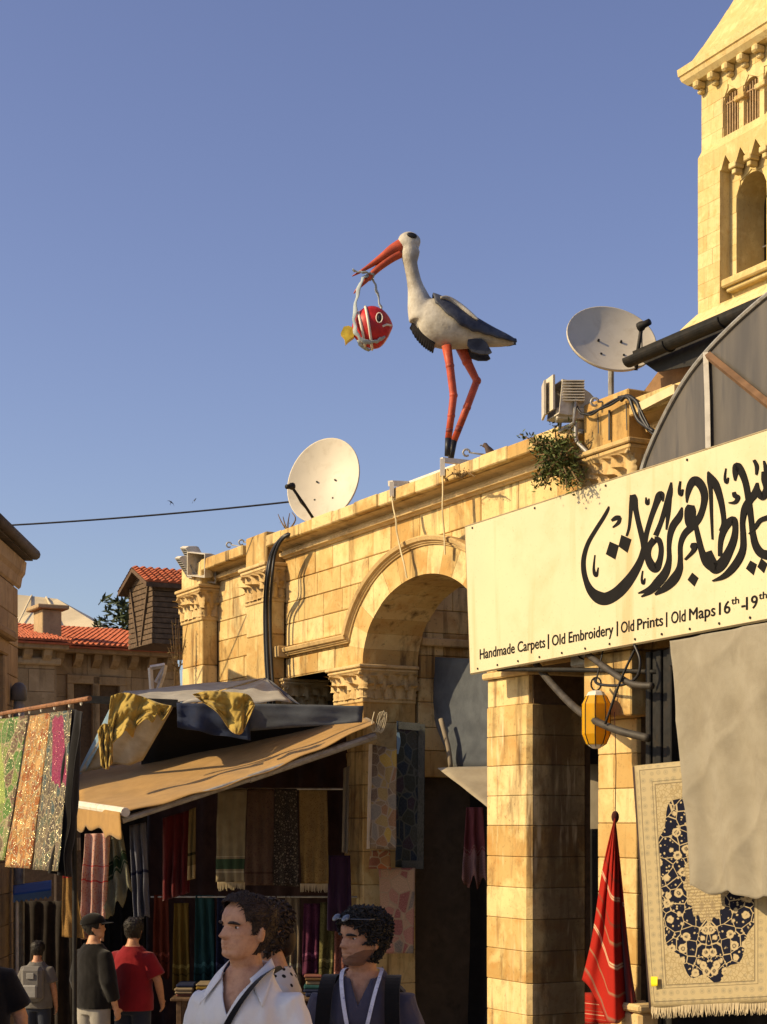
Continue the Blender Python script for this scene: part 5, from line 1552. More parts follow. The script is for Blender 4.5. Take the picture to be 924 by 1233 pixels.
# ------------------------------------------------------------------ cloth sheets
def sheet(name, label, cat, A, B, C, D, mat, nu=24, nv=30, fold=0.02, nf=5, seed=0, group=None, thick=0.006, hem=0.0, edge=None, taper=None, sag=0.0, crease=0.0):
    """hanging cloth: top A-B, bottom C-D (world points); folds grow towards the bottom"""
    A, B, C, D = [Vector(p) for p in (A, B, C, D)]
    n = (B - A).cross(C - A).normalized()
    if n.y > 0: n = -n
    def fn(a, b):
        if edge: a2 = edge(a, b)
        else: a2 = a
        top = A.lerp(B, a2); bot = C.lerp(D, a2)
        p = top.lerp(bot, b)
        f = fold * (0.25 + 0.75 * b) * (math.sin(2 * math.pi * nf * a + seed + 0.8 * math.sin(b * 3 + seed)) + 0.5 * noise.noise(Vector((a * 6 + seed, b * 4, seed))) * 2)
        p = p + n * f
        if crease:
            r1 = 1 - abs(noise.noise(Vector((a * 2.2 + b * 2.6, b * 0.9 - a * 0.8, seed + 5)))) * 2.2; r2 = 1 - abs(noise.noise(Vector((a * 5 - b * 3.1, b * 2.0, seed + 9)))) * 2.2
            p = p + n * crease * (max(0, r1) ** 3 + 0.5 * max(0, r2) ** 3)
        if hem: p = p + Vector((0, 0, hem * b * (math.sin(2 * math.pi * nf * a + seed) * 0.6 + noise.noise(Vector((a * 9, seed, 0.3))) * 1.2)))
        if sag: p = p - Vector((0, 0, sag * 4 * a * (1 - a) * (1 - b)))
        return p - A
    mb = MB(); mb.smooth = True
    mb.grid(fn, nu, nv)
    o = mb.build(name, mat, None, A)
    solid(o, thick)
    if label: tag(o, label, cat, group)
    return o
CANV = fabric('beige_canvas', (0.275, 0.245, 0.185), (0.235, 0.205, 0.15), dirt=(0.175, 0.148, 0.105))
def cv_edge(a, b): return a + (1 - a) * 0.10 * (0.5 - abs(b - 0.5)) * 0
cvs = sheet('canvas_drape', 'large dusty beige canvas sheet hanging in front of the patterned carpet', 'canvas sheet', FP(809, 772, 0.62), FP(1000, 735, 0.62), FP(836, 1072, 0.70), FP(1000, 1088, 0.70), CANV, 110, 110, 0.036, 3.4, 1.3, hem=0.034, crease=0.016)

# carpet
m, nt, b = new_mat('persian_carpet', 0.95, 0.05); k = NT(nt)
uv = k.uv(); sx = k.sep(uv); U, V = sx[0], sx[1]
cu = k.math('SUBTRACT', U, 0.5); cv = k.math('SUBTRACT', V, 0.50)
au = k.math('ABSOLUTE', cu)
asp = k.comb(k.math('MULTIPLY', U, 1.0), k.math('MULTIPLY', V, 1.75))
du = k.math('SUBTRACT', 0.5, k.math('ABSOLUTE', cu)); dv = k.math('MULTIPLY', k.math('SUBTRACT', 0.5, k.math('ABSOLUTE', k.math('SUBTRACT', V, 0.5))), 1.75)
edge = k.math('MINIMUM', du, dv)
CREAMC, NAVY, TAN = (0.37, 0.30, 0.175), (0.010, 0.011, 0.022), (0.21, 0.155, 0.075)
# mirrored scroll pattern
mir = k.comb(au, k.math('MULTIPLY', V, 1.75))
fl1 = k.math('ADD', k.voro(mir, 12, 'F1', 'Distance', 0.7), k.math('MULTIPLY', k.math('SUBTRACT', k.noise(mir, 55, 2), 0.5), 0.22))
fl2 = k.math('ADD', k.voro(mir, 31, 'F1', 'Distance', 0.9), k.math('MULTIPLY', k.math('SUBTRACT', k.noise(mir, 80, 2), 0.5), 0.3))
rosette = k.ramp(fl1, [(0.0, 0.75), (0.10, 0.75), (0.16, 0.1), (0.24, 1.0), (0.36, 1.0), (0.42, 0.0), (1.0, 0.0)])
vine = k.ramp(k.voro(mir, 10, 'DISTANCE_TO_EDGE', 'Distance', 0.9), [(0.0, 1.0), (0.018, 1.0), (0.03, 0.0), (1.0, 0.0)])
fine = k.ramp(k.voro(mir, 34, 'DISTANCE_TO_EDGE', 'Distance', 0.9), [(0.0, 1.0), (0.06, 0.6), (0.12, 0.0)])
small = k.ramp(fl2, [(0.0, 0.9), (0.22, 0.9), (0.28, 0.0), (1.0, 0.0)])
orn = k.math('MAXIMUM', k.math('MAXIMUM', rosette, k.math('MULTIPLY', vine, 0.9)), small)
navy_field = k.mix(orn, NAVY, (0.40, 0.32, 0.19))
field = k.mix(k.math('MULTIPLY', fine, 0.65), CREAMC, TAN)
field = k.mix(k.math('MULTIPLY', k.ramp(k.voro(mir, 20, 'F1', 'Distance', 0.6), [(0.18, 1.0), (0.3, 0.0)]), 0.4), field, (0.22, 0.19, 0.13))
# medallion outline: lobed ellipse
r2 = k.math('SQRT', k.math('ADD', k.math('POWER', k.math('DIVIDE', cu, 0.385), 2), k.math('POWER', k.math('DIVIDE', cv, 0.40), 2)))
ang = k.math('ARCTAN2', cv, cu)
lob = k.math('ADD', 1.0, k.math('MULTIPLY', k.math('SINE', k.math('MULTIPLY', ang, 12)), 0.045))
r3 = k.math('MULTIPLY', r2, lob)
in_med = k.math('LESS_THAN', r3, 1.0)
in_core = k.math('LESS_THAN', k.math('MULTIPLY', k.math('SQRT', k.math('ADD', k.math('POWER', k.math('DIVIDE', cu, 0.17), 2), k.math('POWER', k.math('DIVIDE', cv, 0.165), 2))), k.math('ADD', 1.0, k.math('MULTIPLY', k.math('SINE', k.math('MULTIPLY', ang, 16)), 0.06))), 1.0)
c = k.mix(in_med, field, navy_field)
core_c = k.mix(k.ramp(k.wave(k.comb(cu, k.math('MULTIPLY', cv, 1.75)), 14, 1.5, 2, 'RINGS'), [(0.45, 0.0), (0.6, 0.6)]), CREAMC, TAN)
core_c = k.mix(k.math('MULTIPLY', fine, 0.7), core_c, (0.16, 0.12, 0.08))
c = k.mix(in_core, c, core_c)
# border bands
band = lambda lo, hi: k.math('MULTIPLY', k.math('GREATER_THAN', edge, lo), k.math('LESS_THAN', edge, hi))
bord = k.mix(k.ramp(k.voro(asp, 17, 'F1', 'Distance', 0.25), [(0.16, 1.0), (0.22, 0.2), (0.3, 0.7), (0.4, 0.0)]), CREAMC, (0.26, 0.22, 0.14))
c = k.mix(k.math('LESS_THAN', edge, 0.155), c, bord)
for lo, hi in ((0.148, 0.156), (0.128, 0.133), (0.035, 0.042)):
    c = k.mix(k.math('MULTIPLY', band(lo, hi), 0.7), c, (0.10, 0.08, 0.055))
c = k.mix(k.math('LESS_THAN', edge, 0.012), c, (0.35, 0.28, 0.16))
k.put(b.inputs['Base Color'], c)
k.bump(k.math('ADD', k.noise(k.pos(), 200, 2), k.math('MULTIPLY', k.noise(k.pos(), 30, 3), 0.6)), 0.4, 0.004, b)
CARP = m
cp = thing('persian_carpet', 'cream carpet with a navy floral medallion hanging on the right', 'carpet', FP(764, 930, 0.42))
o = sheet('pile', None, None, FP(765, 922, 0.40), FP(935, 905, 0.45), FP(785, 1213, 0.48), FP(937, 1206, 0.50), CARP, 30, 40, 0.012, 1.5, 0.4, thick=0.012)
del_l = o.location.copy(); o.parent = cp; o.location = del_l - cp.location
bk = sheet('selvedge', None, None, FP(762, 924, 0.37), FP(767, 922, 0.395), FP(782, 1214, 0.44), FP(787, 1213, 0.47), plain('dark_selvedge', (0.05, 0.03, 0.025), 0.9), 2, 20, 0.0, 1, 0)
bl0 = bk.location.copy(); bk.parent = cp; bk.location = bl0 - cp.location
fg = MB()
random.seed(9)
for i in range(150):
    t = (i + rnd(-0.3, 0.3)) / 150
    a = FP(785, 1212, 0.485).lerp(FP(937, 1205, 0.505), t) - cp.location
    fg.tube([a, a + Vector((rnd(-.006, .006), rnd(-.006, .006), -0.05)), a + Vector((rnd(-.015, .015), rnd(-.01, .01), -0.095 + rnd(-.012, .012)))], [0.005, 0.005, 0.002], 4)
fo = fg.build('fringe', fabric('cream_fringe', (0.52, 0.43, 0.28)), cp); fo['kind'] = 'stuff'
tg = sheet('price_tag', 'small bright yellow tag pinned low on the carpet', 'tag', FP(784, 1176, 0.53), FP(792, 1176, 0.53), FP(784.5, 1188, 0.54), FP(792, 1187, 0.54), plain('yellow_tag', (0.80, 0.66, 0.02), 0.5, 0.05), 3, 3, 0.002, 1, 0, thick=0.002)
# carved foot of the far pier under the carpet
m_ = MB(); q0 = FP(776, 1212, 0.3)
m_.bbox((-0.2, -0.12, -0.7), (0.10, 0.12, -0.04), 0.03); m_.bbox((-0.23, -0.15, -0.04), (0.13, 0.15, 0.03), 0.02)
tag(m_.build('stone_stub', LIME_CARVE, None, q0, FROT), 'short carved stone post below the corner of the carpet', 'stone post')

# red striped textile gathered to a knot
m, nt, b = new_mat('red_striped_wool', 0.95, 0.05); k = NT(nt)
uv = k.uv(); s3 = k.sep(uv)
v_ = k.math('SUBTRACT', s3[1], k.math('MULTIPLY', s3[0], 0.10))
n_ = k.math('ADD', v_, k.math('MULTIPLY', k.noise(k.pos(), 9, 2), 0.008))
base_c = k.ramp(n_, [(0.0, (0.17, 0.02, 0.015)), (0.10, (0.296, 0.020, 0.013)), (0.235, (0.312, 0.020, 0.013)), (0.24, (0.14, 0.03, 0.02)), (0.26, (0.312, 0.020, 0.013)), (0.325, (0.327, 0.020, 0.013)), (0.33, (0.62, 0.50, 0.32)), (0.337, (0.312, 0.020, 0.013)), (0.343, (0.58, 0.45, 0.28)), (0.35, (0.327, 0.020, 0.013)),
                     (0.46, (0.327, 0.020, 0.013)), (0.465, (0.17, 0.05, 0.03)), (0.485, (0.327, 0.020, 0.013)), (0.55, (0.327, 0.020, 0.013)), (0.556, (0.28, 0.16, 0.09)), (0.575, (0.327, 0.020, 0.013)), (0.655, (0.327, 0.020, 0.013)), (0.66, (0.62, 0.50, 0.32)), (0.667, (0.280, 0.020, 0.013)), (0.674, (0.60, 0.48, 0.30)), (0.682, (0.327, 0.020, 0.013)), (0.80, (0.327, 0.020, 0.013)), (0.806, (0.28, 0.16, 0.09)), (0.82, (0.327, 0.020, 0.013)), (0.92, (0.351, 0.020, 0.013)), (0.93, (0.22, 0.12, 0.08)), (0.95, (0.327, 0.020, 0.013))][:32])
k.put(b.inputs['Base Color'], base_c)
k.bump(k.math('ADD', k.noise(k.scale(k.pos(), (1, 1, 3)), 120, 2), k.noise(k.pos(), 14, 3)), 0.35, 0.005, b)
REDW = m
rt = FP(741, 985, 0.35)
RT = thing('red_textile', 'red striped woollen textile gathered at the top, hanging between pier and carpet', 'textile', rt)
def rfn(a, b):
    w = b ** 0.85
    lx = 741 + (703 - 741) * w - 2.5 * math.sin(b * 7) * b; rx = 741 + (768 - 741) * b ** 1.1 + 2.0 * math.sin(b * 6 + 1) * b
    by = 1180 + (1228 - 1180) * min(1, a * 2.2) - 5 * math.sin(a * 9) + 4 * noise.noise(Vector((a * 7, 2.0, 0)))
    x = lx + (rx - lx) * a; y = 985 + (by - 985) * b
    g_ = noise.noise(Vector((a * 2.5, b * 2.2, 1.7)))
    off = 0.42 + 0.10 * math.sin(a * math.pi * 1.0) * w + 0.055 * math.sin(a * 12 + 1 + 1.5 * g_) * w - 0.28 * max(0, a - 0.60) * w + 0.07 * g_ * w + 0.02 * math.sin(a * 30 + b * 6) * (1 - b)
    return FP(x, y, off) - rt
m_ = MB(); m_.smooth = True; m_.grid(rfn, 40, 46); o = m_.build('cloth', REDW, RT); solid(o, 0.01)
m_ = MB(); m_.smooth = True; m_.grid(lambda a, b: FP(744 + (22 * a + 4) * b ** 1.1 - 4, 990 + (1222 - 990) * b, 0.36 - 0.05 * math.sin(a * 6) * b) - rt, 12, 30); solid(m_.build('back_fold', fabric('dark_red_wool', (0.13, 0.015, 0.012)), RT), 0.01)
m_ = MB(); m_.smooth = True; m_.grid(lambda a, b: FP(705 + 30 * a, 1195 + 38 * b, 0.40 + 0.03 * math.sin(a * 8)) - rt, 10, 6); solid(m_.build('lower_fold', REDW, RT), 0.01)
m_ = MB(); m_.sphere((0, 0, 0.01), (0.035, 0.035, 0.055), 10, 8); m_.tube([(0, 0, 0.04), (0.01, 0.02, 0.5), (0.0, 0.05, 0.95)], 0.004, 4); m_.build('knot', fabric('dark_knot_wool', (0.06, 0.015, 0.012)), RT, smooth=True)

# ------------------------------------------------------------------ vaulted roof end, gutter, little gable behind the sign
VO = 0.34
arc = [(774, 566), (780, 548), (792, 520), (808, 488), (829, 453), (852, 424), (880, 395), (905, 372), (932, 350), (962, 330), (1000, 308)]
arc_s = smoothed(arc, 5)
vb = FP(850, 540, VO)
VLT = thing('vaulted_roof', 'dark grey sheeted end of a barrel vault roof rising behind the signboard', 'roof', vb, FROT)
vbu = FAC(850, 540, VO)[0]
def VL_(px, py, o=VO): 
    u, z = FAC(px, py, o); return Vector((u - vbu, -(o - VO), z - vb.z))
m, nt, b = new_mat('smoky_roof_sheet', 0.45, 0.4); k = NT(nt); p = k.pos()
c = k.mix(k.ramp(k.noise(k.scale(p, (3, 3, 0.5)), 1.2, 5), [(0.35, 0.0), (0.7, 1.0)]), (0.055, 0.048, 0.042), (0.115, 0.098, 0.078))
c = k.mix(k.ramp(k.noise(k.scale(p, (5, 5, 0.6)), 2, 4), [(0.55, 0.0), (0.7, 0.8)]), c, (0.05, 0.045, 0.042))
k.put(b.inputs['Base Color'], c)
SMOKE = m
pl_ = [VL_(x, y) for x, y in arc_s]
m_ = MB(); m_.prism([(q.x, q.z) for q in pl_] + [(pl_[-1].x, pl_[0].z - 0.2), (pl_[0].x, pl_[0].z - 0.2)], 0.0, 0.012); m_.build('end_panel', SMOKE, VLT)
m_ = MB(); m_.loft([[q + Vector((0, 0.02, 0)), q + Vector((0, 2.6, 0)), q + Vector((0, 2.6, -0.02)), q + Vector((0, 0.02, -0.02))] for q in pl_]); m_.build('vault_sheet', SMOKE, VLT)
m_ = MB(); m_.tube([q + Vector((0, -0.012, 0)) for q in pl_], 0.02, 6); m_.build('rim', METAL_GREY, VLT)
m_ = MB(); m_.tube([VL_(850, 425, VO + 0.03), VL_(852, 480, VO + 0.03), VL_(853, 540, VO + 0.03)], 0.03, 4); m_.build('mullion', METAL_WHITE, VLT)
m_ = MB(); m_.tube([VL_(853, 428, VO + 0.03), VL_(890, 458, VO + 0.03), VL_(960, 515, VO + 0.03)], 0.035, 4); m_.build('brace', plain('rust_bar', (0.17, 0.095, 0.05), 0.8, 0.3), VLT)
gt = thing('gabled_roof', 'small roof with a black gutter and a brown timber gable behind the vault', 'roof', FP(800, 480, 0.1))
gb_ = FP(800, 480, 0.1)
m_ = MB()
A_, B_ = FP(757, 433, 0.20) - gb_, FP(1010, 325, 0.20) - gb_
d = (B_ - A_).normalized(); up = Vector((0, 0, 1)); sd = NX
n_ = 12
rings = []
for P_ in (A_, B_):
    rings.append([P_ + (sd * math.cos(a) + up * math.sin(a)) * 0.072 for a in [math.pi + math.pi * i / n_ for i in range(n_ + 1)]] + [P_ + (sd * math.cos(a) + up * math.sin(a)) * 0.062 for a in [2 * math.pi - math.pi * i / n_ for i in range(n_ + 1)]])
m_.loft(rings); m_.build('gutter', METAL_DARK, gt, smooth=False)
for t in (0.22, 0.50, 0.78):
    c = A_.lerp(B_, t); m_ = MB(); m_.tube([c + (sd * math.cos(a) + up * math.sin(a)) * 0.076 for a in [math.pi + math.pi * i / 8 for i in range(9)]], 0.012, 5); m_.build('gutter_clip', METAL_DARK, gt)
m_ = MB(); q = [FP(762, 425, 0.05), FP(1010, 318, 0.05)]
m_.add([q[0] - gb_, q[1] - gb_, q[1] - gb_ - NX * 2 + Vector((0, 0, 0.35)), q[0] - gb_ - NX * 2 + Vector((0, 0, 0.35))], [(0, 1, 2, 3)]); solid(m_.build('roof_sheet', METAL_DARK, gt), 0.03)
m_ = MB(); q = [FP(x, y, 0.06) - gb_ for x, y in ((772, 434), (792, 448), (836, 440), (880, 418), (1010, 362), (1010, 326))]
m_.add(q, [(0, 1, 2, 3, 4, 5)]); solid(m_.build('soffit_board', METAL_DARK, gt), 0.02)
m_ = MB(); q = [FP(x, y, -0.12) - gb_ for x, y in ((752, 505), (800, 440), (1010, 350), (1010, 470), (770, 520))]
m_.add(q, [(0, 1, 2, 3, 4)]); solid(m_.build('gable_boards', plain('orange_brown_boards', (0.22, 0.125, 0.06), 0.8, 0.3, 5, dirt=(0.1, 0.06, 0.03)), gt), 0.03)
m_ = MB(); q = [FP(x, y, 0.31) - gb_ for x, y in ((770, 486), (815, 463), (815, 474), (770, 497))]
m_.add(q, [(0, 1, 2, 3)]); solid(m_.build('fascia_board', plain('cream_fascia', (0.60, 0.48, 0.28), 0.7, 0.1), gt), 0.05)
# ------------------------------------------------------------------ textiles: materials
def patch_mat(name, cols, sc=(6, 6), seam=(0.3, 0.25, 0.15), spark=0.0, fine=60, var=0.35, rough=0.9):
    """patchwork / brocade: voronoi patches, seams, fine embroidery, optional sequins"""
    m, nt, b = new_mat(name, rough, 0.15); k = NT(nt)
    uv = k.scale(k.uv(), (sc[0], sc[1], 1)); wv = k.mix(0.12, uv, k.node('ShaderNodeTexNoise').outputs['Color'])
    cell = k.voro(uv, 1.0, 'F1', 'Color', 1.0)
    cr = k.sep(cell)[0]
    n = len(cols)
    c = k.ramp(cr, [(i / n, col) for i, col in enumerate(cols)], 'CONSTANT')
    dist = k.voro(uv, 1.0, 'DISTANCE_TO_EDGE', 'Distance', 1.0)
    emb = k.noise(k.uv(), fine, 4, 0.8)
    c = k.mix(k.ramp(emb, [(0.45, 0.0), (0.6, var)]), c, tuple(min(1, x * 2.2 + 0.05) for x in cols[0]))
    c = k.mix(k.ramp(emb, [(0.3, var), (0.45, 0.0)]), c, tuple(x * 0.2 for x in cols[-1]))
    c = k.mix(k.ramp(dist, [(0.02, 1.0), (0.06, 0.0)]), c, seam)
    k.put(b.inputs['Base Color'], c)
    if spark:
        sp = k.voro(k.pos(), 75, 'F1', 'Color', 1.0); sr = k.sep(sp)[1]
        msk = k.math('GREATER_THAN', sr, 1 - spark)
        k.put(b.inputs['Metallic'], k.math('MULTIPLY', msk, 0.9)); k.put(b.inputs['Roughness'], k.math('SUBTRACT', 0.85, k.math('MULTIPLY', msk, 0.6)))
        k.put(b.inputs['Base Color'], k.mix(k.math('MULTIPLY', msk, 0.75), c, (0.85, 0.72, 0.45)))
        nn = k.node('ShaderNodeBump'); nn.inputs['Strength'].default_value = 0.9; nn.inputs['Distance'].default_value = 0.02
        k.put(nn.inputs['Height'], k.math('ADD', sr, k.noise(k.pos(), 60, 3))); nt.links.new(nn.outputs[0], b.inputs['Normal'])
    else:
        k.bump(k.math('ADD', k.noise(k.pos(), 90, 3), k.noise(k.pos(), 16, 3)), 0.4, 0.006, b)
    return m
def tint_top(m, col, u0, u1, v0, v1):
    """a large slanting applique patch on a textile"""
    k = NT(m.node_tree); b = m.node_tree.nodes['Principled BSDF']; bc = b.inputs['Base Color']; src = bc.links[0].from_socket
    s_ = k.sep(k.uv()); uu = k.math('SUBTRACT', s_[0], k.math('MULTIPLY', s_[1], 0.9))
    w = k.math('MULTIPLY', k.math('SUBTRACT', k.noise(k.uv(), 7, 2), 0.5), 0.12); uu = k.math('ADD', uu, w); vv = k.math('ADD', s_[1], w)
    msk = k.math('MULTIPLY', k.math('MULTIPLY', k.math('GREATER_THAN', uu, u0), k.math('LESS_THAN', uu, u1)), k.math('MULTIPLY', k.math('GREATER_THAN', vv, v0), k.math('LESS_THAN', vv, v1)))
    k.put(bc, k.mix(k.math('MULTIPLY', msk, 0.8), src, col))
def stripe_mat(name, base, bands, fine=None, fsc=40, fcol=(0, 0, 0), rough=0.95):
    """bands: (v0, v1, colour) along the drop"""
    m, nt, b = new_mat(name, rough, 0.08); k = NT(nt)
    s_ = k.sep(k.uv()); V = s_[1]
    c = k.mix(k.ramp(k.noise(k.pos(), 7, 4), [(0.35, 0.0), (0.7, 0.6)]), base, tuple(x * 0.6 for x in base))
    for lo, hi, col in bands:
        c = k.mix(k.math('MULTIPLY', k.math('GREATER_THAN', V, lo), k.math('LESS_THAN', V, hi)), c, col)
    if fine == 'net':
        g_ = k.math('MAXIMUM', k.ramp(k.wave(k.scale(k.uv(), (fsc * 0.5, fsc, 1)), 1, 0.6, 2, direc='DIAGONAL'), [(0.55, 0.0), (0.7, 1.0)]), k.ramp(k.wave(k.scale(k.uv(), (-fsc * 0.5, fsc, 1)), 1, 0.6, 2, direc='DIAGONAL'), [(0.55, 0.0), (0.7, 1.0)]))
        c = k.mix(k.math('MULTIPLY', g_, 0.8), c, fcol)
    if fine == 'brocade':
        c = k.mix(k.ramp(k.voro(k.scale(k.uv(), (fsc * 0.35, fsc, 1)), 1, 'F1', 'Distance', 0.8), [(0.25, 0.85), (0.4, 0.0)]), c, fcol)
        c = k.mix(k.ramp(k.noise(k.uv(), fsc * 3, 3), [(0.5, 0.0), (0.6, 0.6)]), c, fcol)
    k.put(b.inputs['Base Color'], c)
    k.bump(k.math('ADD', k.noise(k.pos(), 110, 2), k.noise(k.pos(), 12, 3)), 0.35, 0.006, b)
    return m

# ------------------------------------------------------------------ rail of sequinned textiles at the left
DR = 14.2
RB = W(101, 990, 13.0); RB.z = 0
def RP(px, py, off=0.0):
    """photo point on the vertical plane of the rail (parallel to the arcade)"""
    u, z = FAC(px, py, off, RB)
    p = RB + UX * u + NX * off
    return Vector((p.x, p.y, z))
rl = thing('textile_rail', 'rusty horizontal rail with hooks carrying the bright textiles', 'rail', RP(60, 850))
q = MB(); q.tube([RP(-40, 869) - rl.location, RP(10, 858) - rl.location, RP(60, 849.5) - rl.location, RP(108, 841) - rl.location], 0.02, 8); q.build('pipe', plain('rusty_pipe', (0.22, 0.10, 0.045), 0.8, 0.4, 20), rl)
for x in (2, 12, 24, 36, 50, 66, 84, 98):
    q = MB(); a = RP(x, 860 - (x - 2) * 0.175, 0.0) - rl.location; q.tube([a + UX * 0.02 * math.sin(t) + Vector((0, 0, 0.03 * math.cos(t) - 0.01)) for t in [i * 0.5 for i in range(10)]], 0.005, 5); q.build('hook', METAL_GREY, rl)
for x in (-40, 90):
    q = MB(); a = RP(x, 855, -0.06) - rl.location; q.tube([a, Vector((a.x, a.y, -3.3))], 0.02, 8); q.build('upright', METAL_DARK, rl)
GR = 'textiles on the left rail'
TX1 = patch_mat('sequin_green', [(0.07, 0.14, 0.03), (0.16, 0.18, 0.05), (0.04, 0.08, 0.025), (0.21, 0.19, 0.09), (0.12, 0.028, 0.05), (0.09, 0.15, 0.05)], (6, 9), spark=0.10, var=0.6)
TX2 = patch_mat('sequin_orange', [(0.28, 0.11, 0.025), (0.20, 0.065, 0.02), (0.26, 0.16, 0.055), (0.15, 0.035, 0.015), (0.34, 0.22, 0.08), (0.50, 0.33, 0.14)], (9, 16), spark=0.10, var=0.65)
TX3 = patch_mat('sequin_magenta', [(0.08, 0.065, 0.05), (0.10, 0.08, 0.05), (0.06, 0.08, 0.05), (0.05, 0.04, 0.035), (0.03, 0.07, 0.08), (0.16, 0.12, 0.08)], (8, 13), spark=0.10, var=0.65)
tint_top(TX3, (0.26, 0.018, 0.09), 0.05, 0.62, 0.03, 0.46); tint_top(TX1, (0.30, 0.36, 0.10), -0.2, 0.25, 0.1, 0.6)
def hang(label, x0, y0, x1, y1, x2, y2, x3, y3, d, mat, **kw):
    kw.setdefault('nu', 16); kw.setdefault('nv', 26)
    dd = d if isinstance(d, (tuple, list)) else (d, d)
    name = kw.pop('name', 'hanging_textile'); cat = kw.pop('cat', 'textile')
    return sheet(name, label, cat, W(x0, y0, dd[0]), W(x1, y1, dd[1]), W(x2, y2, dd[0]), W(x3, y3, dd[1]), mat, **kw)
def rhang(label, x0, y0, x1, y1, x2, y2, x3, y3, mat, seed, fold=0.012, nf=1.3, o0=0.03, o1=0.22):
    return sheet('hanging_textile', label, 'textile', RP(x0, y0, o0), RP(x1, y1, o0), RP(x2, y2, o1), RP(x3, y3, o1), mat, 22, 30, fold, nf, seed, GR)
rhang('green sequinned embroidered textile, leftmost on the rusty rail', -14, 868, 35, 861, -36, 1040, 7, 1036, TX1, 0)
rhang('orange and gold sequinned textile in the middle of the rusty rail', 37, 862, 61, 858, 8, 1044, 37, 1046, TX2, 2)
rhang('magenta patchwork textile with dark sequins on the rusty rail', 62, 858, 87, 855, 38, 1047, 70, 1049, TX3, 4)
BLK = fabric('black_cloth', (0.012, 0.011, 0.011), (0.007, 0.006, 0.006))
rhang('plain black cloth hanging at the right end of the rusty rail', 86.5, 853, 101, 858, 69, 1052, 82, 1056, BLK, 1, 0.05, 2.0, 0.02, 0.16)

# ------------------------------------------------------------------ stall awning
OCH = fabric('ochre_awning_canvas', (0.36, 0.215, 0.075), (0.30, 0.175, 0.058), dirt=(0.20, 0.125, 0.05))
BLp, FLp, NLp, RFp, RBp = W(95, 928, 21.4), W(96, 969, 19.2), W(148, 978, 17.5), W(452, 869, 18.8), W(436, 861, 20.5)
AW = thing('stall_awning', 'ochre canvas awning sloping over the textile stall', 'awning', NLp)
def awf(a, b):
    L = BLp.lerp(FLp, b * 2) if b < 0.5 else FLp.lerp(NLp, b * 2 - 1)
    R = RBp.lerp(RFp, b)
    p = L.lerp(R, a)
    p.z += -0.12 * math.sin(math.pi * a) * (0.4 + 0.6 * b) + 0.02 * noise.noise(Vector((a * 5, b * 4, 0.5))) + 0.012 * math.sin(a * 30) * b
    return p - NLp
q = MB(); q.smooth = True; q.grid(awf, 48, 20); solid(q.build('canopy', OCH, AW), 0.008)
q = MB(); q.tube([FLp - NLp + Vector((-0.03, 0, 0)), Vector((0, 0, 0)) + Vector((0.03, 0, 0))], 0.05, 10); q.build('front_bar', METAL_WHITE, AW)
q = MB(); q.smooth = True
def vaf(a, b):
    p = FLp.lerp(NLp, a) - NLp
    return p + Vector((0.02 * math.sin(a * 14) * b - 0.02, -0.05 - 0.02 * math.sin(a * 9), -b * (0.26 + 0.03 * math.sin(a * 21) + 0.03 * math.cos(a * 8))))
q.grid(vaf, 26, 6); solid(q.build('valance', OCH, AW), 0.006)
q = MB(); a, b = W(147, 988, 17.6) - NLp, W(300, 938, 18.2) - NLp; q.tube([a, b], 0.035, 8); q.tube([b, W(452, 886, 18.9) - NLp], 0.045, 8); q.build('folding_arm', METAL_GREY, AW)
q = MB()
for k_ in range(5):
    c = W(456 + rnd(-3, 5), 872 + rnd(-4, 8), 18.8) - NLp
    q.tube(smoothed([tuple(c + Vector((0.05 * math.cos(t + k_), 0.03, 0.12 * math.sin(t * 1.3 + k_)))) for t in range(6)], 3), 0.008, 5)
q.build('rope_tie', fabric('cream_rope', (0.45, 0.38, 0.25)), AW)
# ------------------------------------------------------------------ canopy above: grey and blue tarpaulins, black bar, yellow cloths
TARPW = fabric('grey_white_tarp', (0.34, 0.32, 0.28), (0.25, 0.235, 0.205), dirt=(0.18, 0.15, 0.11))
TARPB = fabric('navy_tarp', (0.03, 0.042, 0.085), (0.02, 0.028, 0.055), dirt=(0.06, 0.055, 0.06))
TARPL = fabric('light_blue_tarp', (0.20, 0.31, 0.42), (0.15, 0.24, 0.34))
YEL = fabric('mustard_cloth', (0.42, 0.30, 0.075), (0.34, 0.23, 0.05), dirt=(0.25, 0.16, 0.05))
CN = thing('market_canopy', 'sagging market canopy of grey and navy tarpaulin above the ochre awning', 'canopy', W(214, 846, 19.00))
cb = CN.location.copy()
def part_sheet(name, P, mat, nu=14, nv=10, amp=0.03, seed=0.0, th=0.006):
    A, B, C, D = [Vector(p) for p in P]
    n = (B - A).cross(C - A).normalized()
    q = MB(); q.smooth = True
    q.grid(lambda a, b: A.lerp(B, a).lerp(C.lerp(D, a), b) + n * amp * (noise.noise(Vector((a * 3 + seed, b * 3, seed))) * 1.6 + 0.35 * math.sin(a * 17 + seed)) * (0.3 + 0.7 * b) - cb, nu, nv)
    o = q.build(name, mat, CN); solid(o, th)
    return o
q = MB(); q.box((W(102, 842, 19.00) + W(214, 847, 19.00)) / 2 - cb, ((W(214, 847, 19.00) - W(102, 842, 19.00)).length, 0.06, 0.085), Matrix.Rotation(0.045, 4, 'Y')); q.build('ridge_bar', METAL_DARK, CN)
part_sheet('roof_sheet', (W(150, 832, 20.90), W(318, 817, 21.60), W(140, 842, 19.30), W(214, 847, 19.10)), TARPW, amp=0.04)
part_sheet('roof_sheet', (W(318, 817, 21.60), W(322, 819, 21.40), W(214, 847, 19.10), W(352, 846, 19.80)), TARPW, amp=0.03, seed=2)
part_sheet('roof_edge', (W(318, 816, 21.65), W(326, 819, 21.60), W(345, 842, 20.20), W(362, 848, 20.00)), TARPB, amp=0.01, seed=3)
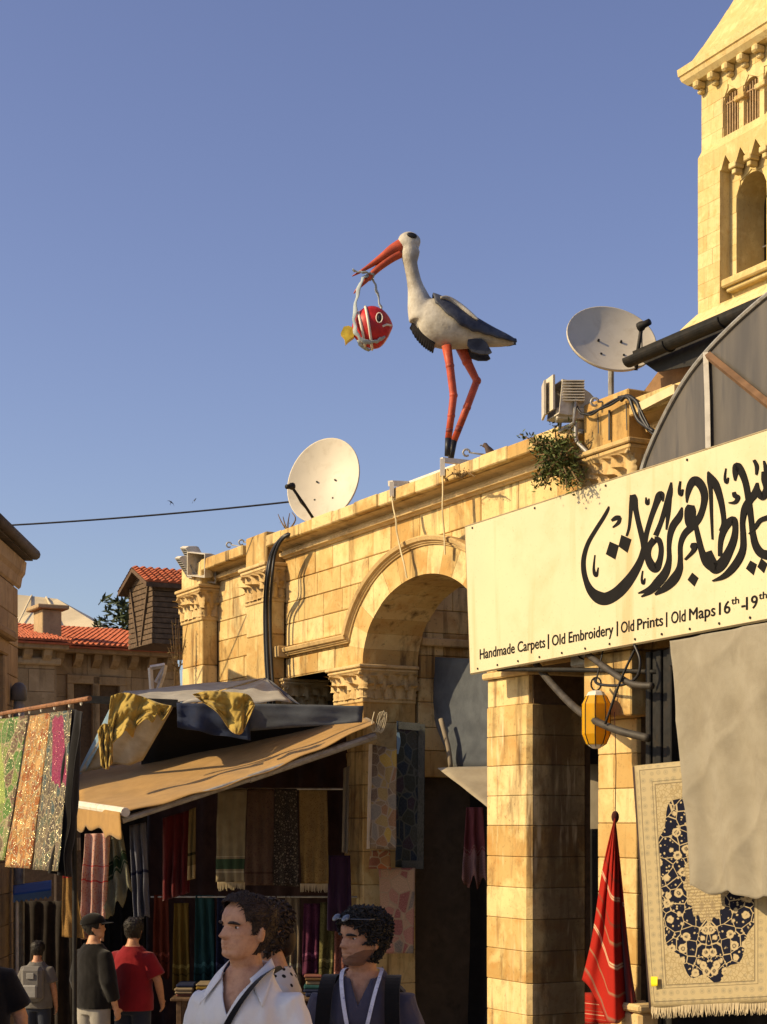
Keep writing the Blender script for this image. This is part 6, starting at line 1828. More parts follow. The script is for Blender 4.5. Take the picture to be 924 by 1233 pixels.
part_sheet('side_sheet', (W(150, 838, 19.15), W(209, 852, 19.15), W(96, 930, 20.60), W(172, 916, 20.00)), TARPW, 16, 14, 0.03, 4)
part_sheet('side_sheet', (W(140, 838, 19.30), W(151, 839, 19.10), W(92, 935, 20.80), W(104, 928, 20.50)), TARPL, 6, 12, 0.01, 5)
part_sheet('front_sheet', (W(213, 846, 18.95), W(300, 848, 19.00), W(214, 876, 18.90), W(302, 892, 18.95)), TARPB, 16, 8, 0.05, 6)
part_sheet('front_sheet', (W(296, 847, 19.02), W(438, 850, 19.15), W(298, 880, 18.98), W(436, 870, 19.10)), fabric('slate_tarp', (0.085, 0.095, 0.11), (0.06, 0.067, 0.08)), 18, 8, 0.03, 7)
part_sheet('inner_sheet', (W(172, 850, 20.00), W(440, 852, 20.30), W(170, 930, 21.10), W(440, 866, 20.40)), BLK, 12, 6, 0.02, 8)
def ragged(name, label, poly_top, poly_bot, d, mat, seed, group):
    """cloth thrown over a bar: top line and ragged bottom line given as photo points"""
    T_ = smoothed(poly_top, 6); B_ = smoothed(poly_bot, 6); n = min(len(T_), len(B_))
    base = W(poly_top[0][0], poly_top[0][1], d)
    def at(L, a):
        f = a * (len(L) - 1); i = int(f); j = min(i + 1, len(L) - 1); return [L[i][k_] + (L[j][k_] - L[i][k_]) * (f - i) for k_ in (0, 1)]
    q = MB(); q.smooth = True
    def fn(a, b):
        t, bo = at(T_, a), at(B_, a)
        x, y = t[0] + (bo[0] - t[0]) * b, t[1] + (bo[1] - t[1]) * b
        return W(x, y, d - 0.05 - 0.10 * abs(math.sin(a * 9 + seed + b)) * (0.3 + b) - 0.08 * noise.noise(Vector((a * 5, b * 4, seed))) - 0.05 * abs(noise.noise(Vector((a * 13 + b * 5, b * 6, seed + 3)))) - 0.006 * math.sin(a * 46 + b * 5)) - base
    q.grid(fn, 90, 30)
    o = q.build(name, mat, None, base); solid(o, 0.006)
    return tag(o, label, 'cloth', group)
ragged('yellow_cloth', 'torn mustard cloth hanging in points from the left end of the black bar', [(134, 838), (150, 834), (170, 838), (190, 846), (207, 850)], [(124, 918), (131, 926), (133, 900), (146, 886), (152, 880), (160, 888), (164, 876), (176, 866), (184, 870), (190, 860), (196, 868), (206, 852)], 18.85, YEL, 1, 'mustard cloths on the canopy')
ragged('yellow_cloth', 'narrow mustard cloth tail hanging straight down at the canopy corner', [(118, 880), (124, 872), (130, 872), (136, 878)], [(122, 922), (127, 926), (131, 924), (136, 918)], 18.8, YEL, 3, 'mustard cloths on the canopy')
ragged('yellow_cloth', 'mustard cloth bundled over the navy tarpaulin', [(232, 836), (250, 832), (275, 833), (298, 836), (306, 846)], [(245, 846), (262, 858), (278, 880), (290, 884), (296, 874), (307, 850)], 18.8, YEL, 2, 'mustard cloths on the canopy')
# dark sheets added at back and far side: darken the stall, block the sun
hang('dark brown sheet added to darken the wall behind the stall', 178, 915, 440, 868, 178, 1300, 440, 1330, (22.6, 20.1), fabric('dark_maroon_backdrop', (0.055, 0.028, 0.022), (0.03, 0.016, 0.014)), name='dark_backdrop', cat='backcloth', nu=40, nv=20, fold=0.05, nf=11)
hang('black sheet added at the far end to keep sun out of the stall', 97, 945, 182, 925, 97, 1290, 182, 1270, (21.5, 22.8), BLK, name='sun_block_sheet', cat='curtain', fold=0.06, nf=6)
# scarves and textiles under the awning
GS = 'scarves hanging at the stall front'
PINKW = stripe_mat('pink_white_print', (0.52, 0.36, 0.28), [(0.44, 0.455, (0.45, 0.06, 0.06)), (0.30, 0.31, (0.45, 0.06, 0.06))], 'brocade', 60, (0.36, 0.04, 0.045))
KEFG = stripe_mat('keffiyeh_green', (0.36, 0.34, 0.24), [(0.34, 0.50, (0.02, 0.05, 0.02)), (0.37, 0.38, (0.36, 0.34, 0.24)), (0.52, 0.56, (0.02, 0.05, 0.02))], 'net', 46, (0.02, 0.03, 0.02))
KEFB = stripe_mat('keffiyeh_blue', (0.24, 0.25, 0.30), [(0.5, 0.53, (0.02, 0.025, 0.06))], 'net', 40, (0.012, 0.016, 0.045))
GOLDB = stripe_mat('gold_brocade', (0.26, 0.15, 0.05), [(0.0, 0.12, (0.32, 0.03, 0.03))], 'brocade', 70, (0.07, 0.035, 0.012))
hang('pink and white printed scarf hanging below the awning corner', 103, 1004, 133, 1003, 96, 1130, 126, 1136, 18.15, PINKW, fold=0.07, nf=2.3, seed=1, hem=0.04, group=GS, nv=34)
hang('green and black checked scarf hanging beside the pink one', 131, 1004, 147, 1000, 126, 1108, 160, 1072, 18.2, KEFG, fold=0.06, nf=2.2, seed=2, hem=0.06, group=GS)
hang('blue and white checked scarf hanging under the awning arm', 156, 994, 176, 990, 162, 1108, 180, 1102, 18.5, KEFB, fold=0.06, nf=2.4, seed=3, hem=0.03, group=GS)
hang('gold brocade cloth with a red top hanging behind the black cloth', 76, 1048, 88, 1046, 74, 1128, 103, 1130, 17.6, GOLDB, fold=0.03, nf=1.5, seed=4, group=GS)
hang('dark red cloth hanging inside the stall', 196, 985, 230, 975, 196, 1085, 228, 1075, 19.2, fabric('deep_red_cloth', (0.085, 0.010, 0.012)), fold=0.06, nf=3, seed=5, group=GS)
hang('olive scarf with pale ends beside the dark red cloth', 228, 975, 236, 972, 226, 1060, 235, 1058, 19.1, stripe_mat('olive_scarf', (0.17, 0.13, 0.06), [(0.62, 0.66, (0.03, 0.03, 0.015)), (0.8, 1.0, (0.30, 0.23, 0.12))]), fold=0.03, nf=1.5, seed=6, group=GS)
GW = 'textiles on the rail inside the stall'
ir = MB(); ir.tube([W(255, 950, 20.3), W(420, 950, 19.6)], 0.014, 6)
tag(ir.build('inner_rail', METAL_GREY, None), 'thin rail carrying the textiles inside the stall', 'rail')
hang('beige shawl with a green band hanging inside the stall', 263, 952, 298, 950, 261, 1062, 295, 1062, (20.2, 20.0), stripe_mat('beige_shawl', (0.22, 0.18, 0.115), [(0.72, 0.73, (0.30, 0.26, 0.18)), (0.75, 0.86, (0.035, 0.06, 0.035)), (0.88, 0.90, (0.30, 0.26, 0.18))]), fold=0.03, nf=3, seed=1, group=GW)
hang('brown patterned shawl next to the beige one', 299, 950, 330, 950, 296, 1066, 329, 1066, (20.0, 19.9), stripe_mat('brown_shawl', (0.10, 0.065, 0.045), [(0.86, 0.88, (0.05, 0.03, 0.02))], 'brocade', 40, (0.06, 0.03, 0.03)), fold=0.03, nf=2.6, seed=2, group=GW)
hang('black embroidered shawl with white motifs inside the stall', 331, 950, 358, 950, 330, 1066, 361, 1068, (19.9, 19.85), stripe_mat('black_shawl', (0.014, 0.012, 0.012), [], 'brocade', 34, (0.17, 0.14, 0.11)), fold=0.03, nf=2, seed=3, group=GW)
hang('gold brocade shawl with a fringe inside the stall', 360, 950, 394, 950, 362, 1064, 396, 1064, (19.85, 19.75), stripe_mat('gold_shawl', (0.24, 0.16, 0.06), [], 'brocade', 60, (0.10, 0.055, 0.02)), fold=0.03, nf=2.4, seed=4, group=GW)
hang('pale narrow scarf hanging near the stone pier', 414, 925, 421, 922, 412, 1026, 419, 1028, 19.5, fabric('pale_scarf', (0.20, 0.165, 0.11)), fold=0.03, nf=1.5, seed=5, group=GW)
hang('purple cloth bundle low beside the stone pier', 396, 1030, 422, 1030, 394, 1120, 424, 1125, 19.8, fabric('purple_cloth', (0.035, 0.015, 0.035)), fold=0.05, nf=2, seed=6, group=GW)
fr_ = MB()
for i in range(60):
    t = i / 59
    a = W(262 + 33 * t, 1062, 20.1) if i % 2 else W(362 + 34 * t, 1064, 19.8)
    fr_.tube([a, a + Vector((rnd(-.01, .01), 0, -0.09 + rnd(-.02, .02)))], [0.006, 0.003], 4)
tag(fr_.build('shawl_fringe', MATS['cream_fringe'], None), 'knotted fringe under the two pale shawls inside the stall', 'fringe', kind='stuff')
# second, lower layer of goods deeper in the stall
random.seed(31)
low = [('rust red scarf in the lower row behind the men', (0.15, 0.035, 0.02)), ('mustard scarf in the lower row behind the men', (0.20, 0.13, 0.03)), ('teal scarf in the lower row behind the men', (0.025, 0.075, 0.08)), ('cream scarf in the lower row behind the men', (0.24, 0.19, 0.13)),
       ('plum scarf in the lower row behind the men', (0.08, 0.022, 0.05)), ('olive scarf in the lower row behind the men', (0.10, 0.09, 0.035)), ('brick pink scarf in the lower row behind the men', (0.20, 0.085, 0.07)), ('navy scarf in the lower row behind the men', (0.02, 0.026, 0.06)), ('brown scarf in the lower row behind the men', (0.11, 0.065, 0.035))]
xs_ = [186, 210, 236, 344, 366, 386, 404, 262, 300]
for i, ((lab, col), x) in enumerate(zip(low, xs_)):
    w_ = rnd(17, 24); y0 = 1082 + rnd(-6, 6); y1 = y0 + rnd(80, 130); d_ = 20.9 - (x - 186) * 0.004
    mt = stripe_mat('lower_scarf_%d' % i, col, [(0.7, 0.74, tuple(min(0.4, c_ * 2.2 + 0.02) for c_ in col)), (0.8, 0.82, tuple(c_ * 0.3 for c_ in col))], random.choice(['brocade', None, 'net']), 40, tuple(c_ * 0.35 for c_ in col))
    hang(lab, x, y0, x + w_, y0, x - 2, y1, x + w_ + 2, y1, d_, mt, fold=0.05, nf=2.2, seed=i, hem=0.03, group='lower row of scarves in the stall')
lr = MB(); lr.tube([W(182, 1080, 20.95), W(430, 1080, 19.95)], 0.012, 6)
tag(lr.build('lower_rail', METAL_GREY, None), 'lower thin rail carrying scarves deep in the stall', 'rail')
tb = thing('goods_table', 'low table piled with folded cloth deep in the stall', 'table', Vector((-1.35, 20.2, ground_z(20.2))))
q = MB(); q.bbox((-1.2, -0.35, 0.72), (1.2, 0.35, 0.76), 0.01); q.build('table_top', WOOD, tb)
for sx in (-1.1, 1.1):
    for sy in (-0.28, 0.28):
        q = MB(); q.bbox((sx - 0.03, sy - 0.03, 0), (sx + 0.03, sy + 0.03, 0.718), 0.005); q.build('leg', WOOD, tb)
ORD = ['topmost', 'second', 'third', 'fourth', 'fifth', 'sixth']
for i, pile in ((0, 'the leftmost pile'), (1, 'the pile beside the leftmost'), (2, 'the pile left of the man in white'), (6, 'the pile between the two men'), (7, 'the pile behind the lanyard man')):
    z_ = 0.762; nc = random.randint(4, 6)
    for j in range(nc):
        kx = random.randint(0, 8); mt = MATS['lower_scarf_%d' % kx]; cn = low[kx][0].split(' scarf')[0]
        h_ = rnd(0.03, 0.05); x = -1.05 + i * 0.26
        q = MB(); q.bbox((x - 0.11 + rnd(-.015, .015), -0.22 + rnd(-.03, .03), z_), (x + 0.11 + rnd(-.015, .015), 0.2, z_ + h_), 0.014)
        o = q.build('folded_cloth', mt, None, tb.location)
        tag(o, '%s folded cloth, %s from top in %s' % (cn, ORD[nc - 1 - j], pile) if j < nc - 1 else '%s folded cloth on top of %s' % (cn, pile), 'cloth', 'folded cloths on the goods table'); z_ += h_ + 0.001
# patchworks on the stone pier
GP = 'patchwork textiles on the stone pier'
PW1 = patch_mat('patchwork_brown', [(0.17, 0.12, 0.07), (0.24, 0.17, 0.06), (0.10, 0.07, 0.05), (0.20, 0.10, 0.05), (0.15, 0.14, 0.12), (0.33, 0.22, 0.04)], (3, 9), (0.26, 0.21, 0.15))
PW2 = patch_mat('patchwork_blue', [(0.025, 0.04, 0.06), (0.04, 0.045, 0.035), (0.05, 0.035, 0.05), (0.02, 0.03, 0.05), (0.06, 0.06, 0.05)], (3, 10), (0.10, 0.11, 0.10))
PW3 = patch_mat('patchwork_pink', [(0.24, 0.12, 0.09), (0.16, 0.05, 0.05), (0.26, 0.17, 0.11), (0.09, 0.10, 0.09), (0.22, 0.10, 0.08), (0.28, 0.20, 0.13)], (3, 6), (0.26, 0.19, 0.13))
def fh(label, x0, y0, x1, y1, x2, y2, x3, y3, off, mat, **kw):
    o2 = off if isinstance(off, (tuple, list)) else (off, off)
    return sheet(kw.pop('name', 'hanging_textile'), label, kw.pop('cat', 'textile'), FP(x0, y0, o2[0]), FP(x1, y1, o2[1]), FP(x2, y2, o2[0]), FP(x3, y3, o2[1]), mat, **kw)
t1 = hang('brown and gold patchwork hanging with a bright white edge', 446, 896, 478, 902, 445, 1022, 478, 1023, (19.1, 18.9), PW1, fold=0.02, nf=1, seed=2, group=GP)
q = MB(); A = W(446, 896, 19.1)
q.grid(lambda a, b: W(444.5 + 4 * a - 2.5 * b, 896 + 126 * b, 19.08 - 0.05 * (1 - a)) - A, 3, 16)
o = q.build('white_hem', fabric('white_hem_cloth', (0.70, 0.64, 0.52)), t1); solid(o, 0.004)
t2 = hang('dark blue patchwork with a patterned grey border on the stone pier', 478, 868, 512, 873, 476, 1044, 510, 1047, (19.55, 19.75), PW2, fold=0.015, nf=1, seed=3, group=GP)
A = W(478, 868, 19.55)
BORD = stripe_mat('grey_border', (0.13, 0.135, 0.12), [], 'brocade', 30, (0.03, 0.035, 0.035))
for nm, f in (('side_border', lambda a, b: W(504 + 8 * a - 2 * b, 872 + 174 * b, 19.70)), ('lower_border', lambda a, b: W(484 + 26 * a, 1036 + 10 * b, 19.64)), ('upper_border', lambda a, b: W(480 + 26 * a, 869 + 2 * a + 9 * b, 19.58))):
    q = MB(); q.grid(lambda a, b, f=f: f(a, b) - A + Vector((0, -0.03, 0)), 4, 12); solid(q.build(nm, BORD, t2), 0.004)
q = MB(); q.grid(lambda a, b: W(478 + 5 * a * (1 - abs(b - 0.4)), 882 + 26 * b, 19.5) - A, 2, 6); solid(q.build('blue_tag', TARPL, t2), 0.003)
hang('pink patchwork panel with red patches low on the stone pier', 456, 1045, 500, 1045, 460, 1148, 498, 1148, (19.55, 19.4), PW3, fold=0.012, nf=1, seed=5, group=GP)
hang('small orange cloth square below the brown patchwork', 446, 1024, 470, 1024, 444, 1046, 471, 1046, 19.3, patch_mat('patchwork_orange', [(0.28, 0.09, 0.03), (0.12, 0.05, 0.03), (0.2, 0.12, 0.05)], (2, 2)), fold=0.01, nf=1, seed=6, group=GP, nu=8, nv=8)
# ------------------------------------------------------------------ inside the arch
fh('slate grey tarpaulin stretched across the inside of the arch', 500, 790, 730, 800, 545, 924, 730, 920, -1.0, MATS['slate_tarp'], name='inner_tarpaulin', cat='tarpaulin', fold=0.05, nf=2.5, nu=26, nv=16)
pipe('tarp_pole', 'pale pole at the slanting edge of the grey tarpaulin', 'pole', [(531, 866, -0.8), (540, 900, -0.8), (543, 925, -0.8)], 0.03, plain('pale_pole', (0.22, 0.18, 0.13), 0.8), n=3)
sheet('small_awning', 'small grey beige awning behind the near pier', 'awning', W(527, 925, 19.0), W(720, 917, 18.7), W(602, 984, 18.1), W(722, 1000, 18.0), fabric('grey_beige_awning', (0.34, 0.29, 0.21), (0.27, 0.225, 0.16)), 20, 14, 0.015, 2, 0)
hang('pink checked scarf with tassels hanging inside the arch', 562, 972, 582, 972, 556, 1062, 586, 1064, 19.2, stripe_mat('pink_scarf', (0.15, 0.055, 0.06), [(0.55, 0.57, (0.25, 0.18, 0.16)), (0.6, 1.0, (0.22, 0.17, 0.16))], 'net', 30, (0.12, 0.03, 0.04)), fold=0.05, nf=2, seed=2, hem=0.08, group='scarves inside the arch')
q = MB(); q.b2((-1.2, 0, 0), (1.2, 0.06, 3.2)); 
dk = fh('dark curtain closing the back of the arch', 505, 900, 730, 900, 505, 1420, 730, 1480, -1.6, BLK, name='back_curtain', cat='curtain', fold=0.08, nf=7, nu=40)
# shop goods behind the near pier, seen in the gap
fh('grey blind hanging in the gap behind the two piers', 690, 905, 735, 902, 690, 1002, 735, 1002, -1.3, fabric('grey_blind', (0.17, 0.145, 0.11)), name='shop_blind', cat='blind', fold=0.01, nf=1)
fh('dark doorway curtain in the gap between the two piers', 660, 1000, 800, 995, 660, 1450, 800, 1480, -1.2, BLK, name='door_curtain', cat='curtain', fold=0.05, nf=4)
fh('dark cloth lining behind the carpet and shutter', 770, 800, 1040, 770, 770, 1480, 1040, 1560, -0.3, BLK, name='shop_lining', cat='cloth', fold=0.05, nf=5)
# ------------------------------------------------------------------ bits at the left
bc = thing('blue_canopy', 'small bright blue stall canopy on a thin white pole at the far left', 'canopy', W(21, 1085, 22))
q = MB(); q.smooth = True; q.grid(lambda a, b: W(16 + 46 * a, 1066 - 6 * a + 12 * b, 22.4 - 0.9 * b) - bc.location, 12, 5); solid(q.build('roof_sheet', fabric('bright_blue_tarp', (0.03, 0.12, 0.40)), bc), 0.006)
q = MB(); q.grid(lambda a, b: W(16 + 46 * a, 1078 - 6 * a + (8 + 1.5 * math.sin(a * 50)) * b, 21.5) - bc.location, 40, 3); solid(q.build('valance', fabric('pale_blue_tarp', (0.09, 0.17, 0.32)), bc), 0.006)
q = MB(); a = W(21, 1080, 21.6) - bc.location; q.tube([a, Vector((a.x, a.y, ground_z(21.6) - bc.location.z))], 0.022, 8); q.build('pole', METAL_WHITE, bc)
vt = thing('vent_pipe', 'grey domed vent pipe above the left rail', 'vent', W(23, 858, 22.5))
q = MB(); q.tube([(0, 0, -4.0), (0, 0, 0.18)], 0.075, 12); q.build('pipe', METAL_GREY, vt, smooth=True)
q = MB(); q.loft([[Vector((r * math.cos(2 * math.pi * k_ / 14), r * math.sin(2 * math.pi * k_ / 14), z)) for k_ in range(14)] for r, z in ((0.085, 0.16), (0.11, 0.17), (0.11, 0.30), (0.09, 0.36), (0.05, 0.40), (0.01, 0.41))]); q.build('dome', plain('blue_grey_metal', (0.13, 0.13, 0.14), 0.5), vt, smooth=True)
lf = thing('leaning_frame', 'white broken window frame leaning behind the canopy', 'frame', W(183, 832, 23.5))
q = MB()
c4 = [W(x, y, 23.5) - lf.location for x, y in ((181, 804), (199, 801), (197, 812), (190, 832), (183, 832))]
for a, b in zip(c4, c4[1:] + c4[:1]): q.tube([a, b], 0.035, 4)
q.tube([c4[1], W(188, 822, 23.5) - lf.location], 0.03, 4); q.build('rail', METAL_WHITE, lf)
q = MB(); q.tube([Vector((0, 0.05, 0)), Vector((0, 0.05, -4.0))], 0.03, 6); q.build('post', METAL_GREY, lf)
# ------------------------------------------------------------------ people
def interp(T_, x):
    if x <= T_[0][0]: return T_[0][1:]
    for a, b in zip(T_, T_[1:]):
        if x <= b[0]:
            t = (x - a[0]) / (b[0] - a[0]); t = t * t * (3 - 2 * t) * 0.5 + t * 0.5
            return tuple(p + (q - p) * t for p, q in zip(a[1:], b[1:]))
    return T_[-1][1:]
HEADT = [(0.00, 0.055, -0.005, 0.026), (0.03, 0.080, -0.012, 0.040), (0.08, 0.088, -0.025, 0.050), (0.15, 0.085, -0.045, 0.057), (0.19, 0.091, -0.055, 0.060), (0.22, 0.087, -0.06, 0.062), (0.25, 0.093, -0.066, 0.063), (0.30, 0.089, -0.075, 0.066),
         (0.40, 0.089, -0.090, 0.071), (0.50, 0.086, -0.100, 0.073), (0.57, 0.094, -0.105, 0.074), (0.66, 0.095, -0.108, 0.077), (0.78, 0.084, -0.102, 0.074), (0.88, 0.062, -0.084, 0.060), (0.95, 0.036, -0.056, 0.041), (0.99, 0.012, -0.022, 0.016), (1.0, 0.0, -0.006, 0.004)]
HH = 0.232
def head_point(t, ang, nose=1.0, grow=0.0):
    """ang 0 = front; returns local head coordinates"""
    f, b, w = interp(HEADT, t)
    cx_, rx = (f + b) / 2, (f - b) / 2
    c, s_ = math.cos(ang), math.sin(ang)
    e = 0.86
    x = cx_ + rx * math.copysign(abs(c) ** e, c); y = w * math.copysign(abs(s_) ** e, s_)
    g = lambda u, s: math.exp(-(u / s) ** 2)
    aa = (ang + math.pi) % (2 * math.pi) - math.pi
    # nose ridge, tip and wings
    if 0.28 < t < 0.56:
        k_ = (0.52 - t) / 0.19
        prof = max(0.0, min(1.0, k_)) if t > 0.335 else max(0.0, 1 - (0.335 - t) / 0.035)
        x += nose * 0.030 * prof * g(aa, 0.15 + 0.06 * prof) + 0.006 * g(aa, 0.13) * g(t - 0.5, 0.05)
    # eye sockets, cheekbones, brow, lips, mouth line
    x -= 0.010 * (g(abs(aa) - 0.42, 0.16) * g(t - 0.495, 0.035))
    x += 0.005 * g(abs(aa) - 0.45, 0.25) * g(t - 0.565, 0.022)
    k2 = 0.005 * g(abs(aa) - 0.75, 0.25) * g(t - 0.40, 0.06)
    x += k2 * c; y += k2 * s_
    x -= 0.006 * g(aa, 0.32) * g(t - 0.222, 0.009)
    x += 0.004 * g(aa, 0.28) * (g(t - 0.245, 0.014) + g(t - 0.195, 0.014))
    return Vector((x + grow * c, y + grow * s_, t * HH + (grow * max(0, t - 0.6) * 1.6)))
def head_rings(M, nose=1.0, n=44, rows=52):
    return [[M @ head_point((i / rows), 2 * math.pi * k / n, nose) for k in range(n)] for i in range(rows + 1)]
def ell_stack(rows):
    """rows: (cx, cy, z, rx, ry)"""
    return [[Vector((cx_ + rx * math.cos(2 * math.pi * k / 24), cy_ + ry * math.sin(2 * math.pi * k / 24), z)) for k in range(24)] for cx_, cy_, z, rx, ry in rows]
def add_hand(mb, wrist, d, up, side, curl=0.5, s=1.0):
    """palm plus five bent fingers; d = direction of the hand, up = back of hand, side = thumb side"""
    d, up, side = d.normalized(), up.normalized(), side.normalized()
    pc = wrist + d * 0.055 * s
    Mx = Matrix((d, side, up)).transposed()
    mb.sphere(pc, (0.052 * s, 0.040 * s, 0.017 * s), 14, 8, Mx)
    for i, (off, L, sp) in enumerate(((0.030, 0.075, 0.10), (0.010, 0.084, 0.02), (-0.010, 0.078, -0.05), (-0.029, 0.060, -0.14))):
        a = wrist + d * 0.085 * s + side * off * s
        dd = (d + side * sp).normalized()
        pts = [a]
        ang = 0
        for f in (0.42, 0.33, 0.25):
            ang += curl * 0.75
            pts.append(pts[-1] + (dd * math.cos(ang) - up * math.sin(ang)) * L * f * s)
        mb.tube(pts, [0.0095 * s, 0.009 * s, 0.008 * s, 0.006 * s], 8)
    a = wrist + d * 0.03 * s + side * 0.030 * s
    mb.tube([a, a + (d * 0.6 + side * 0.8).normalized() * 0.035 * s, a + (d * 0.6 + side * 0.8).normalized() * 0.035 * s + (d * 0.9 + side * 0.25 - up * 0.3).normalized() * 0.032 * s], [0.012 * s, 0.010 * s, 0.007 * s], 8)
SKIN = {}
def skin_mat(name, col):
    m, nt, b = new_mat(name, 0.55, 0.35); k = NT(nt); p = k.pos()
    c = k.ramp(k.noise(p, 26, 5, 0.7), [(0.3, (col[0] * 0.72, col[1] * 0.62, col[2] * 0.58)), (0.55, col), (0.75, (min(1, col[0] * 1.12), col[1] * 1.08, col[2] * 1.05))])
    k.put(b.inputs['Base Color'], c); b.inputs['Subsurface Weight'].default_value = 0.08; b.inputs['Subsurface Radius'].default_value = (0.01, 0.004, 0.002)
    k.bump(k.math('ADD', k.noise(p, 240, 3), k.noise(p, 60, 3)), 0.3, 0.003, b)
    return m
HAIRM = plain('dark_brown_hair', (0.040, 0.024, 0.015), 0.6, 0.5, 60, 0.3)
HAIRB = plain('black_hair', (0.014, 0.011, 0.009), 0.6, 0.5, 60, 0.35)
def person(label, base, s, yaw, head_yaw, head_pitch, skin, voxel_size, outfit, arms, hair, lean=0.0, stubble=None, group=None, seed=1):
    """base = feet on the ground; yaw = heading (0 = +X); arms = list of (elbow, wrist) for left(+y), right(-y)"""
    random.seed(seed)
    wd = outfit.get('wid', 1.0)
    arms = [((e_[0], e_[1] * wd, e_[2]), (w_[0], w_[1] * wd, w_[2])) for e_, w_ in arms]
    neck = Vector((0.0 + lean, 0, 1.475)); headc = Vector((0.025 + lean, 0, 1.515))
    MH = Matrix.Translation(headc) @ Matrix.Rotation(head_yaw, 4, 'Z') @ Matrix.Rotation(-head_pitch, 4, 'Y') @ Matrix.Translation(Vector((-0.005, 0, 0)))
    mb = MB()
    torso = [(0, 0, 0.84, 0.09, 0.13), (0, 0, 0.90, 0.12, 0.17), (0, 0, 0.98, 0.125, 0.178), (0.005, 0, 1.08, 0.115, 0.155), (0.01 + lean * 0.4, 0, 1.20, 0.12, 0.165), (0.012 + lean * 0.7, 0, 1.31, 0.125, 0.182), (0.005 + lean * 0.9, 0, 1.36, 0.115, 0.164), (0.003 + lean * 0.9, 0, 1.40, 0.10, 0.138), (lean, 0, 1.435, 0.08, 0.104), (lean, 0, 1.48, 0.062, 0.075), (lean, 0, 1.50, 0.05, 0.055)]
    torso = [(a_, b_, c_, d_, e_ * (wd if c_ < 1.44 else 1)) for a_, b_, c_, d_, e_ in torso]
    mb.loft(ell_stack(torso))
    mb.tube([Vector((lean - 0.012, 0, 1.44)), Vector((lean + 0.0, 0, 1.50)), headc + Vector((0.0, 0, 0.05)), headc + Vector((-0.01, 0, 0.10))], [0.066, 0.057, 0.056, 0.055], 18)
    mb.loft(head_rings(MH, hair.get('nose', 1.0)))
    for sy in (-1, 1):     # ears
        e = MH @ Vector((-0.012, sy * 0.076, HH * 0.42))
        R_ = MH.to_3x3()
        mb.sphere(e, (0.018, 0.009, 0.031), 10, 8, R_ @ Matrix.Rotation(sy * 0.35, 3, 'Z'))
    sh_z = 1.352
    limbs = []
    for sy, (el, wr) in zip((1, -1), arms):
        shd = Vector((lean, sy * 0.166 * wd, sh_z)); el, wr = Vector(el), Vector(wr)
        limbs.append((shd, el, wr))
        mb.tube([shd + Vector((0, -sy * 0.06, 0.0)), shd, shd.lerp(el, 0.35), el, el.lerp(wr, 0.3), wr, wr + (wr - el).normalized() * 0.03], [0.05, 0.056, 0.050, 0.043, 0.042, 0.029, 0.027], 14)
        d = (wr - el).normalized()
        side = Vector((1, 0, 0)) - d * d.x
        if side.length < 0.2: side = Vector((0, 0, 1)) - d * d.z
        side.normalize(); up = Vector((0, sy, 0)); up = (up - d * up.dot(d) - side * up.dot(side)).normalized()
        add_hand(mb, wr, d, up, side, 0.55)
    for sy in (-1, 1):
        mb.tube([Vector((0, sy * 0.09, 0.93)), Vector((0.0, sy * 0.095, 0.75)), Vector((0.015, sy * 0.098, 0.50)), Vector((-0.005, sy * 0.1, 0.35)), Vector((-0.02, sy * 0.1, 0.09)), Vector((-0.02, sy * 0.1, 0.05))], [0.092, 0.08, 0.057, 0.056, 0.040, 0.042], 14)
        mb.sphere((0.05, sy * 0.105, 0.035), (0.12, 0.042, 0.035), 12, 8)
    o = voxel(mb, 'person', skin, voxel_size, None, 1)
    o.location = base; o.rotation_euler = (0, 0, yaw); o.scale = (s, s, s)
    tag(o, label, 'person', group)
    # shirt
    g = outfit.get('ease', 0.020)
    q = MB()
    rows = [(0, 0, outfit.get('hem', 0.90), 0.125 + g, 0.18 + g), (0, 0, 0.98, 0.128 + g, 0.182 + g), (0.005, 0, 1.08, 0.122 + g, 0.166 + g), (0.012 + lean * 0.4, 0, 1.20, 0.125 + g, 0.172 + g), (0.014 + lean * 0.7, 0, 1.31, 0.128 + g * 0.8, 0.180 + g * 0.7), (0.010 + lean * 0.8, 0, 1.36, 0.122 + g * 0.7, 0.168 + g * 0.6), (0.006 + lean * 0.9, 0, 1.40, 0.108 + g * 0.7, 0.142 + g * 0.5), (lean, 0, 1.435, 0.088 + g * 0.6, 0.108 + g * 0.5), (lean, 0, 1.46, 0.074 + g * 0.5, 0.086 + g * 0.4), (lean - 0.005, 0, 1.485, 0.064 + g * 0.5, 0.074 + g * 0.4)]
    rows = [(a_, b_, c_, d_, e_ * (wd if c_ < 1.45 else 1)) for a_, b_, c_, d_, e_ in rows]
    q.loft(ell_stack(rows))
    for (shd, el, wr) in limbs:
        sl = outfit.get('sleeve', 0.6)
        L = [shd + Vector((0, -math.copysign(0.06, shd.y), 0)), shd, shd.lerp(el, 0.4)]
        R_ = [0.052 + g * 0.5, 0.058 + g * 0.7, 0.055 + g * 1.0]
        if sl <= 1: L.append(shd.lerp(el, sl)); R_.append(0.052 + g * 1.3)
        else: L += [el, el.lerp(wr, sl - 1)]; R_ += [0.046 + g * 1.2, 0.036 + g * 1.0]
        q.tube(L, R_, 14)
    so = voxel(q, 'shirt', outfit['mat'], max(0.0065, voxel_size), o, 3)
    me = so.data
    bm = bmesh.new(); bm.from_mesh(me)
    vn = outfit.get('vneck', 0.0); vw = outfit.get('vwidth', 0.45)
    kill = []
    for f in bm.faces:
        c = f.calc_center_median()
        if c.z > 1.468 + 0.01 * abs(c.y): kill.append(f)
        elif vn and c.x > lean + 0.02 and abs(c.y) < (c.z - (1.47 - vn)) * vw: kill.append(f)
    bmesh.ops.delete(bm, geom=kill, context='FACES')
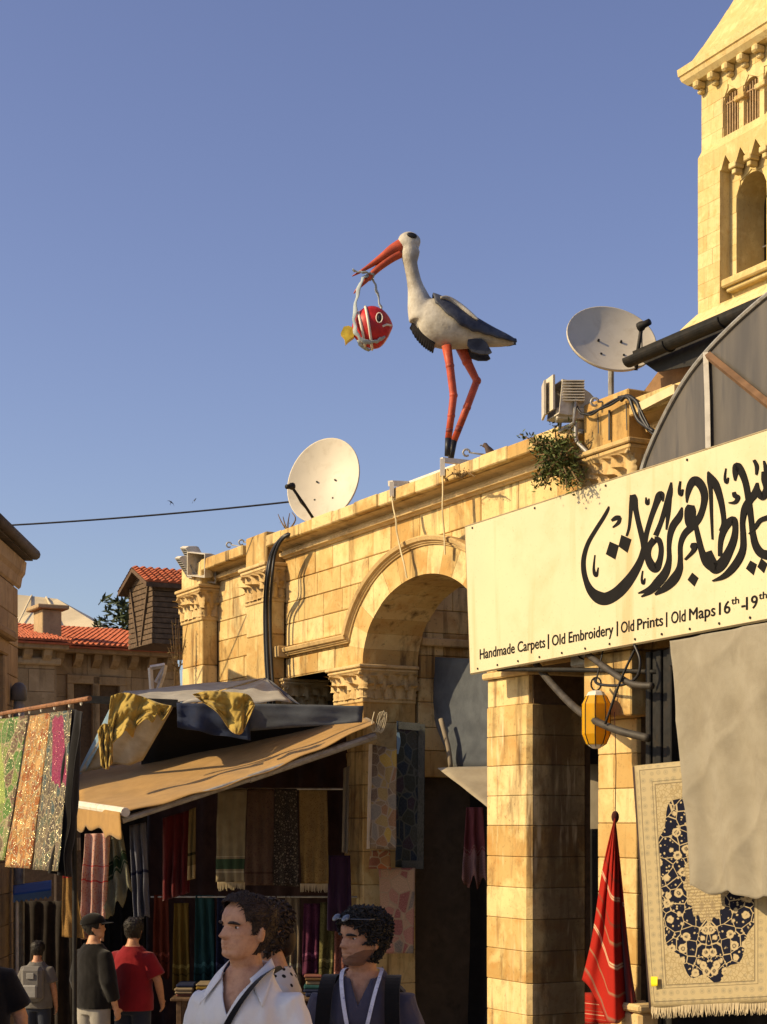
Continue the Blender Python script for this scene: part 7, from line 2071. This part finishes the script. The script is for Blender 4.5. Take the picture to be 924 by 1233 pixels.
    for v in bm.verts:
        if v.is_boundary and vn and v.co.x > lean + 0.02 and v.co.z < 1.467:
            yt = (v.co.z - (1.47 - vn)) * vw
            if abs(abs(v.co.y) - yt) < 0.012 and yt > 0: v.co.y = math.copysign(yt, v.co.y)
    w = outfit.get('wrinkle', 0.006)
    for v in bm.verts:
        n_ = noise.noise(Vector((v.co.x * 9, v.co.y * 9, v.co.z * 5 + seed))) + 0.6 * noise.noise(Vector((v.co.x * 22 + v.co.z * 14, v.co.y * 22, v.co.z * 9)))
        v.co += v.normal * w * n_
    bm.to_mesh(me); bm.free()
    solid(so, 0.004, 1)
    # trousers
    q = MB()
    q.loft(ell_stack([(0, 0, 0.80, 0.115, 0.172), (0, 0, 0.88, 0.128, 0.182), (0, 0, 0.98, 0.132, 0.186), (0, 0, 1.0, 0.13, 0.184)]))
    for sy in (-1, 1): q.tube([Vector((0, sy * 0.09, 0.93)), Vector((0.0, sy * 0.097, 0.75)), Vector((0.015, sy * 0.1, 0.50)), Vector((-0.01, sy * 0.1, 0.25)), Vector((-0.015, sy * 0.1, 0.07))], [0.105, 0.098, 0.08, 0.074, 0.072], 14)
    voxel(q, 'trousers', outfit.get('trousers', MATS.get('dark_denim') or fabric('dark_denim', (0.03, 0.035, 0.05))), 0.016, o, 1)
    for sy in (-1, 1):
        q = MB(); q.smooth = True; q.sphere((0.055, sy * 0.105, 0.04), (0.14, 0.052, 0.045), 14, 8); q.build('shoe', ST_BLACK, o)
    # face details
    for sy in (-1, 1):
        c = MH @ (head_point(0.497, sy * 0.46) + Vector((-0.006, 0, 0)))
        q = MB(); q.smooth = True; q.sphere(c, (0.0125, 0.0135, 0.009), 12, 8, MH.to_3x3()); eo = q.build('eye', MATS.get('eye_white') or plain('eye_white', (0.55, 0.50, 0.46), 0.3, 0.05), o)
        q = MB(); q.smooth = True; q.sphere(MH @ (head_point(0.497, sy * 0.46) + Vector((0.0035, sy * 0.001, 0))), (0.005, 0.006, 0.006), 8, 6, MH.to_3x3()); q.build('iris', HAIRB, eo)
        q = MB(); q.tube([MH @ head_point(0.560 - 0.02 * (abs(a - 0.45) / 0.3) ** 2, sy * a, grow=0.003) for a in (0.2, 0.35, 0.5, 0.65, 0.78)], [0.004, 0.006, 0.006, 0.005, 0.002], 6); q.build('eyebrow', hair['mat'], o)
        q = MB(); q.tube([MH @ head_point(0.522 - 0.012 * (abs(a - 0.45) / 0.2) ** 2, sy * a, grow=0.0005) for a in (0.27, 0.36, 0.46, 0.56, 0.64)], 0.0028, 5); q.build('eyelid', skin, o)
    q = MB(); q.tube([MH @ head_point(0.2225, a, grow=-0.001) for a in (-0.34, -0.17, 0, 0.17, 0.34)], [0.001, 0.0028, 0.003, 0.0028, 0.001], 6); q.build('mouth', MATS.get('mouth_dark') or plain('mouth_dark', (0.10, 0.03, 0.025), 0.6), o)
    # hair: shell of small tufts combed along the scalp
    hm = hair['mat']
    q = MB(); q.smooth = True
    line = hair.get('line', lambda a: 0.80 - 0.0 * a if abs(a) < 0.6 else (0.62 if abs(a) < 1.1 else (0.40 if abs(a) < 1.75 else 0.12)))
    th = hair.get('thick', 0.016)
    NA, NTt = 56, 26
    rowsv = []
    for i in range(NTt + 1):
        r_ = []
        for k_ in range(NA):
            a = -math.pi + 2 * math.pi * k_ / NA
            lo = line(a); t = lo + (1 - lo) * i / NTt
            edge_ = min(1.0, (i + 0.3) / 3.0)
            lump = th * (0.75 + hair.get('lump', 0.4) * noise.noise(Vector((math.cos(a) * 3.2, math.sin(a) * 3.2, t * 7 + seed))) + 0.3 * noise.noise(Vector((math.cos(a) * 9, math.sin(a) * 9, t * 18))))
            p = head_point(t, a, grow=max(0.001, lump * edge_))
            if hair.get('quiff') and t > 0.7: p += Vector((0.010, 0, hair['quiff'])) * max(0, math.cos(a)) * (1 if t < 0.93 else 0.6)
            r_.append(MH @ p)
        rowsv.append(r_)
    q.loft(rowsv, False)
    ho = q.build('hair', hm, o)
    q = MB(); hf = hair.get('fine', 1.0)
    for i in range(hair.get('tufts', 500)):
        a = rnd(-math.pi, math.pi); lo = line(a); t = lo + (1 - lo) * random.random() ** 1.2
        p = head_point(t, a, grow=th * rnd(0.5, 1.0)); p2 = head_point(min(1, max(lo * 0.97, t + rnd(-0.06, 0.02))), a + rnd(-0.25, 0.25), grow=th * rnd(0.9, 1.5))
        if hair.get('quiff') and t > 0.7:
            z_ = Vector((0.010, 0, hair['quiff'])) * max(0, math.cos(a)) * (1 if t < 0.93 else 0.6); p += z_; p2 += z_
        if hair.get('curly'):
            d = Vector((rnd(-1, 1), rnd(-1, 1), rnd(-1, 1))) * 0.012; pts = [p, p + (p2 - p) * 0.4 + d, p2 - d * 0.4, p2 + d * 0.8]
            q.tube([MH @ x for x in pts], [0.0045 * hf, 0.006 * hf, 0.005 * hf, 0.002 * hf], 5)
        else:
            q.tube([MH @ p, MH @ ((p + p2) / 2 + Vector((0, 0, 0.004))), MH @ p2], [0.003 * hf, 0.004 * hf, 0.001 * hf], 4)
    to = q.build('hair_tufts', hm, o); to['kind'] = 'stuff'
    if stubble:
        q = MB(); q.smooth = True
        q.grid(lambda a, b: MH @ head_point(0.01 + 0.29 * b * (0.42 + 0.58 * min(1, abs(a * 2 - 1) * 1.4)), (a * 2 - 1) * 1.75, grow=0.0016), 60, 16)
        q.build('beard', stubble, o)
    return o, MH
SK1 = skin_mat('tanned_skin', (0.54, 0.29, 0.17)); SK2 = skin_mat('olive_skin', (0.46, 0.24, 0.14))
WSH = fabric('white_cotton_shirt', (0.80, 0.78, 0.75), (0.73, 0.70, 0.67))
NSH = fabric('slate_purple_polo', (0.075, 0.068, 0.095), (0.06, 0.055, 0.078))
arms_down = [((-0.01, 0.235, 1.11), (0.07, 0.24, 0.87)), ((-0.01, -0.235, 1.11), (0.07, -0.24, 0.87))]
def gpos(px, d): x = (px - CX) / F * d; return Vector((x, d, ground_z(d)))
# man in white shirt
yawA = math.atan2(-0.93, -0.36)
A_o, A_H = person('man in an open collared white shirt with a black bag strap, looking left', gpos(297, 5.9), 1.0, yawA, -0.52, 0.10, SK1, 0.0055,
    dict(mat=WSH, vneck=0.135, vwidth=0.50, sleeve=1.6, ease=0.020, wrinkle=0.015, wid=0.92, hem=0.80), arms_down,
    dict(mat=HAIRM, thick=0.008, lump=0.15, quiff=0.014, nose=1.2, tufts=1600, fine=0.5, line=lambda a: (0.82 if abs(a) < 0.6 else (0.82 - (abs(a) - 0.6) * 0.30 if abs(a) < 1.0 else (0.60 if abs(a) < 1.28 else (0.40 if abs(a) < 1.52 else (0.50 if abs(a) < 1.85 else 0.10)))))), seed=4)
# collar flaps, strap
q = MB(); q.smooth = True
for sy in (-1, 1):
    q.grid(lambda a, b, sy=sy: Vector((-0.045 + 0.135 * a ** 0.9 + 0.022 * b + 0.012 * a * b, sy * (0.076 - 0.020 * a ** 2.2 + 0.026 * b + 0.040 * b * a), 1.520 - 0.062 * a - b * (0.034 + 0.060 * a ** 1.5))), 14, 6)
q.grid(lambda a, b: Vector((-0.045 - 0.022 * math.cos((a - 0.5) * math.pi) - 0.010 * b, (a - 0.5) * 0.15, 1.508 - 0.03 * b)), 12, 3)
solid(q.build('collar', WSH, A_o), 0.003)
q = MB()
strap = [(-0.08, 0.09, 1.47), (0.0, 0.108, 1.488), (0.09, 0.088, 1.452), (0.145, 0.045, 1.375), (0.168, 0.0, 1.29), (0.178, -0.06, 1.18), (0.178, -0.12, 1.05), (0.14, -0.19, 0.93)]
S_ = smoothed(strap, 5)
q.loft([[Vector(p) + Vector((0.004, 0.018, 0.010)), Vector(p) + Vector((0.010, 0.018, 0.010)), Vector(p) + Vector((0.010, -0.018, -0.010)), Vector(p) + Vector((0.004, -0.018, -0.010))] for p in S_])
q.build('bag_strap', BLK, A_o)
q = MB(); q.bbox((-0.10, -0.30, 0.78), (0.14, -0.20, 1.0), 0.02); q.build('shoulder_bag', BLK, A_o)
for i in range(4):
    q = MB(); q.sphere((0.158 + 0.004 * i * 0, -0.012, 1.28 - 0.09 * i), (0.004, 0.007, 0.007), 8, 6); q.build('button', METAL_WHITE, A_o)
# man with lanyard
yawB = math.atan2(-0.99, -0.12)
STB = fabric('dark_stubble', (0.21, 0.105, 0.062), (0.13, 0.065, 0.04))
B_o, B_H = person('curly haired man in a dark polo shirt with a white lanyard, looking left', gpos(437, 6.6), 0.975, yawB, -0.86, 0.02, SK2, 0.0055,
    dict(mat=NSH, vneck=0.105, vwidth=0.42, sleeve=0.95, ease=0.020, wid=0.94, wrinkle=0.012, hem=0.80), arms_down,
    dict(mat=HAIRB, thick=0.015, lump=0.6, curly=True, tufts=1500, nose=1.05, fine=0.75, line=lambda a: (0.76 if abs(a) < 0.6 else (0.76 - (abs(a) - 0.6) * 0.30 if abs(a) < 1.0 else (0.60 if abs(a) < 1.28 else (0.40 if abs(a) < 1.52 else (0.50 if abs(a) < 1.85 else 0.10)))))), stubble=STB, seed=9)
q = MB(); q.smooth = True
for sy in (-1, 1):
    q.grid(lambda a, b, sy=sy: Vector((-0.045 + 0.130 * a + 0.016 * b, sy * (0.074 - 0.028 * a ** 2 + 0.024 * b), 1.508 - 0.055 * a - b * (0.030 + 0.030 * a))), 12, 5)
solid(q.build('collar', NSH, B_o), 0.003)
LANY = plain('white_lanyard_ribbon', (0.66, 0.64, 0.70), 0.6, 0.15, 60, dirt=(0.18, 0.18, 0.35), dsc=45, dlo=0.56, dhi=0.66)
for sy in (-1, 1):
    L = smoothed([(-0.055, sy * 0.035, 1.50), (-0.02, sy * 0.075, 1.50), (0.06, sy * 0.078, 1.475), (0.13, sy * 0.064, 1.405), (0.168, sy * 0.040, 1.29), (0.176, sy * 0.010, 1.17)], 5)
    q = MB(); q.loft([[Vector(p) + Vector((0.004, -0.008, 0)), Vector(p) + Vector((0.007, -0.008, 0)), Vector(p) + Vector((0.007, 0.008, 0.002)), Vector(p) + Vector((0.004, 0.008, 0.002))] for p in L]); q.build('lanyard', LANY, B_o)
q = MB(); q.bbox((0.176, -0.04, 1.04), (0.182, 0.04, 1.165), 0.002); q.build('badge', METAL_WHITE, B_o)
for sy in (-1, 1):
    L = smoothed([(-0.10, sy * 0.10, 1.30), (-0.07, sy * 0.12, 1.45), (0.02, sy * 0.13, 1.475), (0.115, sy * 0.135, 1.415), (0.155, sy * 0.142, 1.28), (0.145, sy * 0.16, 1.14), (0.06, sy * 0.19, 1.02)], 5)
    q = MB(); q.loft([[Vector(p) + Vector((0.004, -0.03, 0)), Vector(p) + Vector((0.016, -0.03, 0)), Vector(p) + Vector((0.016, 0.03, 0.0)), Vector(p) + Vector((0.004, 0.03, 0.0))] for p in L]); q.build('backpack_strap', BLK, B_o)
q = MB(); q.bbox((-0.30, -0.15, 0.98), (-0.125, 0.15, 1.44), 0.05); q.build('backpack', BLK, B_o)
q = MB(); q.smooth = True
for sy in (-1, 1):
    q.sphere(B_H @ head_point(0.80, sy * 0.30, grow=0.034), (0.006, 0.026, 0.019), 12, 8, B_H.to_3x3() @ Matrix.Rotation(-0.7, 3, 'Y'))
q.tube([B_H @ head_point(0.79, a, grow=0.034) for a in (-1.4, -0.8, -0.3, 0, 0.3, 0.8, 1.4)], 0.003, 6)
q.build('sunglasses', plain('sunglass_lens', (0.06, 0.065, 0.075), 0.15, 0.1, 8, 0.6), B_o)
# woman behind
DOT, nt, b = new_mat('polka_dot_cotton', 0.9, 0.1); k = NT(nt)
k.put(b.inputs['Base Color'], k.mix(k.ramp(k.voro(k.pos(), 26, 'F1', 'Distance', 0.5), [(0.24, 1.0), (0.27, 0.0)]), (0.62, 0.58, 0.52), (0.02, 0.02, 0.02)))
C_o, C_H = person('dark haired woman in a white polka dot top half hidden behind the man in white', gpos(327, 7.0), 0.995, math.atan2(-0.2, -0.98), 0.5, -0.05, SK1, 0.010,
    dict(mat=DOT, sleeve=0.5, ease=0.02, hem=0.80), arms_down, dict(mat=HAIRM, thick=0.016, lump=0.6, curly=True, tufts=800, line=lambda a: 0.74 if abs(a) < 0.8 else (0.42 if abs(a) < 1.3 else 0.02)), seed=12)
q = MB(); q.smooth = True; q.sphere(C_H @ Vector((-0.10, 0, HH * 0.25)), (0.05, 0.06, 0.075), 14, 10); q.build('hair_bun', HAIRM, C_o)
# people by the stall
D_o, D_H = person('man in a black long sleeved top and black cap standing at the scarves', gpos(113, 15.6), 0.985, math.atan2(0.75, 0.65), -0.75, 0.08, SK1, 0.012,
    dict(mat=BLK, sleeve=1.7, ease=0.026, hem=0.86, trousers=fabric('pale_grey_trousers', (0.30, 0.28, 0.25))), arms_down, dict(mat=HAIRB, thick=0.012, tufts=200), seed=14)
q = MB(); q.smooth = True
q.loft([[D_H @ head_point(t, 2 * math.pi * k_ / 30, grow=0.022) for k_ in range(30)] for t in (0.62, 0.66, 0.75, 0.85, 0.93, 0.98, 1.0)], True)
cp_o = q.build('cap', BLK, D_o)
q = MB(); q.smooth = True
q.grid(lambda a, b: D_H @ (head_point(0.63, (a - 0.5) * 1.9, grow=0.02 + 0.075 * b * math.cos((a - 0.5) * 2.4)) + Vector((0, 0, -0.012 * b))), 14, 4)
solid(q.build('brim', BLK, cp_o), 0.004)
E_o, E_H = person('man in a red polo shirt with dark hair walking away past the stall', gpos(160, 15.9), 0.965, math.atan2(0.85, 0.3), 0.2, 0.0, SK2, 0.012,
    dict(mat=fabric('red_polo', (0.23, 0.013, 0.018), (0.17, 0.010, 0.014)), sleeve=0.8, ease=0.032, hem=0.84), [((0.05, 0.25, 1.14), (0.18, 0.22, 0.98)), ((0.02, -0.27, 1.13), (0.16, -0.24, 0.92))], dict(mat=HAIRB, thick=0.018, tufts=200), seed=15)
F_o, F_H = person('person in a black short sleeved shirt cut off by the left edge', gpos(-30, 9.4), 0.98, math.atan2(0.9, -0.2), 0.2, -0.1, SK1, 0.012,
    dict(mat=BLK, sleeve=0.75, ease=0.026, hem=0.86), [((0.03, 0.25, 1.12), (0.10, 0.24, 0.88)), ((0.03, -0.26, 1.12), (0.12, -0.25, 0.88))], dict(mat=HAIRB, thick=0.016, tufts=150), seed=16)
G_o, G_H = person('person with a grey backpack walking away under the blue canopy', gpos(45, 18.6), 0.82, math.atan2(0.95, 0.1), 0.1, -0.1, SK2, 0.013,
    dict(mat=fabric('grey_top', (0.14, 0.13, 0.12)), sleeve=0.7, ease=0.024, hem=0.84), arms_down, dict(mat=HAIRB, thick=0.020, tufts=150), seed=17)
q = MB(); q.bbox((-0.30, -0.15, 0.95), (-0.13, 0.15, 1.42), 0.05); pk = q.build('backpack', fabric('grey_backpack', (0.16, 0.15, 0.14)), G_o)
q = MB(); q.bbox((-0.345, -0.10, 1.0), (-0.302, 0.10, 1.18), 0.02); q.bbox((-0.315, -0.05, 1.26), (-0.302, 0.05, 1.34), 0.004); q.build('pocket', fabric('light_grey_pocket', (0.30, 0.29, 0.27)), pk)
# dark sheet added behind the people to darken the far left
hang('dark sheet added to darken the far left behind the people', -40, 1085, 100, 1085, -40, 1290, 100, 1300, (25, 25), fabric('dark_backing_cloth', (0.035, 0.028, 0.024), (0.02, 0.016, 0.014)), name='dark_backing_sheet', cat='cloth', fold=0.08, nf=9, nu=40)
